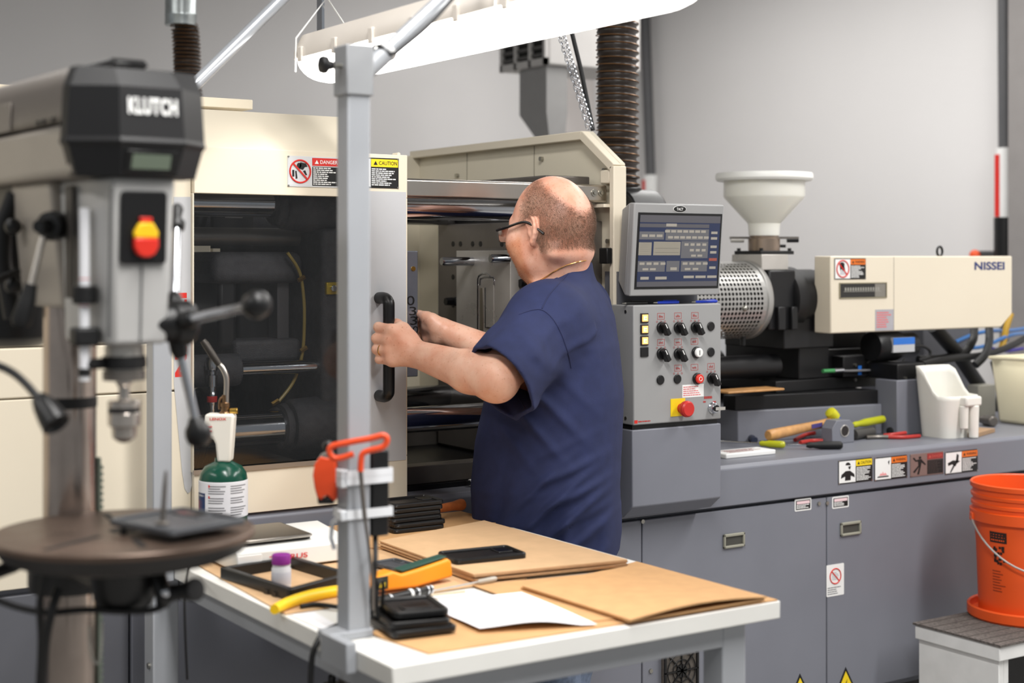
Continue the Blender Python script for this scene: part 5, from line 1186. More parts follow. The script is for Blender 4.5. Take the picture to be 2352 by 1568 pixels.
o=MB().tube(smooth_path([P(488,1262,Z=HT+.012),P(470,1268,Z=HT+.02),P(440,1290,Z=HT+.012),P(428,1330,t=2.62),P(424,1380,t=2.6),P(426,1470,t=2.6),P(430,1560,t=2.6)]),.0022,8).build('balance_cable',M_rubber); tag(o,'thin black cable hanging off the far left bench edge','cable')
a=P(498,1272,Z=HT+.01); o=MB().lathe(P(522,1270,Z=HT+.01),(P(480,1276,Z=HT+.01)-P(522,1270,Z=HT+.01)),[(.004,0),(.0058,.004),(.0058,.03),(.004,.034)],12).build('cable_plug',M_plas); tag(o,'black cable plug beside the white balance','plug')
# pliers behind balance
t=thing('pliers','red handled pliers lying behind the white balance','pliers',tuple(P(650,1215,Z=HT+.01)))
for (x0,y0,x1,y1) in ((585,1216,640,1210),(630,1222,682,1214)): MB().tube(smooth_path([P(x0,y0,Z=HT+.012),P((x0+x1)/2,(y0+y1)/2-3,Z=HT+.014),P(x1,y1,Z=HT+.012)],4),.0055,10).build('grip',M_rh,t)
MB().tube([P(585,1216,Z=HT+.011),P(630,1221,Z=HT+.011),P(570,1222,Z=HT+.01)],.004,8).build('jaw',M_dsteel,t)
# ------------------------------------------------------------------ torch
tb=P(513,1276,Z=HT); tb=V(tb.x,tb.y,HT)
tor=thing('propane_torch','green gas cylinder with white torch head standing at the back of the bench','gas torch',tuple(tb))
ss=F/tb.dot(FW)
def zt(y): return H-(y-CY)/ss
rC=56/ss
M_green=mat('green_cylinder_paint',S(18,70,55),.22,var=.03)
MB().lathe((tb.x,tb.y,0),(0,0,1),[(rC*.85,HT+.0005),(rC*.97,HT+.006),(rC*.98,HT+.01),(rC*.98,zt(1098)),(rC*.93,zt(1085)),(rC*.75,zt(1070)),(rC*.5,zt(1063)),(rC*.36,zt(1059)),(rC*.34,zt(1050))],40).build('gas_cylinder',M_green,tor)
lab=MB().lathe((tb.x,tb.y,0),(0,0,1),[(rC*.985,zt(1182)),(rC*1.0,zt(1181)),(rC*1.0,zt(1101)),(rC*.985,zt(1100))],40,cap=False).build('paper_label',mat('label_white',S(226,226,230),.5,var=.02),tor)
def onc(q_,z): return V(tb.x,tb.y,z)+(-FW*math.cos(q_)+RT*math.sin(q_))*(rC*1.004)
def wrapc(quads,m,name):
    mb=MB()
    for (w0,w1,z0,z1) in quads:
        n=max(1,int((w1-w0)/.12)); vs=[onc(w0+(w1-w0)*i/n,z) for z in (z0,z1) for i in range(n+1)]
        mb.add(vs,[(i,i+1,n+2+i,n+1+i) for i in range(n)])
    mb.build(name,m,lab,smooth=0)
r_=random.Random(2); ql=[]
for i in range(13):
    y=1108+i*5.4; 
    if i in (4,8): continue
    ql.append((-.45,-.45+r_.uniform(.5,.75),zt(y+2.4),zt(y))); ql.append((.48,.48+r_.uniform(.5,.8),zt(y+2.4),zt(y)))
wrapc(ql,mat('grey_label_print',S(120,120,124),.6),'label_print')
wrapc([(-1.25,-.62,zt(1172),zt(1126))],mat('navy_label',S(28,52,96),.4),'navy_label_field'); wrapc([(-1.2,-.85,zt(1165),zt(1143))],M_red,'red_label_field')
wrapc([(-1.1,-.7,zt(1134),zt(1130))],M_white,'label_heading'); wrapc([(-.45,-.38,zt(1112),zt(1106)),(-.45,-.38,zt(1136),zt(1131))],M_red,'label_marks')
def tw(x,y,dt=0): return P(x,y,t=tb.dot(FW)+dt)
hw=.026
pts=[tw(x,y,-hw*.7) for x,y in ((498,1062),(529,1062),(533,1010),(537,955),(531,951),(470,951),(466,990),(470,1004),(488,1007),(494,1020))]
MB().prism(pts,FW*hw*1.4).build('torch_head',mat('torch_white_plastic',S(232,228,218),.4,var=.02),tor,bevel=.005,seg=3)
ft2=Fr(tw(470,1004,-hw*.7-.0006),RT,UP)
a0,b0=ft2.px(482,965); a1,b1=ft2.px(520,959); text(ft2,'LENOX',a0,a1,b0,b1,.0008,M_red,'red_lettering',tor,.02)
mb=MB(); 
for y in (981,991): a,b=ft2.px(478,y); ft2.box(mb,a,a+.008,b,b+.0025,.0004,.0008)
mb.build('red_marks',mat('pink_red_print',S(222,110,112)),tor)
MB().lathe(tw(517,953),(0,0,1),[(.012,0),(.0125,.003),(.011,.006),(.008,.008),(.008,.016),(.0095,.017),(.0095,.024),(.006,.026),(.006,.04)],14).build('brass_valve',mat('aged_brass',S(140,112,84),.35,1.,var=.1),tor)
MB().tube(smooth_path([tw(520,935),tw(520,905),tw(521,880),tw(519,862),tw(511,845),tw(500,832)]),.0055,12).build('burner_tube',M_alu,tor)
MB().tube([tw(504,838),tw(490,818),tw(472,790),tw(466,782)],[.0062,.0075,.0075,.006],12).build('burner_tip',mat('sooty_steel',S(64,60,56),.5,.6),tor)
MB().tube(smooth_path([tw(519,910),tw(508,914),tw(504,924),tw(504,940)]),.0025,8).build('brass_bracket',mat('aged_brass',S(140,112,84)),tor)
MB().cyl(tw(528,944),tw(546,943),.006,n=14).build('valve_knob',M_brass,tor,bevel=.001)
MB().cyl(tw(467,963,-hw*.5),tw(467,963,hw*.5),.004).build('trigger_pin',M_rubber,tor)
# ------------------------------------------------------------------ black frame, pill bottle, yellow tool
cs=[P(x,y,Z=HT+.003) for x,y in ((516,1328),(668,1378),(800,1342),(668,1302))]
fr_t=thing('black_plastic_frame','open black plastic frame lying on the bench before the balance','frame',tuple(cs[0]))
for i in range(4):
    a,b=cs[i],cs[(i+1)%4]; d=(b-a).normalized(); n_=V(-d.y,d.x,0)
    MB().obox((a+b)/2+UP*.0105,(b-a)/2+d*.006,n_*.006,UP*.0105).build('frame_bar',M_plas,fr_t,bevel=.002)
for f in (.68,.8): 
    a=cs[0].lerp(cs[1],f); MB().obox(a-UP*.0+UP*.004+V(-.004,-.006,0),(cs[1]-cs[0]).normalized()*.006,V(.004,-.002,0),UP*.004).build('frame_lug',M_plas,fr_t)
pb=P(646,1352,Z=HT+.003); pb.z=HT+.003; s2=F/pb.dot(FW); 
pil=thing('pill_bottle','small white bottle with a purple cap inside the black frame','bottle',tuple(pb))
MB().lathe(pb,(0,0,1),[(.0165,0),(.0172,.002),(.0172,.036),(.0155,.04),(.0150,.043),(.0150,.046)],32).build('bottle_body',mat('white_bottle_plastic',S(226,227,232),.35,var=.01),pil)
MB().lathe(pb,(0,0,1),[(.0165,.0445),(.0168,.046),(.0168,.059),(.0155,.0615),(.01,.0622)],32).build('cap',mat('purple_cap_plastic',S(146,48,150),.4,var=.04),pil)
MB().lathe(pb,(0,0,1),[(.0173,.010),(.01745,.0105),(.01745,.031),(.0173,.0315)],32,cap=False).build('faint_label',mat('faint_label',S(210,211,220),.5),pil)
yt=[(630,1398),(660,1384),(700,1371),(740,1362),(790,1354),(840,1349)]
pth=smooth_path([P(x,y+1,Z=HT+.012) for x,y in yt],6)
t=thing('yellow_cutter','yellow handled tool lying across the bench in front of the frame','tool',tuple(pth[0]))
MB().tube(pth,[.0085+.002*math.sin(math.pi*i/len(pth)) for i in range(len(pth))],12).build('yellow_handle',mat('yellow_tool_plastic',S(244,198,30),.35,var=.03),t)
MB().tube(smooth_path([P(690,1392,Z=HT+.007),P(730,1388,Z=HT+.007),P(790,1396,Z=HT+.006)]),.004,8).build('black_jaw',M_plas,t)
# ------------------------------------------------------------------ meter, pen, swab
a=P(846,1370,Z=HT+.0055); b=P(1042,1332,Z=HT+.0055); L_=(b-a).length; ux=(b-a).normalized(); ux.z=0; ux.normalize(); wx=V(-ux.y,ux.x,0)
mt=thing('handheld_meter','orange and green handheld meter lying on the bench behind the pens','meter',tuple(a))
pr=[(0,.006),(0,.026),(.012,.03),(.055,.036),(.075,.028),(L_*.6,.032),(L_-.012,.04),(L_-.004,.036),(L_,.006),(L_*.55,.0)]
f=Fr(a,ux,UP); wid=.032
MB().prism([f.p(u_,v_,-.0) for u_,v_ in pr],wx*wid).build('meter_body',mat('orange_meter_rubber',S(238,150,34),.4,var=.04),mt,bevel=.005,seg=3)
f2=Fr(a+UP*0,ux,UP)
MB().prism([f.p(u_,v_) + wx*.004 for u_,v_ in ((.078,.0305),(L_*.6,.0345),(L_-.014,.0425),(L_-.014,.045),(L_*.6,.0385),(.075,.034))],wx*(wid-.008)).build('green_face',mat('green_meter_face',S(36,74,64),.4,var=.03),mt,bevel=.001)
mb=MB(); f.box(mb,.012,.042,.008,.03,.0,.0015); k=mb.build('dark_end_panel',mat('dark_green_panel',S(40,48,38),.4),mt)
mb=MB(); f.box(mb,.022,.036,.012,.02,.0015,.003); mb.build('yellow_port',M_yel,mt,bevel=.001)
a=P(848,1384,Z=HT+.009); b=P(992,1352,Z=HT+.009); d=(b-a).normalized(); L_=(b-a).length
t=thing('marker_pen','black marker with silver bands lying in front of the meter','pen',tuple(a))
MB().lathe(a,d,[(.0065,0),(.0078,.004),(.0082,L_*.6),(.0078,L_*.7),(.0066,L_*.97),(.003,L_)],14).build('barrel',M_plas,t)
for f_ in (.3,.62,.74,.9,.96): MB().lathe(a+d*L_*f_,d,[(.0079,0),(.0084,.001),(.0084,.006 if f_==.62 else .003),(.0079,.007 if f_==.62 else .004)],14).build('silver_band',M_chrome if f_!=.62 else M_white,t)
a=P(996,1356,Z=HT+.006); b=P(1140,1328,Z=HT+.012); d=(b-a).normalized(); L_=(b-a).length
t=thing('slim_screwdriver','slim clear handled screwdriver pointing at the cardboard stack','screwdriver',tuple(a))
MB().cyl(a,a+d*L_*.72,.0018,n=8).build('shaft',M_steel,t)
MB().lathe(a+d*L_*.7,d,[(.003,0),(.0042,.004),(.0048,.03),(.0042,L_*.3-.003),(.003,L_*.3)],12).build('handle',mat('clear_grey_handle',S(176,170,160),.2),t)
o=MB().tube([P(990,1366,Z=HT+.0075),P(1068,1358,Z=HT+.0075)],.0022,8).build('clear_rod',mat('clear_rod',S(214,196,170),.15)); tag(o,'short clear rod lying beside the marker tip','rod')
# ------------------------------------------------------------------ things strapped to the near post
M_orng=mat('orange_tool_coat',S(226,78,38),.35,var=.03)
px_,py_=1.071,2.08
tn=2.30
def N(x,y,t=tn): return P(x,y,t=t)
hk=thing('orange_hook','orange coated wire hook strapped to the near post','hook',tuple(N(830,1080,2.275)))
MB().tube(smooth_path([N(812,1042,2.275),N(785,1051,2.275),N(768,1052,2.275),N(757,1040,2.275),N(762,1025,2.275),N(800,1016,2.275),N(850,1007,2.275),N(880,1000,2.275),N(889,1010,2.275),N(880,1026,2.275),N(850,1034,2.275),N(833,1042,2.275),N(829,1060,2.275),N(828,1082,2.275)],5),.0048,12).build('coated_loop',M_orng,hk)
MB().cyl(N(828,1080,2.275),N(838,1190,2.28),.0035,n=10).build('steel_shank',M_dsteel,hk)
MB().tube(smooth_path([N(838,1190,2.28),N(848,1260,2.285),N(855,1330,2.29),N(857,1400,2.295)],4),.0026,8).build('long_shank',M_dsteel,hk)
tp=thing('orange_clamp','orange and black ratchet clamp hanging at the far side of the post','clamp',tuple(N(748,1100,2.33)))
pts=[N(x,y,2.325) for x,y in ((722,1066),(735,1048),(752,1052),(772,1048),(772,1150),(764,1150),(752,1138),(742,1142),(738,1150),(728,1142),(722,1120),(718,1092))]
MB().prism(pts,FW*.03).build('orange_body',M_orng,tp,bevel=.004,seg=3)
MB().prism([N(x,y,2.327) for x,y in ((722,1066),(736,1044),(756,1034),(766,1046),(754,1062),(738,1070))],FW*.024).build('grey_band',mat('grey_clamp_band',S(120,116,110),.4),tp,bevel=.002)
MB().prism([N(x,y,2.327) for x,y in ((728,1142),(738,1149),(752,1139),(764,1149),(766,1158),(730,1158))],FW*.024).build('black_jaw',M_plas,tp,bevel=.002)
MB().sph(N(754,1024,2.335),.009).build('black_wheel',M_plas,tp)
sk=thing('black_sleeve_box','long black plastic box zip tied upright to the near post','box',tuple(N(873,1240,2.31)))
c=N(873,1138,2.305); zt1=N(873,1038,2.305).z; zb1=N(873,1238,2.305).z
MB().box(px_+.022,px_+.052,py_-.021,py_+.014,zb1,zt1).build('box_body',M_plas,sk,bevel=.003)
MB().tube(smooth_path([V(px_+.036,py_-.004,zb1),N(862,1290,2.31),N(858,1340,2.315),N(855,1385,2.32)]),.0042,8).build('box_cable',M_rubber,sk)
M_zip=mat('white_nylon_tie',S(226,229,233),.3,var=.01)
def tie(y,w,label,tail=None,lump=True):
    z=N(830,y,2.3).z; t=thing('zip_tie',label,'zip tie',(px_,py_,z))
    loop=[(px_-.0215,py_-.0215),(px_+.054,py_-.0235),(px_+.0545,py_+.016),(px_-.0215,py_+.0215)]
    mb=MB(); n=4
    for s_ in (0,1):
        pass
    vs=[]; 
    for (x,yy) in loop: vs+=[V(x,yy,z-w/2),V(x,yy,z+w/2)]
    for (x,yy) in loop:
        dxn=.002 if x>px_ else -.002; dyn=.002 if yy>py_ else -.002; vs+=[V(x+dxn,yy+dyn,z-w/2),V(x+dxn,yy+dyn,z+w/2)]
    fs=[]
    for i in range(4):
        j=(i+1)%4; fs+=[(2*i,2*j,2*j+1,2*i+1),(8+2*i,8+2*i+1,8+2*j+1,8+2*j),(2*i+1,2*j+1,8+2*j+1,8+2*i+1),(2*i,8+2*i,8+2*j,2*j)]
    mb.add(vs,fs).build('strap',M_zip,t,smooth=0)
    MB().obox((px_-.026,py_-.012,z-.001),(.006,0,0),(0,.009,0),(0,0,.008)).build('lock_head',M_zip,t,bevel=.002)
    if tail: MB().tube([V(px_-.028,py_-.012,z)]+[N(*q_) for q_ in tail],.0035,8).build('tail',M_zip,t)
tie(1089,.011,'upper pair of white zip ties around the post'); tie(1106,.011,'white zip tie just below the uppermost one on the post')
tie(1182,.014,'lower white zip tie around the post with a loose tail',[(764,1200,2.33),(760,1235,2.33),(768,1260,2.335)])
o=MB().tube(smooth_path([P(788,1432,t=2.38),P(745,1452,t=2.36),P(722,1490,t=2.34),P(715,1530,t=2.34),P(713,1600,t=2.34)]),.0048,10).build('power_cord',M_rubber); tag(o,'black power cord dropping over the bench edge at the near post','cord')
for i,(x,lab) in enumerate(((855,'black cable loop standing at the foot of the post'),(868,'second black cable loop behind the post foot'))):
    o=MB().tube(smooth_path([P(x,1420,t=2.33+.02*i),P(x-3,1370,t=2.33+.02*i),P(x+4,1335,t=2.34+.02*i),P(x+12,1340,t=2.35+.02*i),P(x+10,1390,t=2.36+.02*i),P(x+14,1418,t=2.36+.02*i)]),.0032,8).build('cable_loop',M_rubber); tag(o,lab,'cable')
# spray cans on the floor shelf below
sh=MB().box(bx0+.06,bx1-.1,by0+.1,by1-.1,.62,.64).build('lower_shelf',M_gdark,bench)
for i,(x,y,lab) in enumerate(((805,1552,'spray can with a silver dome and dark red nozzle under the bench'),(762,1568,'spray can with a silver dome at the post side under the bench'),(868,1562,'spray can with a silver dome and green nozzle under the bench'))):
    p=P(x,y,t=2.62); t=thing('spray_can',lab,'spray can',(p.x,p.y,.64),'spray cans under the bench')
    zc=p.z
    MB().lathe((p.x,p.y,0),(0,0,1),[(.03,.6405),(.032,.644),(.032,zc-.03),(.034,zc-.028),(.034,zc-.024),(.028,zc-.014),(.02,zc-.008),(.021,zc-.005),(.015,zc),(.006,zc+.002)],28).build('can_body',M_dsteel,t)
    MB().lathe((p.x,p.y,zc),(0,0,1),[(.006,0),(.0065,.002),(.0065,.012),(.004,.015)],14).build('nozzle',[mat('dark_red_nozzle',S(90,30,26),.4),M_plas,mat('green_nozzle',S(50,140,50),.4)][i],t)
# ------------------------------------------------------------------ drill press
TC=2.15
cc=P(160,1000,t=TC); cc.z=0
G=RT*.6-FW*.8; SR=RT*.8+FW*.6                              # forward and sideways directions of the press
def Q(u,v,z): return V(cc.x,cc.y,0)+G*u+SR*v+UP*z
dp=thing('drill_press','grey floor drill press with a black headed belt housing and round iron table','drill press',(cc.x,cc.y,0))
M_beige=mat('warm_grey_press_paint',S(164,156,146),.42,var=.04)
M_lid=mat('brown_grey_housing_paint',S(112,105,99),.4,var=.04)
M_silver=mat('pale_grey_press_paint',S(184,183,181),.38,var=.03)
M_col=mat('oily_column_steel',S(184,170,160),.2,.94,var=.2,scale=10,rvar=.06)
M_iron=mat('worn_cast_iron',S(96,80,70),.42,.55,var=.25,scale=9,rvar=.1)
def qprism(poly_uv,z0,z1,name,m,par=None,bev=.004):
    return MB().prism([Q(u,v,z0) for u,v in poly_uv],UP*(z1-z0)).build(name,m,par or dp,bevel=bev,seg=3)
MB().cyl(Q(0,0,.05),Q(0,0,1.72),.0372,n=48).build('column',M_col,dp)
qprism([(-.14,-.13),(.3,-.13),(.3,.13),(-.14,.13)],0,.05,'base_plate',M_iron)
MB().lathe(Q(0,0,0),(0,0,1),[(.0376,1.364),(.0385,1.365),(.0385,1.379),(.0376,1.38)],40).build('column_ring',M_rubber,dp)
# rack along the column
mb=MB(); 
for i in range(70): mb.obox(Q(.012,.0392,.62+i*.0095),G*.006,SR*.004,UP*.0028)
mb.obox(Q(.012,.0375,.95),G*.007,SR*.0022,UP*.34); mb.build('rack',mat('rack_green_grey',S(132,142,130),.5,.4,var=.1),dp)
# head casting
zc0,zc1=1.465,1.684
def loft(secs,name,m,par=None,bev=.006,sm=38):
    mb=MB(); n=len(secs[0][0]); vs=[]
    for poly,z in secs: vs+=[Q(u,v,z) for u,v in poly]
    fs=[(j*n+i,j*n+(i+1)%n,(j+1)*n+(i+1)%n,(j+1)*n+i) for j in range(len(secs)-1) for i in range(n)]
    fs+=[tuple(range(n-1,-1,-1)),tuple((len(secs)-1)*n+i for i in range(n))]
    return mb.add(vs,fs).build(name,m,par or dp,bevel=bev,seg=3,smooth=sm)
loft([([(.242,-.032),(.242,.042),(.19,.05),(.10,.05),(.10,-.044),(.20,-.042)],zc0),([(.252,-.036),(.252,.05),(.19,.062),(.10,.062),(.10,-.052),(.21,-.048)],zc1)],'head_front',M_silver)
loft([([(.10,-.046),(.10,.05),(-.055,.05),(-.055,-.05)],zc0+.045),([(.10,-.066),(.10,.062),(-.06,.062),(-.06,-.066)],zc1)],'head_casting',M_beige)
MB().box(0,0,0,0,0,0) if False else None
fh=Fr(Q(.247,0,1.465),SR,UP)                               # front face (slightly leaning, treated flat)
lean=(Q(.252,0,1.684)-Q(.242,0,1.465)).normalized()
fh=Fr(Q(.243,0,1.465),SR,lean)
a0,b1=fh.px(276,437); a1,b0=fh.px(378,606)
mb=MB(); fh.poly(mb,rrect(a0,a1,b0,b1,.006),0,.006); sw=mb.build('switch_plate',M_plas,dp,bevel=.0015)
ca=(a0+a1)/2; bm=b0+(b1-b0)*.36
mb=MB(); fh.poly(mb,[(ca-.0165,bm),(ca-.0165,bm-.012),(ca-.012,bm-.021),(ca-.004,bm-.025),(ca+.004,bm-.025),(ca+.012,bm-.021),(ca+.0165,bm-.012),(ca+.0165,bm)],.006,.016); mb.build('red_paddle',mat('red_switch_plastic',S(222,50,36),.4),sw,bevel=.002)
mb=MB(); fh.poly(mb,[(ca-.0165,bm),(ca+.0165,bm),(ca+.0165,bm+.008),(ca+.009,bm+.02),(ca-.009,bm+.02),(ca-.0165,bm+.008)],.006,.015); mb.build('yellow_paddle',mat('yellow_switch_plastic',S(248,200,30),.4),sw,bevel=.002)
mb=MB(); fh.box(mb,ca-.008,ca+.008,bm+.02,bm+.027,.006,.013); mb.build('red_key',mat('red_switch_plastic',S(222,50,36)),sw,bevel=.001)
mb=MB(); fh.box(mb,ca-.001,ca+.001,.002,b0-.002,-.001,.001); mb.build('front_groove',mat('groove_grey',S(96,96,96),.5),dp)
mb=MB(); fh.box(mb,a0-.013,a0-.010,.01,.205,-.003,.0015); mb.build('front_groove',mat('groove_grey',S(96,96,96)),dp)
# belt housing
hp=[(.235,-.088),(.235,.088),(-.42,.088),(-.42,-.088)]
loft([([(.235,-.082),(.235,.082),(-.42,.082),(-.42,-.082)],1.684),([(.235,-.09),(.235,.09),(-.42,.09),(-.42,-.09)],1.752)],'housing_base',M_beige,bev=.01)
loft([([(.235,-.0905),(.235,.0905),(-.42,.0905),(-.42,-.0905)],1.755),([(.235,-.088),(.235,.088),(-.42,.088),(-.42,-.088)],1.802),([(.2,-.066),(.2,.066),(-.38,.066),(-.38,-.066)],1.832)],'housing_lid',M_lid,bev=.008)
mb=MB(); mb.obox(Q(-.1,-.0912,1.775),G*.12,UP*.02,SR*.0012); mb.build('side_plate',mat('side_plate_grey',S(126,119,112),.5),dp,bevel=.001)
for u_ in (.15,.185,.13): mb=MB(); mb.cyl(Q(u_,-.0905,1.758),Q(u_,-.094,1.758),.004,n=10); mb.build('lid_rivet',M_plas,dp)
# black front cap
def hexp(k,f=0): return [(.237,-.092*k),(.277+f,-.037*k),(.277+f,.052*k),(.235,.1*k),(.19,.1*k),(.215,-.093*k)]
M_cap=mat('matt_black_cap',S(17,17,19),.5,var=.05)
loft([(hexp(.86,-.012),1.684),(hexp(.97),1.722),(hexp(1.02,.004),1.728),(hexp(1.0),1.734),(hexp(.96,-.006),1.80),(hexp(.86,-.03),1.826)],'front_cap',M_cap,bev=.0015,sm=12)
MB().prism([Q(.06,-.025,1.826),Q(.2,-.025,1.826),Q(.215,-.02,1.836),Q(.2,-.02,1.844),Q(.08,-.02,1.844)],SR*.05).build('lid_catch',M_plas,dp,bevel=.003)
lc=Fr(Q(.2775,0,1.734),SR,(Q(.271,0,1.80)-Q(.277,0,1.734)))
a0,b0=lc.px(294,261); a1,b1=lc.px(406,229)
text(lc,'KLUTCH',a0,a1,b0,b1,.0016,M_white,'white_lettering',dp,.045,1.1)
ld=Fr(Q(.2655,0,1.684),SR,(Q(.2775,0,1.722)-Q(.265,0,1.684)))
a0,b1=ld.px(292,343); a1,b0=ld.px(402,398)
mb=MB(); ld.box(mb,a0,a1,b0,b1,-.002,.002); k=mb.build('readout_bezel',M_plas,dp,bevel=.001)
a0,b1=ld.px(304,352); a1,b0=ld.px(388,389)
mb=MB(); ld.box(mb,a0,a1,b0,b1,.002,.0026); mb.build('readout',mat('lcd_green_grey',S(112,124,108),.25,var=.02),k)
# quill and chuck
SP=.2
def up_y(y,u=SP): return H-(y-CY)*(Q(u,0,0).dot(FW))/F
MB().lathe(Q(SP,0,0),(0,0,1),[(.0245,up_y(850)),(.0255,up_y(848)),(.0255,up_y(800)),(.024,up_y(790))],36).build('quill',M_steel,dp)
MB().lathe(Q(SP,0,0),(0,0,1),[(.0255,up_y(846)),(.029,up_y(844)),(.0295,up_y(832)),(.0285,up_y(818)),(.0255,up_y(816))],36).build('quill_clamp',M_rubber,dp)
MB().lathe(Q(SP,0,0),(0,0,1),[(.028,up_y(872)),(.028,up_y(850))],36).build('quill_nose',M_dsteel,dp)
ch=MB().lathe(Q(SP,0,0),(0,0,1),[(.004,up_y(1016)),(.008,up_y(1014)),(.0155,up_y(1004)),(.0165,up_y(980)),(.021,up_y(976)),(.0215,up_y(948)),(.0205,up_y(946)),(.0205,up_y(936)),(.0215,up_y(934)),(.0215,up_y(922)),(.019,up_y(919)),(.008,up_y(916)),(.0075,up_y(888)),(.011,up_y(880)),(.011,up_y(870))],36).build('chuck',mat('chuck_steel',S(196,188,180),.25,.85,var=.1),dp,smooth=30)
MB().lathe(Q(SP,0,0),(0,0,1),[(.0206,up_y(946)),(.0212,up_y(945)),(.0212,up_y(937)),(.0206,up_y(936))],36).build('chuck_ring',M_rubber,ch)
# depth stop
dx=P(194,700,t=1.95); ds=V(dx.x,dx.y,0)
MB().cyl(ds+UP*up_y(868),ds+UP*up_y(480),.0066,n=18).build('depth_rod',mat('white_scale',S(240,240,244),.3),dp)
for y in (640,660,700,760): MB().cyl(ds+UP*up_y(y),ds+UP*(up_y(y)+.001),.0069,n=18).build('scale_mark',M_red,dp)
MB().cyl(ds+UP*up_y(695),ds+UP*up_y(655),.0155,n=22).build('depth_nut',M_rubber,dp,bevel=.002)
MB().box(ds.x-.016,ds.x+.016,ds.y-.016,ds.y+.016,up_y(790),up_y(748)).build('depth_bracket',M_rubber,dp,bevel=.004)
MB().tube([ds+UP*up_y(832),Q(SP,-.03,up_y(832))],.0075,12).build('depth_link',M_rubber,dp)
MB().cyl(ds+UP*up_y(858),ds+UP*up_y(840),.008,n=14).build('depth_end_nut',M_rubber,dp)
MB().obox(Q(.15,-.0555,1.60),G*.012,UP*.075,SR*.002).build('scale_plate',mat('dark_slot',S(74,70,66),.6),dp)
# feed hub and handles
hub=P(398,742,t=2.01); hv=SR
hb_=MB().lathe(hub-hv*.035,hv,[(.022,0),(.024,.01),(.026,.03),(.03,.034),(.031,.055),(.026,.062),(.016,.066)],28).build('feed_hub',M_plas,dp,bevel=.002)
for (x,y,t_,lab) in ((588,700,1.88,0),(455,993,2.03,1),(407,492,2.13,2)):
    e=P(x,y,t=t_); d=(e-hub).normalized()
    h=MB().tube([hub+d*.02,e-d*.012],[.0068,.006],14).build('feed_handle',M_chrome,dp)
    MB().lathe(hub+d*.018,d,[(.012,0),(.0125,.02),(.009,.03)],16).build('handle_boss',M_plas,h)
    if lab<2:
        MB().lathe(e-d*.022,d,[(.0065,0),(.0085,.002),(.011,.008),(.0165,.015),(.0182,.024),(.0165,.033),(.01,.040),(.003,.0415)],22).build('ball_knob',M_plas,h)
    else:
        MB().lathe(e-d*.03,d,[(.0065,0),(.011,.004),(.012,.014),(.006,.02),(.007,.03),(.009,.04),(.006,.046)],16).build('ball_knob',M_plas,h)
# side knob, belt tension lever
k0=P(140,518,t=2.02); k1=P(84,520,t=1.97)
MB().lathe(k0,(k1-k0),[(.012,0),(.0195,.006),(.0205,.018),(.019,.028),(.01,.03),(.0085,.05)],24).build('tension_knob',M_plas,dp)
a=P(98,545,t=1.99); b=P(70,660,t=1.97); 
lv=MB().tube([a,b],.0048,12).build('tension_lever',M_alu,dp)
MB().tube([P(72,652,t=1.97),P(62,690,t=1.97),P(50,735,t=1.965),P(48,748,t=1.965)],[.008,.0115,.014,.011],14).build('lever_grip',M_rubber,lv)
# motor at the back
m0=Q(-.27,0,0)
MB().lathe(m0,(0,0,1),[(.05,1.44),(.078,1.455),(.08,1.47),(.08,1.62),(.075,1.635),(.04,1.64)],40).build('motor',M_plas,dp)
MB().obox(Q(-.16,0,1.665),G*.12,SR*.05,UP*.018).build('motor_plate',M_black,dp)
tk=[P(x,y,t=2.16) for x,y in ((35,445),(22,480),(8,520),(5,600),(18,660),(30,730))]
MB().tube(smooth_path(tk),.013,12).build('motor_conduit',M_rubber,dp)
for (x,y) in ((30,520),(30,655)): MB().sph(P(x,y,t=2.12),.012).build('conduit_nut',M_plas,dp)
# table
TZ=P(285,1217,t=1.99).z; tc_=Q(SP,0,0)
tb_=MB().lathe(tc_,(0,0,1),[(.03,TZ-.009),(.171,TZ-.009),(.1715,TZ-.007),(.1715,TZ-.002),(.169,TZ),(.02,TZ)],72).build('table',M_iron,dp,smooth=25)
MB().lathe(tc_,(0,0,1),[(.03,TZ-.036),(.14,TZ-.034),(.158,TZ-.026),(.169,TZ-.009),(.03,TZ-.009)],72).build('table_skirt',mat('black_iron',S(34,31,30),.5),tb_)
for (a_,l0,l1) in ((115,.03,.14),(245,.05,.15),(-12,.05,.14),(-65,.07,.13)):
    w=math.radians(a_); d=RT*math.cos(w)+FW*math.sin(w); n_=V(-d.y,d.x,0)
    MB().obox(tc_+d*(l0+l1)/2+UP*(TZ+.0001),d*(l1-l0)/2,n_*.005,UP*.0006).build('table_slot',mat('slot_black',S(26,23,22),.6),tb_)
MB().lathe(tc_,(0,0,1),[(.02,TZ),(.02,TZ+.0004),(.016,TZ+.0005)],24).build('table_bore',mat('slot_black',S(26,23,22)),tb_)
MB().obox((tc_+Q(0,0,0))/2+UP*(TZ-.06),(tc_-Q(0,0,0))/2*.9,SR*.028,UP*.026).build('table_arm',M_plas,dp,bevel=.006)
MB().lathe(Q(SP,0,0),(0,0,1),[(.035,TZ-.10),(.04,TZ-.09),(.045,TZ-.05),(.055,TZ-.032)],28).build('table_pivot',M_plas,dp)
MB().lathe(Q(0,0,0),(0,0,1),[(.039,TZ-.115),(.056,TZ-.113),(.058,TZ-.105),(.058,TZ-.03),(.054,TZ-.025),(.039,TZ-.024)],36).build('table_collar',M_plas,dp)
MB().obox(Q(.02,.06,TZ-.075),G*.03,SR*.026,UP*.03).build('rack_gearbox',M_plas,dp,bevel=.006)
c0_=P(345,1340,t=2.0); c1_=P(390,1352,t=1.97)
MB().tube([Q(.02,.08,TZ-.075),P(352,1330,t=2.0)],.009,12).build('crank_shaft',M_dsteel,dp)
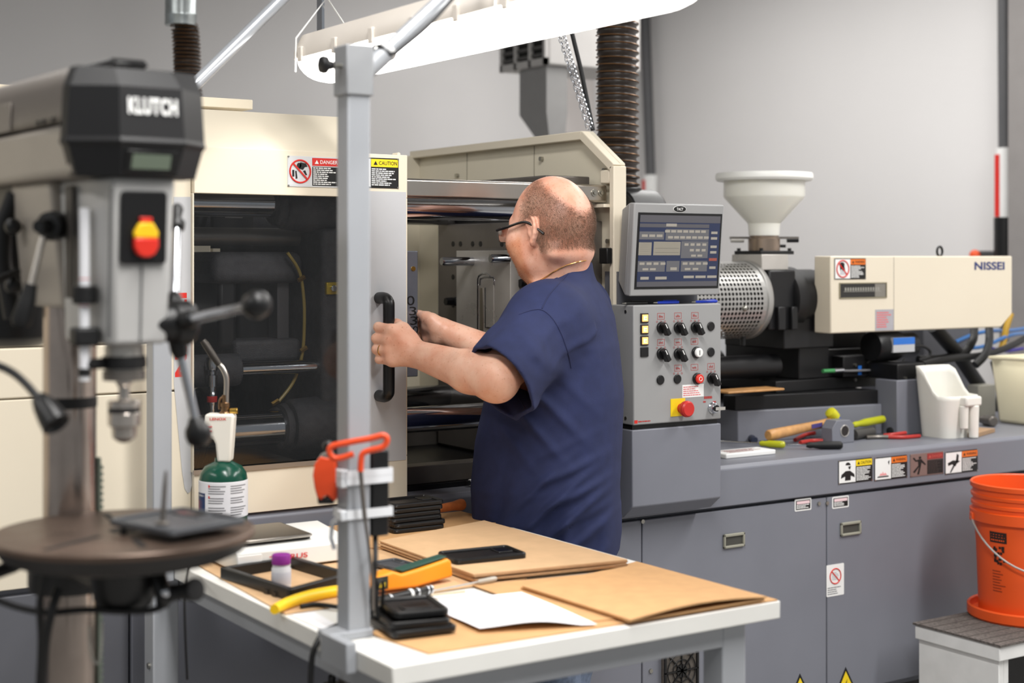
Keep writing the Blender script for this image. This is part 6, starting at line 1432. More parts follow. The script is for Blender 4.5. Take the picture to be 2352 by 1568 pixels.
ck=MB().tube([P(340,1290,t=1.99),P(362,1320,t=1.98),P(378,1372,t=1.97),P(372,1392,t=1.97)],[.009,.011,.012,.008],12).build('crank_arm',M_plas,dp)
MB().lathe(P(388,1362,t=1.97),(P(476,1350,t=1.93)-P(388,1362,t=1.97)),[(.008,0),(.0115,.004),(.0105,.02),(.012,.036),(.0155,.048),(.0148,.053),(.006,.054)],18).build('crank_handle',M_rubber,ck)
MB().sph(P(381,1358,t=1.955),.0075).build('crank_nut',M_chrome,ck)
lk=MB().tube([P(-20,1318,t=1.95),P(30,1300,t=1.97),P(75,1282,t=2.0)],[.009,.009,.006],12).build('table_lock_lever',M_rubber,dp)
MB().tube(smooth_path([P(-20,1372,t=1.97),P(40,1394,t=1.96),P(110,1406,t=1.95),P(200,1400,t=1.95),P(290,1404,t=1.95),P(360,1398,t=1.96),P(395,1372,t=1.98)]),.0045,10).build('press_cord',M_rubber,dp)
MB().tube(smooth_path([P(110,1300,t=1.93),P(92,1380,t=1.93),P(95,1470,t=1.95),P(90,1580,t=1.95)]),.005,10).build('press_cord',M_rubber,dp)
MB().tube(smooth_path([P(135,1350,t=1.94),P(120,1400,t=1.93),P(105,1470,t=1.93),P(95,1580,t=1.95)]),.006,10).build('press_cord',M_rubber,dp)
# bead chain on the column
n_=0
chn=[P(x,y,t=2.05) for x,y in ((205,1440),(206,1480),(212,1510),(222,1524),(230,1505),(234,1470),(235,1430))]
mb=MB()
for p in smooth_path(chn,9): mb.sph(p,.0016,6,5)
mb.build('bead_chain',M_screw,dp)
# work lamp on gooseneck
gl=thing('gooseneck_lamp','black gooseneck work lamp with conical head beside the column','lamp',tuple(P(-40,830,t=1.9)))
MB().tube(smooth_path([P(-60,830,t=1.92),P(-10,838,t=1.9),P(30,856,t=1.89),P(62,884,t=1.88),P(88,915,t=1.87)]),.0052,12).build('gooseneck',M_rubber,gl)
h0=P(86,908,t=1.87); h1=P(136,984,t=1.85)
MB().lathe(h0,(h1-h0),[(.006,0),(.01,.004),(.014,.016),(.0175,.036),(.0185,.048),(.016,.05),(.012,.044)],22).build('lamp_head',M_plas,gl)
MB().tube(smooth_path([P(-60,830,t=1.92),P(-90,700,t=2.0),Q(-.02,-.068,1.56)]),.0052,10).build('gooseneck_root',M_rubber,gl)
# dark case with a bit standing on the table
cz=TZ+.010
cs=[P(x,y,Z=cz) for x,y in ((246,1205),(395,1234),(482,1184),(352,1165))]
dc,fdc,lu_,lw_=case('phone_case','dark grey phone case being drilled on the round press table',[(246,1205),(395,1234),(482,1184),(352,1165)],cz,.009,mat('dark_grey_plastic',S(66,68,72)))
MB().cyl(cs[0].lerp(cs[1],.25)-UP*.0095+FW*.004,cs[0].lerp(cs[1],.25)+FW*.004,.0045,n=10).build('support_peg',M_plas,dc)
MB().cyl(cs[2].lerp(cs[3],.4)-UP*.0095-FW*.006,cs[2].lerp(cs[3],.4)-FW*.006,.0045,n=10).build('support_peg',M_plas,dc)
bt=thing('drill_bit','dark drill bit standing upright in the grey case','drill bit',tuple(P(373,1200,Z=cz+.006)))
bb=P(373,1203,Z=cz+.006)
MB().lathe(bb,P(381,1085,t=bb.dot(FW))-bb,[(.009,0),(.009,.002),(.0035,.004),(.0032,.05),(.0022,.066),(.0012,.07)],12).build('bit_shank',M_dsteel,bt)
# ------------------------------------------------------------------ the person
class Field:
    """signed distance field on a grid; shapes are blended in and the surface is meshed as one skin"""
    def __init__(s, lo, hi, h):
        s.h = h; s.lo = np.array(lo, dtype=np.float32); s.n = np.ceil((np.array(hi)-np.array(lo))/h).astype(int)+1
        s.D = np.full(tuple(s.n), .2, dtype=np.float32)
    def win(s, a, b):
        i0 = np.maximum(0, np.floor((np.array(a)-s.lo)/s.h).astype(int)); i1 = np.minimum(s.n, np.ceil((np.array(b)-s.lo)/s.h).astype(int)+1)
        sl = tuple(slice(int(x), int(y)) for x, y in zip(i0, i1))
        g = [s.lo[k]+s.h*np.arange(i0[k], i1[k], dtype=np.float32) for k in range(3)]
        return sl, g[0][:,None,None], g[1][None,:,None], g[2][None,None,:]
    def smin(s, sl, d, k, cut=False):
        o = s.D[sl]
        if cut: d = -d; s.D[sl] = np.maximum(o, d) + (np.maximum(k-np.abs(o-d), 0)**2/(4*k) if k > 0 else 0); return
        s.D[sl] = np.minimum(o, d) - (np.maximum(k-np.abs(o-d), 0)**2/(4*k) if k > 0 else 0)
    def cone(s, a, b, r0, r1, k=.01, cut=False, flat=None):
        a, b = np.array(a, dtype=np.float32), np.array(b, dtype=np.float32); m = max(r0, r1)+k+.012
        sl, X, Y, Z = s.win(np.minimum(a,b)-m, np.maximum(a,b)+m)
        ba = b-a; px, py, pz = X-a[0], Y-a[1], Z-a[2]
        hh = np.clip((px*ba[0]+py*ba[1]+pz*ba[2])/max(1e-9, float(ba@ba)), 0, 1)
        qx, qy, qz = px-hh*ba[0], py-hh*ba[1], pz-hh*ba[2]
        if flat is not None:                            # squeeze along a direction: (unit vector, factor)
            n, f = flat; n = np.array(n, dtype=np.float32); w = (qx*n[0]+qy*n[1]+qz*n[2])*(1/f-1)
            qx, qy, qz = qx+w*n[0], qy+w*n[1], qz+w*n[2]
        d = np.sqrt(qx*qx+qy*qy+qz*qz)-(r0+(r1-r0)*hh)
        s.smin(sl, d, k, cut)
    def chain(s, pts, rs, k=.008, **kw):
        for i in range(len(pts)-1): s.cone(pts[i], pts[i+1], rs[i], rs[i+1], k, **kw)
    def ell(s, c, R, r, k=.01, cut=False):               # R: 3 axes (rows), r: radii
        c = np.array(c, dtype=np.float32); m = max(r)+k+.012
        sl, X, Y, Z = s.win(c-m, c+m); px, py, pz = X-c[0], Y-c[1], Z-c[2]
        k0 = 0; k1 = 0
        for ax, rr in zip(R, r):
            w = px*ax[0]+py*ax[1]+pz*ax[2]; k0 = k0+(w/rr)**2; k1 = k1+(w/rr**2)**2
        k0 = np.sqrt(k0); k1 = np.sqrt(k1)+1e-6
        s.smin(sl, k0*(k0-1)/k1, k, cut)
    def trunk(s, zs, ctr, a, b, f, l, k=.02, e=2.2):     # lofted ellipses stacked in z
        sl, X, Y, Z = s.win((min(c[0] for c in ctr)-.3, min(c[1] for c in ctr)-.3, zs[0]-.03), (max(c[0] for c in ctr)+.3, max(c[1] for c in ctr)+.3, zs[-1]+.03))
        cx = np.interp(Z, zs, [c[0] for c in ctr]); cy = np.interp(Z, zs, [c[1] for c in ctr]); aa = np.interp(Z, zs, a); bb = np.interp(Z, zs, b)
        u = (X-cx)*f[0]+(Y-cy)*f[1]; v = (X-cx)*l[0]+(Y-cy)*l[1]
        q = (np.abs(u/aa)**e+np.abs(v/bb)**e)**(1/e)
        d = (q-1)*np.minimum(aa, bb)*.9
        d = np.maximum(d, np.maximum(zs[0]-Z, Z-zs[-1]))
        s.smin(sl, d.astype(np.float32), k)
    def mesh(s):
        D = s.D; I = D < 0; n = D.shape
        cnt = np.zeros(tuple(x-1 for x in n), np.int8)
        for i in (0,1):
            for j in (0,1):
                for k in (0,1): cnt += I[i:n[0]-1+i, j:n[1]-1+j, k:n[2]-1+k]
        act = np.argwhere((cnt > 0) & (cnt < 8)); del cnt
        idx = np.full(tuple(x-1 for x in n), -1, np.int32); idx[act[:,0],act[:,1],act[:,2]] = np.arange(len(act))
        acc = np.zeros((len(act),3), np.float32); num = np.zeros(len(act), np.float32)
        C = [(i,j,k) for i in (0,1) for j in (0,1) for k in (0,1)]
        val = {c: D[act[:,0]+c[0],act[:,1]+c[1],act[:,2]+c[2]] for c in C}
        for c in C:
            for ax in range(3):
                if c[ax] == 0:
                    e = list(c); e[ax] = 1; d0, d1 = val[c], val[tuple(e)]; m = (d0 < 0) != (d1 < 0)
                    t = np.where(m, d0/np.where(m, d0-d1, 1), 0); p = np.zeros((len(act),3), np.float32); p += np.array(c, np.float32); p[:,ax] += t
                    acc += p*m[:,None]; num += m
        vs = (acc/num[:,None]+act)*s.h+s.lo
        F_ = []
        for ax in range(3):
            a1, a2 = (ax+1)%3, (ax+2)%3
            sA = [slice(None)]*3; sB = [slice(None)]*3; sA[ax] = slice(0,n[ax]-1); sB[ax] = slice(1,n[ax])
            A, B_ = I[tuple(sA)], I[tuple(sB)]; e = np.argwhere(A != B_)
            e = e[(e[:,a1] > 0) & (e[:,a2] > 0) & (e[:,a1] < n[a1]-1) & (e[:,a2] < n[a2]-1)]
            inn = A[e[:,0],e[:,1],e[:,2]]
            def ci(o1, o2):
                g = e.copy(); g[:,a1] -= o1; g[:,a2] -= o2; return idx[g[:,0],g[:,1],g[:,2]]
            q = np.stack([ci(1,1),ci(0,1),ci(0,0),ci(1,0)], 1); q[~inn] = q[~inn][:,::-1]; F_.append(q)
        return vs, np.concatenate(F_)
def skin_mesh(name, vs, fs, m, parent, smooth_it=2):
    off = np.array(ROOTS[parent], np.float32)
    # a little averaging removes grid steps
    E = np.concatenate([fs[:,[0,1]],fs[:,[1,2]],fs[:,[2,3]],fs[:,[3,0]]])
    for _ in range(smooth_it):
        acc = np.zeros_like(vs); w = np.zeros(len(vs), np.float32)
        for i, j in ((0,1),(1,0)):
            np.add.at(acc, E[:,i], vs[E[:,j]]); np.add.at(w, E[:,i], 1)
        vs = vs*.5+.5*acc/np.maximum(w,1)[:,None]
    me = bpy.data.meshes.new(name); me.from_pydata((vs-off).tolist(), [], fs.tolist()); me.update()
    me.polygons.foreach_set('use_smooth', [True]*len(me.polygons)); me.materials.append(m)
    o = bpy.data.objects.new(name, me); COL.objects.link(o); o.parent = parent
    return o, vs

def A3(v): return np.array((v[0], v[1], v[2]), np.float32)
def nrm(v): v = np.array(v, float); return v/np.linalg.norm(v)
# body landmarks (metres)
fdir = -RT*.98+FW*.2; ldir = V(-fdir.y, fdir.x, 0)          # facing and its left
LSH = P(1257,738,t=3.33); LEL = P(1138,872,t=3.13); LWR = P(960,814,t=3.295)
SHC = P(1294,690,t=3.49); RSH = SHC+V(.705,.709,0)*.165; RSH.z = 1.45
RWR = P(1018,760,t=3.67); REL = P(1232,856,t=3.60)
HIP = V(1.965,2.80,.95)
per = thing('person', 'bald man in a navy T-shirt and denim shorts reaching into the machine', 'person', (HIP.x,HIP.y,0))
hd = nrm(-RT*.682+FW*.731); pitch = math.radians(-7)
hf = nrm(hd*math.cos(pitch)+np.array((0,0,1))*math.sin(pitch)); hl = nrm(np.cross((0,0,1), hf)); hu = np.cross(hf, hl)
HC = np.array(P(1259,504,t=3.47))
def hp_(x,y,z): return HC+hf*x+hl*y+hu*z
HR = (hf,hl,hu)
h_ = .0027
lo = (1.50,2.52,-.004); hi = (2.32,3.32,1.80)
Fd = Field(lo, hi, h_)
# head
Fd.ell(hp_(-.014,0,.002),HR,(.0985,.0785,.0965),.01)
Fd.ell(hp_(-.045,0,-.02),HR,(.066,.072,.07),.03)
Fd.ell(hp_(.034,0,-.038),HR,(.064,.062,.082),.03)
Fd.ell(hp_(.030,0,-.085),HR,(.060,.067,.050),.03)
Fd.ell(hp_(.078,0,-.112),HR,(.022,.026,.022),.02)
for s_ in (1,-1):
    Fd.ell(hp_(.056,s_*.043,-.045),HR,(.035,.029,.036),.025)
    Fd.cone(hp_(.080,s_*.012,.004),hp_(.068,s_*.045,.004),.012,.01,.012)
    Fd.ell(hp_(.088,s_*.030,-.014),HR,(.014,.016,.010),.008,cut=True)
    def EP(a,b,o): return hp_(-.024+a, s_*(.0735+o), -.030+b)
    hel = [(.010,.004,.004),(.012,.016,.006),(.009,.026,.007),(.0,.031,.009),(-.010,.030,.011),(-.017,.021,.0125),(-.0185,.007,.013),(-.0155,-.007,.012),(-.009,-.017,.010),(-.001,-.025,.008)]
    for i in range(len(hel)-1): Fd.cone(EP(*hel[i]),EP(*hel[i+1]),.0042 if i else .003,.0042,.003)
    Fd.cone(EP(.001,-.026,.006),EP(.003,-.030,.005),.0068,.0055,.004)
    eo_ = nrm(hl*s_+hf*.25); Fd.ell(EP(-.003,.003,.005),(nrm(hf-hl*s_*.25),eo_,hu),(.0165,.0055,.0285),.004)
    Fd.cone(EP(-.009,.018,.009),EP(-.010,-.006,.009),.0035,.0035,.004)
    Fd.cone(EP(.010,-.004,.004),EP(.008,-.009,.004),.0042,.004,.004)
    Fd.ell(EP(.001,-.001,.014),HR,(.006,.006,.009),.003,cut=True); Fd.ell(EP(-.008,.012,.0155),HR,(.0045,.004,.011),.003,cut=True)
Fd.chain([hp_(.090,0,-.006),hp_(.100,0,-.034),hp_(.105,0,-.044)],[.009,.011,.0125],.012)
for s_ in (1,-1): Fd.ell(hp_(.096,s_*.011,-.048),HR,(.011,.008,.008),.006)
Fd.cone(hp_(.090,.02,-.078),hp_(.090,-.02,-.078),.007,.007,.01)
# neck
nb = A3(SHC)+A3(fdir)*.0+np.array((0,0,-.01)); nb[2] = 1.50
Fd.cone(hp_(-.022,0,-.06),nb,.060,.056,.03)
Fd.cone(hp_(-.05,0,-.07),nb-A3(fdir)*.010,.046,.048,.03)
Fd.cone(hp_(-.064,.050,-.084),hp_(-.074,.0,-.084),.018,.0195,.022); Fd.cone(hp_(-.064,-.050,-.084),hp_(-.074,.0,-.084),.018,.0195,.022)     # nape roll
Fd.cone(hp_(.03,0,-.10),nb+A3(fdir)*.022,.045,.046,.03)
Fd.cone(A3(LSH)+np.array((.02,.02,.0)),A3(nb)+np.array((0,0,-.05)),.045,.05,.03); Fd.cone(A3(RSH)+np.array((0,0,-.01)),A3(nb)+np.array((0,0,-.05)),.045,.05,.03)
# trunk (under the shirt)
c1 = P(1262,1000,t=3.42)
zs = [.86,.95,1.05,1.15,1.27,1.38,1.46,1.51]
ctr = [(1.962,2.806),(1.955,2.81),(1.952,2.813),(1.958,2.817),(1.972,2.827),(1.982,2.834),(1.998,2.842),(2.005,2.848)]
Fd.trunk(zs,ctr,[.13,.14,.148,.146,.136,.122,.085,.05],[.15,.155,.158,.16,.165,.17,.16,.1],(fdir.x,fdir.y),(ldir.x,ldir.y),.03)
# arms
def arm(sh,el,wr,r,bulge):
    Fd.cone(A3(sh),A3(el),r[0],r[1],.03)
    m = A3(el)*.68+A3(wr)*.32
    Fd.cone(A3(el),m,r[1]*.96,r[2],.02); Fd.cone(m,A3(wr),r[2],r[3],.02)
    Fd.ell(A3(el)+bulge,(np.eye(3)),(.034,.034,.034),.02)
arm(LSH,LEL,LWR,(.060,.045,.044,.0305),np.array((.006,-.006,-.004)))
arm(RSH,REL,RWR,(.060,.046,.046,.031),np.array((0,0,0)))
# left hand around the gate handle
def L(x,y,t): return A3(P(x,y,t=t))
tb0 = HX*FW.x+HY*FW.y                                       # depth of the handle
hx_, hz_ = CX+F*(HX*RT.x+HY*RT.y)/tb0, None
mc = [(899,758),(893,781),(894,805),(900,827)]; pi_ = [(869,751),(864,777),(865,802),(871,825)]
for i in range(4):
    m_ = L(*mc[i],tb0-.036); p_ = L(*pi_[i],tb0-.016); q1_ = L(pi_[i][0]+8,pi_[i][1]+1,tb0+.018); q2_ = L(pi_[i][0]+29,pi_[i][1]+2,tb0+.024)
    rr = (.0118,.0112,.0102,.0092) if i < 3 else (.0108,.0098,.009,.0082)
    Fd.cone(A3(LWR)+(m_-A3(LWR))*.12,m_,.0225,.0142,.012)
    Fd.cone(m_,p_,rr[0]*1.12,rr[1],.005); Fd.cone(p_,q1_,rr[1],rr[2],.004); Fd.cone(q1_,q2_,rr[2],rr[3],.004)
Fd.chain([L(948,812,tb0-.02),L(905,822,tb0-.03)],[.022,.016],.012)
Fd.chain([L(945,790,tb0-.016),L(925,757,tb0-.012),L(911,746,tb0+.010),L(897,748,tb0+.026)],[.022,.0155,.0125,.0098],.010)
Fd.chain([L(938,778,tb0-.02),L(915,758,tb0-.022)],[.02,.014],.012)
# right hand on the mould edge
tr = RWR.dot(FW)
kn = [(982,728),(979,744),(980,760),(985,775)]; ti = [(962,722),(958,740),(958,757),(962,772)]
for i in range(4):
    m_ = L(*kn[i],tr+.03); p_ = L(*ti[i],tr+.055); q_2 = L(ti[i][0]-10,ti[i][1]+3,tr+.085)
    Fd.cone(A3(RWR)+(m_-A3(RWR))*.1,m_,.023,.0145,.012); Fd.cone(m_,p_,.0125,.011,.005); Fd.cone(p_,q_2,.0108,.0092,.004)
Fd.chain([L(1008,748,tr-.012),L(992,735,tr-.012),L(978,728,tr-.002),L(966,722,tr+.012)],[.021,.016,.0125,.0105],.010)
Fd.chain([L(1000,752,tr-.006),L(985,748,tr+.006)],[.022,.019],.012)
Fd.chain([L(1004,775,tr),L(986,780,tr+.02)],[.019,.015],.012)
# legs
for s_ in (1,-1):
    hipj = A3(HIP)+A3(ldir)*.085*s_; kne = hipj+A3(fdir)*.03; kne[2] = .50; ank = hipj-A3(fdir)*.01+A3(ldir)*.02*s_; ank[2] = .09
    Fd.cone(hipj,kne,.085,.058,.04); Fd.cone(kne,kne*.65+ank*.35-A3(fdir)*.015,.055,.056,.02); Fd.cone(kne*.65+ank*.35-A3(fdir)*.015,ank,.056,.036,.02)
    Fd.cone(ank,ank*np.array((1,1,0))+A3(fdir)*.12+np.array((0,0,.05)),.036,.032,.02)
vs, fs = Fd.mesh(); DB = Fd.D
# skin with beard and hair tint
M_skin = bpy.data.materials.new('fair_reddish_skin'); M_skin.use_nodes = True
nt = M_skin.node_tree; bs = nt.nodes['Principled BSDF']
def nd(t, **k):
    n = nt.nodes.new(t)
    for a, v in k.items(): n.inputs[a].default_value = v
    return n
tc = nd('ShaderNodeTexCoord'); n1 = nd('ShaderNodeTexNoise', Scale=22., Detail=5.); n2 = nd('ShaderNodeTexNoise', Scale=160., Detail=3.); at_ = nd('ShaderNodeAttribute'); at_.attribute_name = 'tint'
for n in (n1,n2): nt.links.new(tc.outputs['Object'], n.inputs['Vector'])
r1 = nd('ShaderNodeValToRGB'); r1.color_ramp.elements[0].position=.32; r1.color_ramp.elements[1].position=.7
r1.color_ramp.elements[0].color=(*S(238,192,168),1); r1.color_ramp.elements[1].color=(*S(224,160,132),1); nt.links.new(n1.outputs['Fac'], r1.inputs['Fac'])
r2 = nd('ShaderNodeValToRGB'); r2.color_ramp.elements[0].position=.60; r2.color_ramp.elements[1].position=.74
r2.color_ramp.elements[0].color=(1,1,1,1); r2.color_ramp.elements[1].color=(.80,.66,.58,1); nt.links.new(n2.outputs['Fac'], r2.inputs['Fac'])
mx = nd('ShaderNodeMixRGB'); mx.blend_type='MULTIPLY'; mx.inputs[0].default_value=.8; nt.links.new(r1.outputs['Color'],mx.inputs[1]); nt.links.new(r2.outputs['Color'],mx.inputs[2])
mt_ = nd('ShaderNodeMixRGB'); mt_.blend_type='MULTIPLY'; mt_.inputs[0].default_value=1; nt.links.new(mx.outputs[0],mt_.inputs[1]); nt.links.new(at_.outputs['Color'],mt_.inputs[2])
nt.links.new(mt_.outputs[0], bs.inputs['Base Color']); bs.inputs['Roughness'].default_value=.42; bs.inputs['Specular IOR Level'].default_value=.45
bs.inputs['Subsurface Weight'].default_value=.12; bs.inputs['Subsurface Radius'].default_value=(.012,.004,.002); bs.inputs['Subsurface Scale'].default_value=1
bp = nd('ShaderNodeBump', Strength=.18, Distance=.002); nt.links.new(n2.outputs['Fac'], bp.inputs['Height']); nt.links.new(bp.outputs['Normal'], bs.inputs['Normal'])
body, bv = skin_mesh('body', vs, fs, M_skin, per, 2)
q_ = bv-HC; hxx, hyy, hzz = q_@hf, q_@hl, q_@hu; rad = np.linalg.norm(q_, axis=1)
def sst(a,b,x): t = np.clip((x-a)/(b-a),0,1); return t*t*(3-2*t)
# hair: ring round the sides and back, bald crown, temples thin
bald = ((hxx+.07)**2+(hzz-.06)**2)/.080**2+hyy**2/.054**2
hairm = sst(.62,1.25,bald)*(1-sst(-.012,.034,hxx+.12*np.maximum(0,hzz)))*sst(-.090,-.072,hzz)*(1-sst(-.040,-.024,hxx)*(1-sst(-.022,-.004,hzz)))*(1-sst(.086,.094,hzz))
hairm *= (rad < .135)
earm = ((np.abs(hyy) > .0785) & (hxx > -.05) & (hxx < .02) & (hzz < .0) & (hzz > -.075))
hairm = np.where(earm, 0, hairm)
beard = sst(.012,.03,hxx)*(1-sst(-.058,-.035,hzz-.25*np.maximum(0,.06-hxx)))*sst(-.165,-.14,hzz)*(rad<.19)
col = np.ones((len(bv),4), np.float32)
hc = np.array((.50,.44,.41)); bc_ = np.array((.88,.73,.58))
pink = (rad<.16)*.35
col[:,:3] *= 1-(1-hc)*hairm[:,None]*.9; col[:,:3] *= 1-(1-bc_)*beard[:,None]
col[:,:3] *= 1-pink[:,None]*np.array((0,.12,.08))*(1-hairm[:,None])
ca_ = body.data.color_attributes.new('tint','FLOAT_COLOR','POINT'); ca_.data.foreach_set('color', col.ravel())
# short hair and stubble
nrmls = np.zeros(len(bv)*3, np.float32); body.data.vertices.foreach_get('normal', nrmls); nrmls = nrmls.reshape(-1,3)
rg = np.random.default_rng(3)
def strands(mask, count, length, name, m, dirn, wid):
    w = mask.copy(); w[w < .05] = 0; w /= w.sum(); ids = rg.choice(len(bv), count, p=w)
    p = bv[ids]+rg.normal(0,.0011,(count,3)); n = nrmls[ids]; d = n*.55+dirn+rg.normal(0,.22,(count,3)); d /= np.linalg.norm(d,axis=1)[:,None]
    side = np.cross(d, rg.normal(0,1,(count,3))); side /= np.linalg.norm(side,axis=1)[:,None]
    L_ = length*rg.uniform(.6,1.2,(count,1)); p = p-n*.0012
    v = np.stack([p-side*wid,p+side*wid,p+d*L_],1).reshape(-1,3)-np.array(ROOTS[per])
    me = bpy.data.meshes.new(name); me.from_pydata(v.tolist(),[],np.arange(count*3).reshape(-1,3).tolist()); me.materials.append(m)
    o = bpy.data.objects.new(name,me); COL.objects.link(o); o.parent = per; o['kind'] = 'stuff'; return o
strands(hairm**1.5,42000,.0066,'hair',mat('short_brown_hair',S(116,92,76),.6,var=.15,scale=90),-hu*.55-hf*.25,.0002)
strands(beard,3500,.004,'beard_stubble',mat('ginger_stubble',S(168,110,66),.6,var=.2,scale=90),-hu*.4,.00025)
# ---- shirt
M_shirt = mat('navy_cotton',S(32,40,77),.85,var=.10,scale=35,bump=.25,bscale=900)
Fs = Field((1.58,2.50,.84),(2.34,3.22,1.60),.0036)
cs_z = [.84,.895,.958,1.06,1.16,1.264,1.376,1.44,1.485,1.52,1.545,1.57]
def ctr_px(px,t): p=P(px,590,t=t); return (p.x,p.y)
cpx = [(1256,3.435),(1256,3.435),(1254,3.43),(1253,3.42),(1261,3.43),(1275,3.44),(1281,3.455),(1286,3.47),(1290,3.48),(1293,3.485),(1296,3.485),(1298,3.485)]
ctr2 = [ctr_px(*c) for c in cpx]
aa = [.163,.163,.164,.168,.166,.157,.140,.122,.098,.076,.068,.062]; bb = [.175,.178,.182,.188,.188,.187,.186,.175,.150,.11,.082,.07]
Fs.trunk(cs_z,ctr2,aa,bb,(fdir.x,fdir.y),(ldir.x,ldir.y),.0,e=2.3)
sl_e = P(1146,878,t=3.145); se = A3(sl_e)
Fs.cone(A3(SHC)+np.array((0,0,-.05)),A3(LSH)+np.array((.0,0,-.0)),.085,.082,.05)
ax_ = nrm(se-A3(LSH)); Fs.cone(A3(LSH)+np.array((0,0,-.004)),se+ax_*.03,.083,.088,.045)
sr_e = A3(REL)*.75+A3(RSH)*.25
Fs.cone(A3(SHC)+np.array((0,0,-.05)),A3(RSH),.085,.08,.05); Fs.cone(A3(RSH),sr_e,.08,.08,.04)
# folds
sl, X, Y, Z = Fs.win(Fs.lo, np.array((9,9,9)))
u_ = ((X-1.96)*fdir.x+(Y-2.82)*fdir.y); v_ = ((X-1.96)*ldir.x+(Y-2.82)*ldir.y)
def gs(x,s): return np.exp(-(x/s)**2)
def ridge(th): return (.5+.5*np.cos(th))**3
back = sst(-.175,-.09,u_)
sdiag = Z+.75*u_
fold = .0125*ridge(2*np.pi*sdiag/.068+1.4*np.sin(8*u_+5*v_)+.6*np.sin(23*u_))*gs(Z-1.02,.095)*sst(.10,-.03,u_)*back
fold += .0085*ridge(2*np.pi*(Z*.9+.28*u_)/.052+1.1*np.sin(11*u_+7*v_))*gs(Z-1.08,.085)*sst(.04,-.06,u_)*back
fold += .0095*ridge(2*np.pi*(Z-1.05*u_)/.085+1.0*np.sin(9*Z))*gs(Z-1.22,.08)*gs(u_+.0,.085)*(v_>0)
fold += .0080*ridge(2*np.pi*(u_+.3*Z)/.075+1.6*np.sin(9*Z+4*v_))*gs(Z-.95,.075)
fold += .0070*ridge(2*np.pi*(u_*.8-Z*.6)/.07+.8*np.sin(10*Z))*gs(Z-1.35,.075)*gs(u_-.01,.09)*(v_>.05)
fold += .0045*ridge(2*np.pi*(Z*.8-u_*.5+v_*.6)/.05+np.sin(20*u_))*gs(Z-1.41,.05)*(v_>.1)
fold -= .013*np.exp(-((u_-.085+(Z-1.0)*.18)/.016)**2)*gs(Z-.98,.12)
Fs.D[sl] -= fold.astype(np.float32)
body_d = Fs.D.copy()
Fs.D = np.maximum(body_d, -(body_d+.009))                # hollow cloth
# cut hem, sleeve ends and neck opening
Fs.D = np.maximum(Fs.D, (.893+.012*np.sin((X+Y)*16)-Z).astype(np.float32)+0*Fs.D)
nv = nrm(ax_*.85+A3(-RT)*.35+np.array((0,0,-.1))); dd = (X-se[0])*nv[0]+(Y-se[1])*nv[1]+(Z-se[2])*nv[2]
near = ((X-A3(LEL)[0])**2+(Y-A3(LEL)[1])**2+(Z-A3(LEL)[2])**2) < .17**2
Fs.D = np.where(near, np.maximum(Fs.D, dd.astype(np.float32)), Fs.D)
nr = nrm(sr_e-A3(RSH)); dd = (X-sr_e[0])*nr[0]+(Y-sr_e[1])*nr[1]+(Z-sr_e[2])*nr[2]
near = ((X-sr_e[0])**2+(Y-sr_e[1])**2+(Z-sr_e[2])**2) < .14**2
Fs.D = np.where(near, np.maximum(Fs.D, dd.astype(np.float32)), Fs.D)
ncz = P(1345,606,t=3.50); ncf = P(1224,662,t=3.46)
npn = nrm(np.cross(A3(ncf)-A3(ncz), A3(FW)*1.0-A3(RT)*.0)); npn = npn if npn[2] > 0 else -npn
dd = (X-ncz.x)*npn[0]+(Y-ncz.y)*npn[1]+(Z-ncz.z)*npn[2]
Fs.D = np.maximum(Fs.D, np.where((Z > 1.40) & ((X-nb[0])**2+(Y-nb[1])**2 < .125**2), dd, -1).astype(np.float32))
sv, sf = Fs.mesh()
shirt, sv2 = skin_mesh('t_shirt', sv, sf, M_shirt, per, 3)
# seams laid on the cloth
bvh = BVHTree.FromPolygons([Vector(v) for v in sv2.tolist()], sf.tolist())
def on_shirt(px, py):
    d = ray(px,py).normalized(); h = bvh.ray_cast(Vector((0,0,H)), d)
    return (h[0]-d*.0008) if h[0] is not None else None
def seam(pts, name, r=.0013, m=None):
    q = [on_shirt(p.x,p.y) for p in smooth_path([V(x,y,0) for x,y in pts],5)]; q = [p for p in q if p is not None]
    if len(q) > 2: MB().tube(q, r, 6).build(name, m or mat('dark_navy_thread',S(30,36,72),.8), per)
seam([(1192,722),(1222,712),(1246,712),(1270,732),(1290,768),(1305,812),(1312,845)],'sleeve_seam')
seam([(1312,620),(1290,645),(1262,676),(1245,708)],'shoulder_seam')
seam([(1098,815),(1130,838),(1160,872),(1190,912),(1206,938)],'sleeve_hem_stitch',.0009)
# collar rib
cl_ = []
cn = (A3(ncz)+A3(ncf))/2
for i in range(36):
    w = 2*math.pi*i/36; d = np.array(FW)*math.cos(w)*.066; g_ = (A3(ncf)-A3(ncz))/2*math.sin(w)*.97
    cl_.append(Vector(cn+g_+d*np.array((1,1,0))+np.array((0,0,-.006))))
MB().tube(cl_,.0075,8,closed=True).build('collar',M_shirt,per)
bvb = BVHTree.FromPolygons([Vector(v) for v in bv.tolist()], fs.tolist())
gc_ = []
for p in smooth_path([V(x,y,0) for x,y in ((1216,660),(1228,650),(1250,638),(1275,622),(1300,610),(1325,602),(1346,598))],5):
    d = ray(p.x,p.y).normalized(); h = bvb.ray_cast(Vector((0,0,H)), d)
    if h[0] is not None: gc_.append(h[0]-d*.0010)
nk = [Vector(np.array(p)+np.array((0,0,.010))) for p in [Vector(cn)+(c-Vector(cn))*.93 for c in cl_]]
MB().tube(gc_,.0013,6).build('gold_chain',mat('gold',S(226,180,110),.25,1.),per)
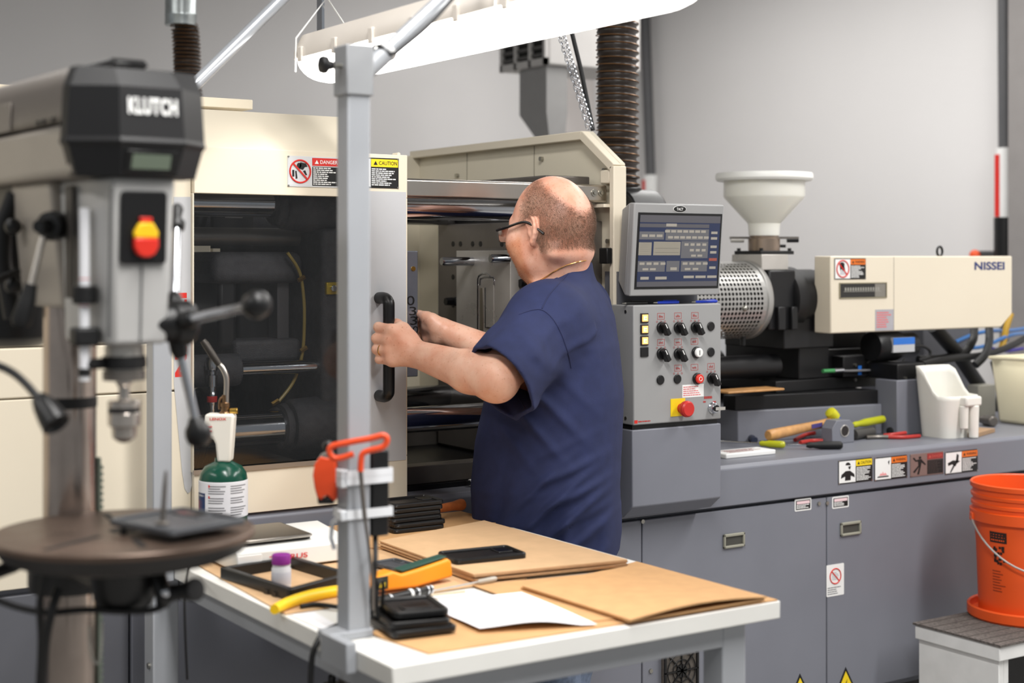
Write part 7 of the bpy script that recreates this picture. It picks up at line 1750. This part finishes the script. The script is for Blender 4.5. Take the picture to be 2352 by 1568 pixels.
# ---- shorts and shoes
Fz = Field((1.66,2.52,.42),(2.26,3.10,.98),.006)
Fz.trunk([.80,.86,.97],[(HIP.x,HIP.y)]*3,[.115,.115,.112],[.15,.15,.148],(fdir.x,fdir.y),(ldir.x,ldir.y),.02)
for s_ in (1,-1):
    hipj = A3(HIP)+A3(ldir)*.085*s_; kne = hipj+A3(fdir)*.03; kne[2] = .52
    a_ = hipj.copy(); a_[2] = .88; a_[2]=.84; Fz.cone(a_,kne,.09,.086,.03)
sl, X, Y, Z = Fz.win(Fz.lo, np.array((9,9,9)))
Fz.D -= (.003*np.sin(Z*70+X*40)+.002*np.sin(Y*90)).astype(np.float32)
bd_ = Fz.D.copy(); Fz.D = np.maximum(bd_, -(bd_+.012)); Fz.D = np.maximum(Fz.D, (.555-Z).astype(np.float32)+0*Fz.D)
zv, zf = Fz.mesh(); skin_mesh('denim_shorts', zv, zf, mat('faded_denim',S(96,108,128),.85,var=.3,scale=60,bump=.3,bscale=700), per, 2)
for s_ in (1,-1):
    ank = A3(HIP)-A3(fdir)*.01+A3(ldir)*.105*s_
    Fo = Field(tuple(ank[:2]-.22)+(-.002,), tuple(ank[:2]+.24)+(.16,), .006)
    h0 = ank.copy(); h0[2] = .045; t0 = h0+A3(fdir)*.19; t0[2] = .036
    Fo.cone(h0-A3(fdir)*.05,t0,.042,.038,.02); h1 = h0.copy(); h1[2] = .085; Fo.cone(h1,h0,.042,.042,.02)
    sl, X, Y, Z = Fo.win(Fo.lo, np.array((9,9,9))); Fo.D = np.maximum(Fo.D, (.001-Z).astype(np.float32)+0*Fo.D)
    ov, of = Fo.mesh(); skin_mesh('shoe', ov, of, mat('black_work_shoe',S(40,38,38),.5), per, 2)
# ---- glasses
M_gl = mat('black_glasses_frame',S(20,18,18),.3)
def HV(x,y,z): return Vector(hp_(x,y,z))
gz = -.012
for s_ in (1,-1):
    MB().tube(smooth_path([HV(.104,s_*.068,gz),HV(.06,s_*.080,gz),HV(.005,s_*.0845,gz+.004),HV(-.024,s_*.0835,gz-.002),HV(-.058,s_*.075,gz-.030)],5),.0032,8).build('glasses_temple',M_gl,per)
    rr = rrect(s_*.04-.027,s_*.04+.027,gz-.028,gz+.006,.008)
    MB().tube([HV(.108-.006*(abs(a)/.067)**2,a,b) for a,b in rr],.0011,6,closed=True).build('glasses_rim',mat('steel_rim',S(120,118,116),.3,1.),per)
    mb=MB(); mb.add([HV(.1075-.006*(abs(a)/.067)**2,a,b) for a,b in rr],[tuple(range(len(rr)))]); mb.build('glasses_lens',mat('lens_glass',S(235,238,238),.02,trans=1.,var=0),per)
    MB().sph(HV(.074,s_*.031,-.013),.0118,14,10).build('eyeball',mat('eye_white',S(225,220,214),.2),per)
MB().tube([HV(.108,.012,gz+.002),HV(.112,0,gz+.004),HV(.108,-.012,gz+.002)],.0014,6).build('glasses_bridge',mat('steel_rim',S(120,118,116)),per)
# ring on the left hand
rc_ = (L(*mc[2],tb0-.036)+L(*pi_[2],tb0-.016))/2; rd = nrm(L(*pi_[2],tb0-.016)-L(*mc[2],tb0-.036)); ra = nrm(np.cross(rd,(0,0,1))); rb = np.cross(rd,ra)
MB().tube([Vector(rc_+rd*.004+(ra*math.cos(2*math.pi*i/20)+rb*math.sin(2*math.pi*i/20))*.0126) for i in range(20)],.0013,6,closed=True).build('finger_ring',mat('gold',S(226,180,110)),per)
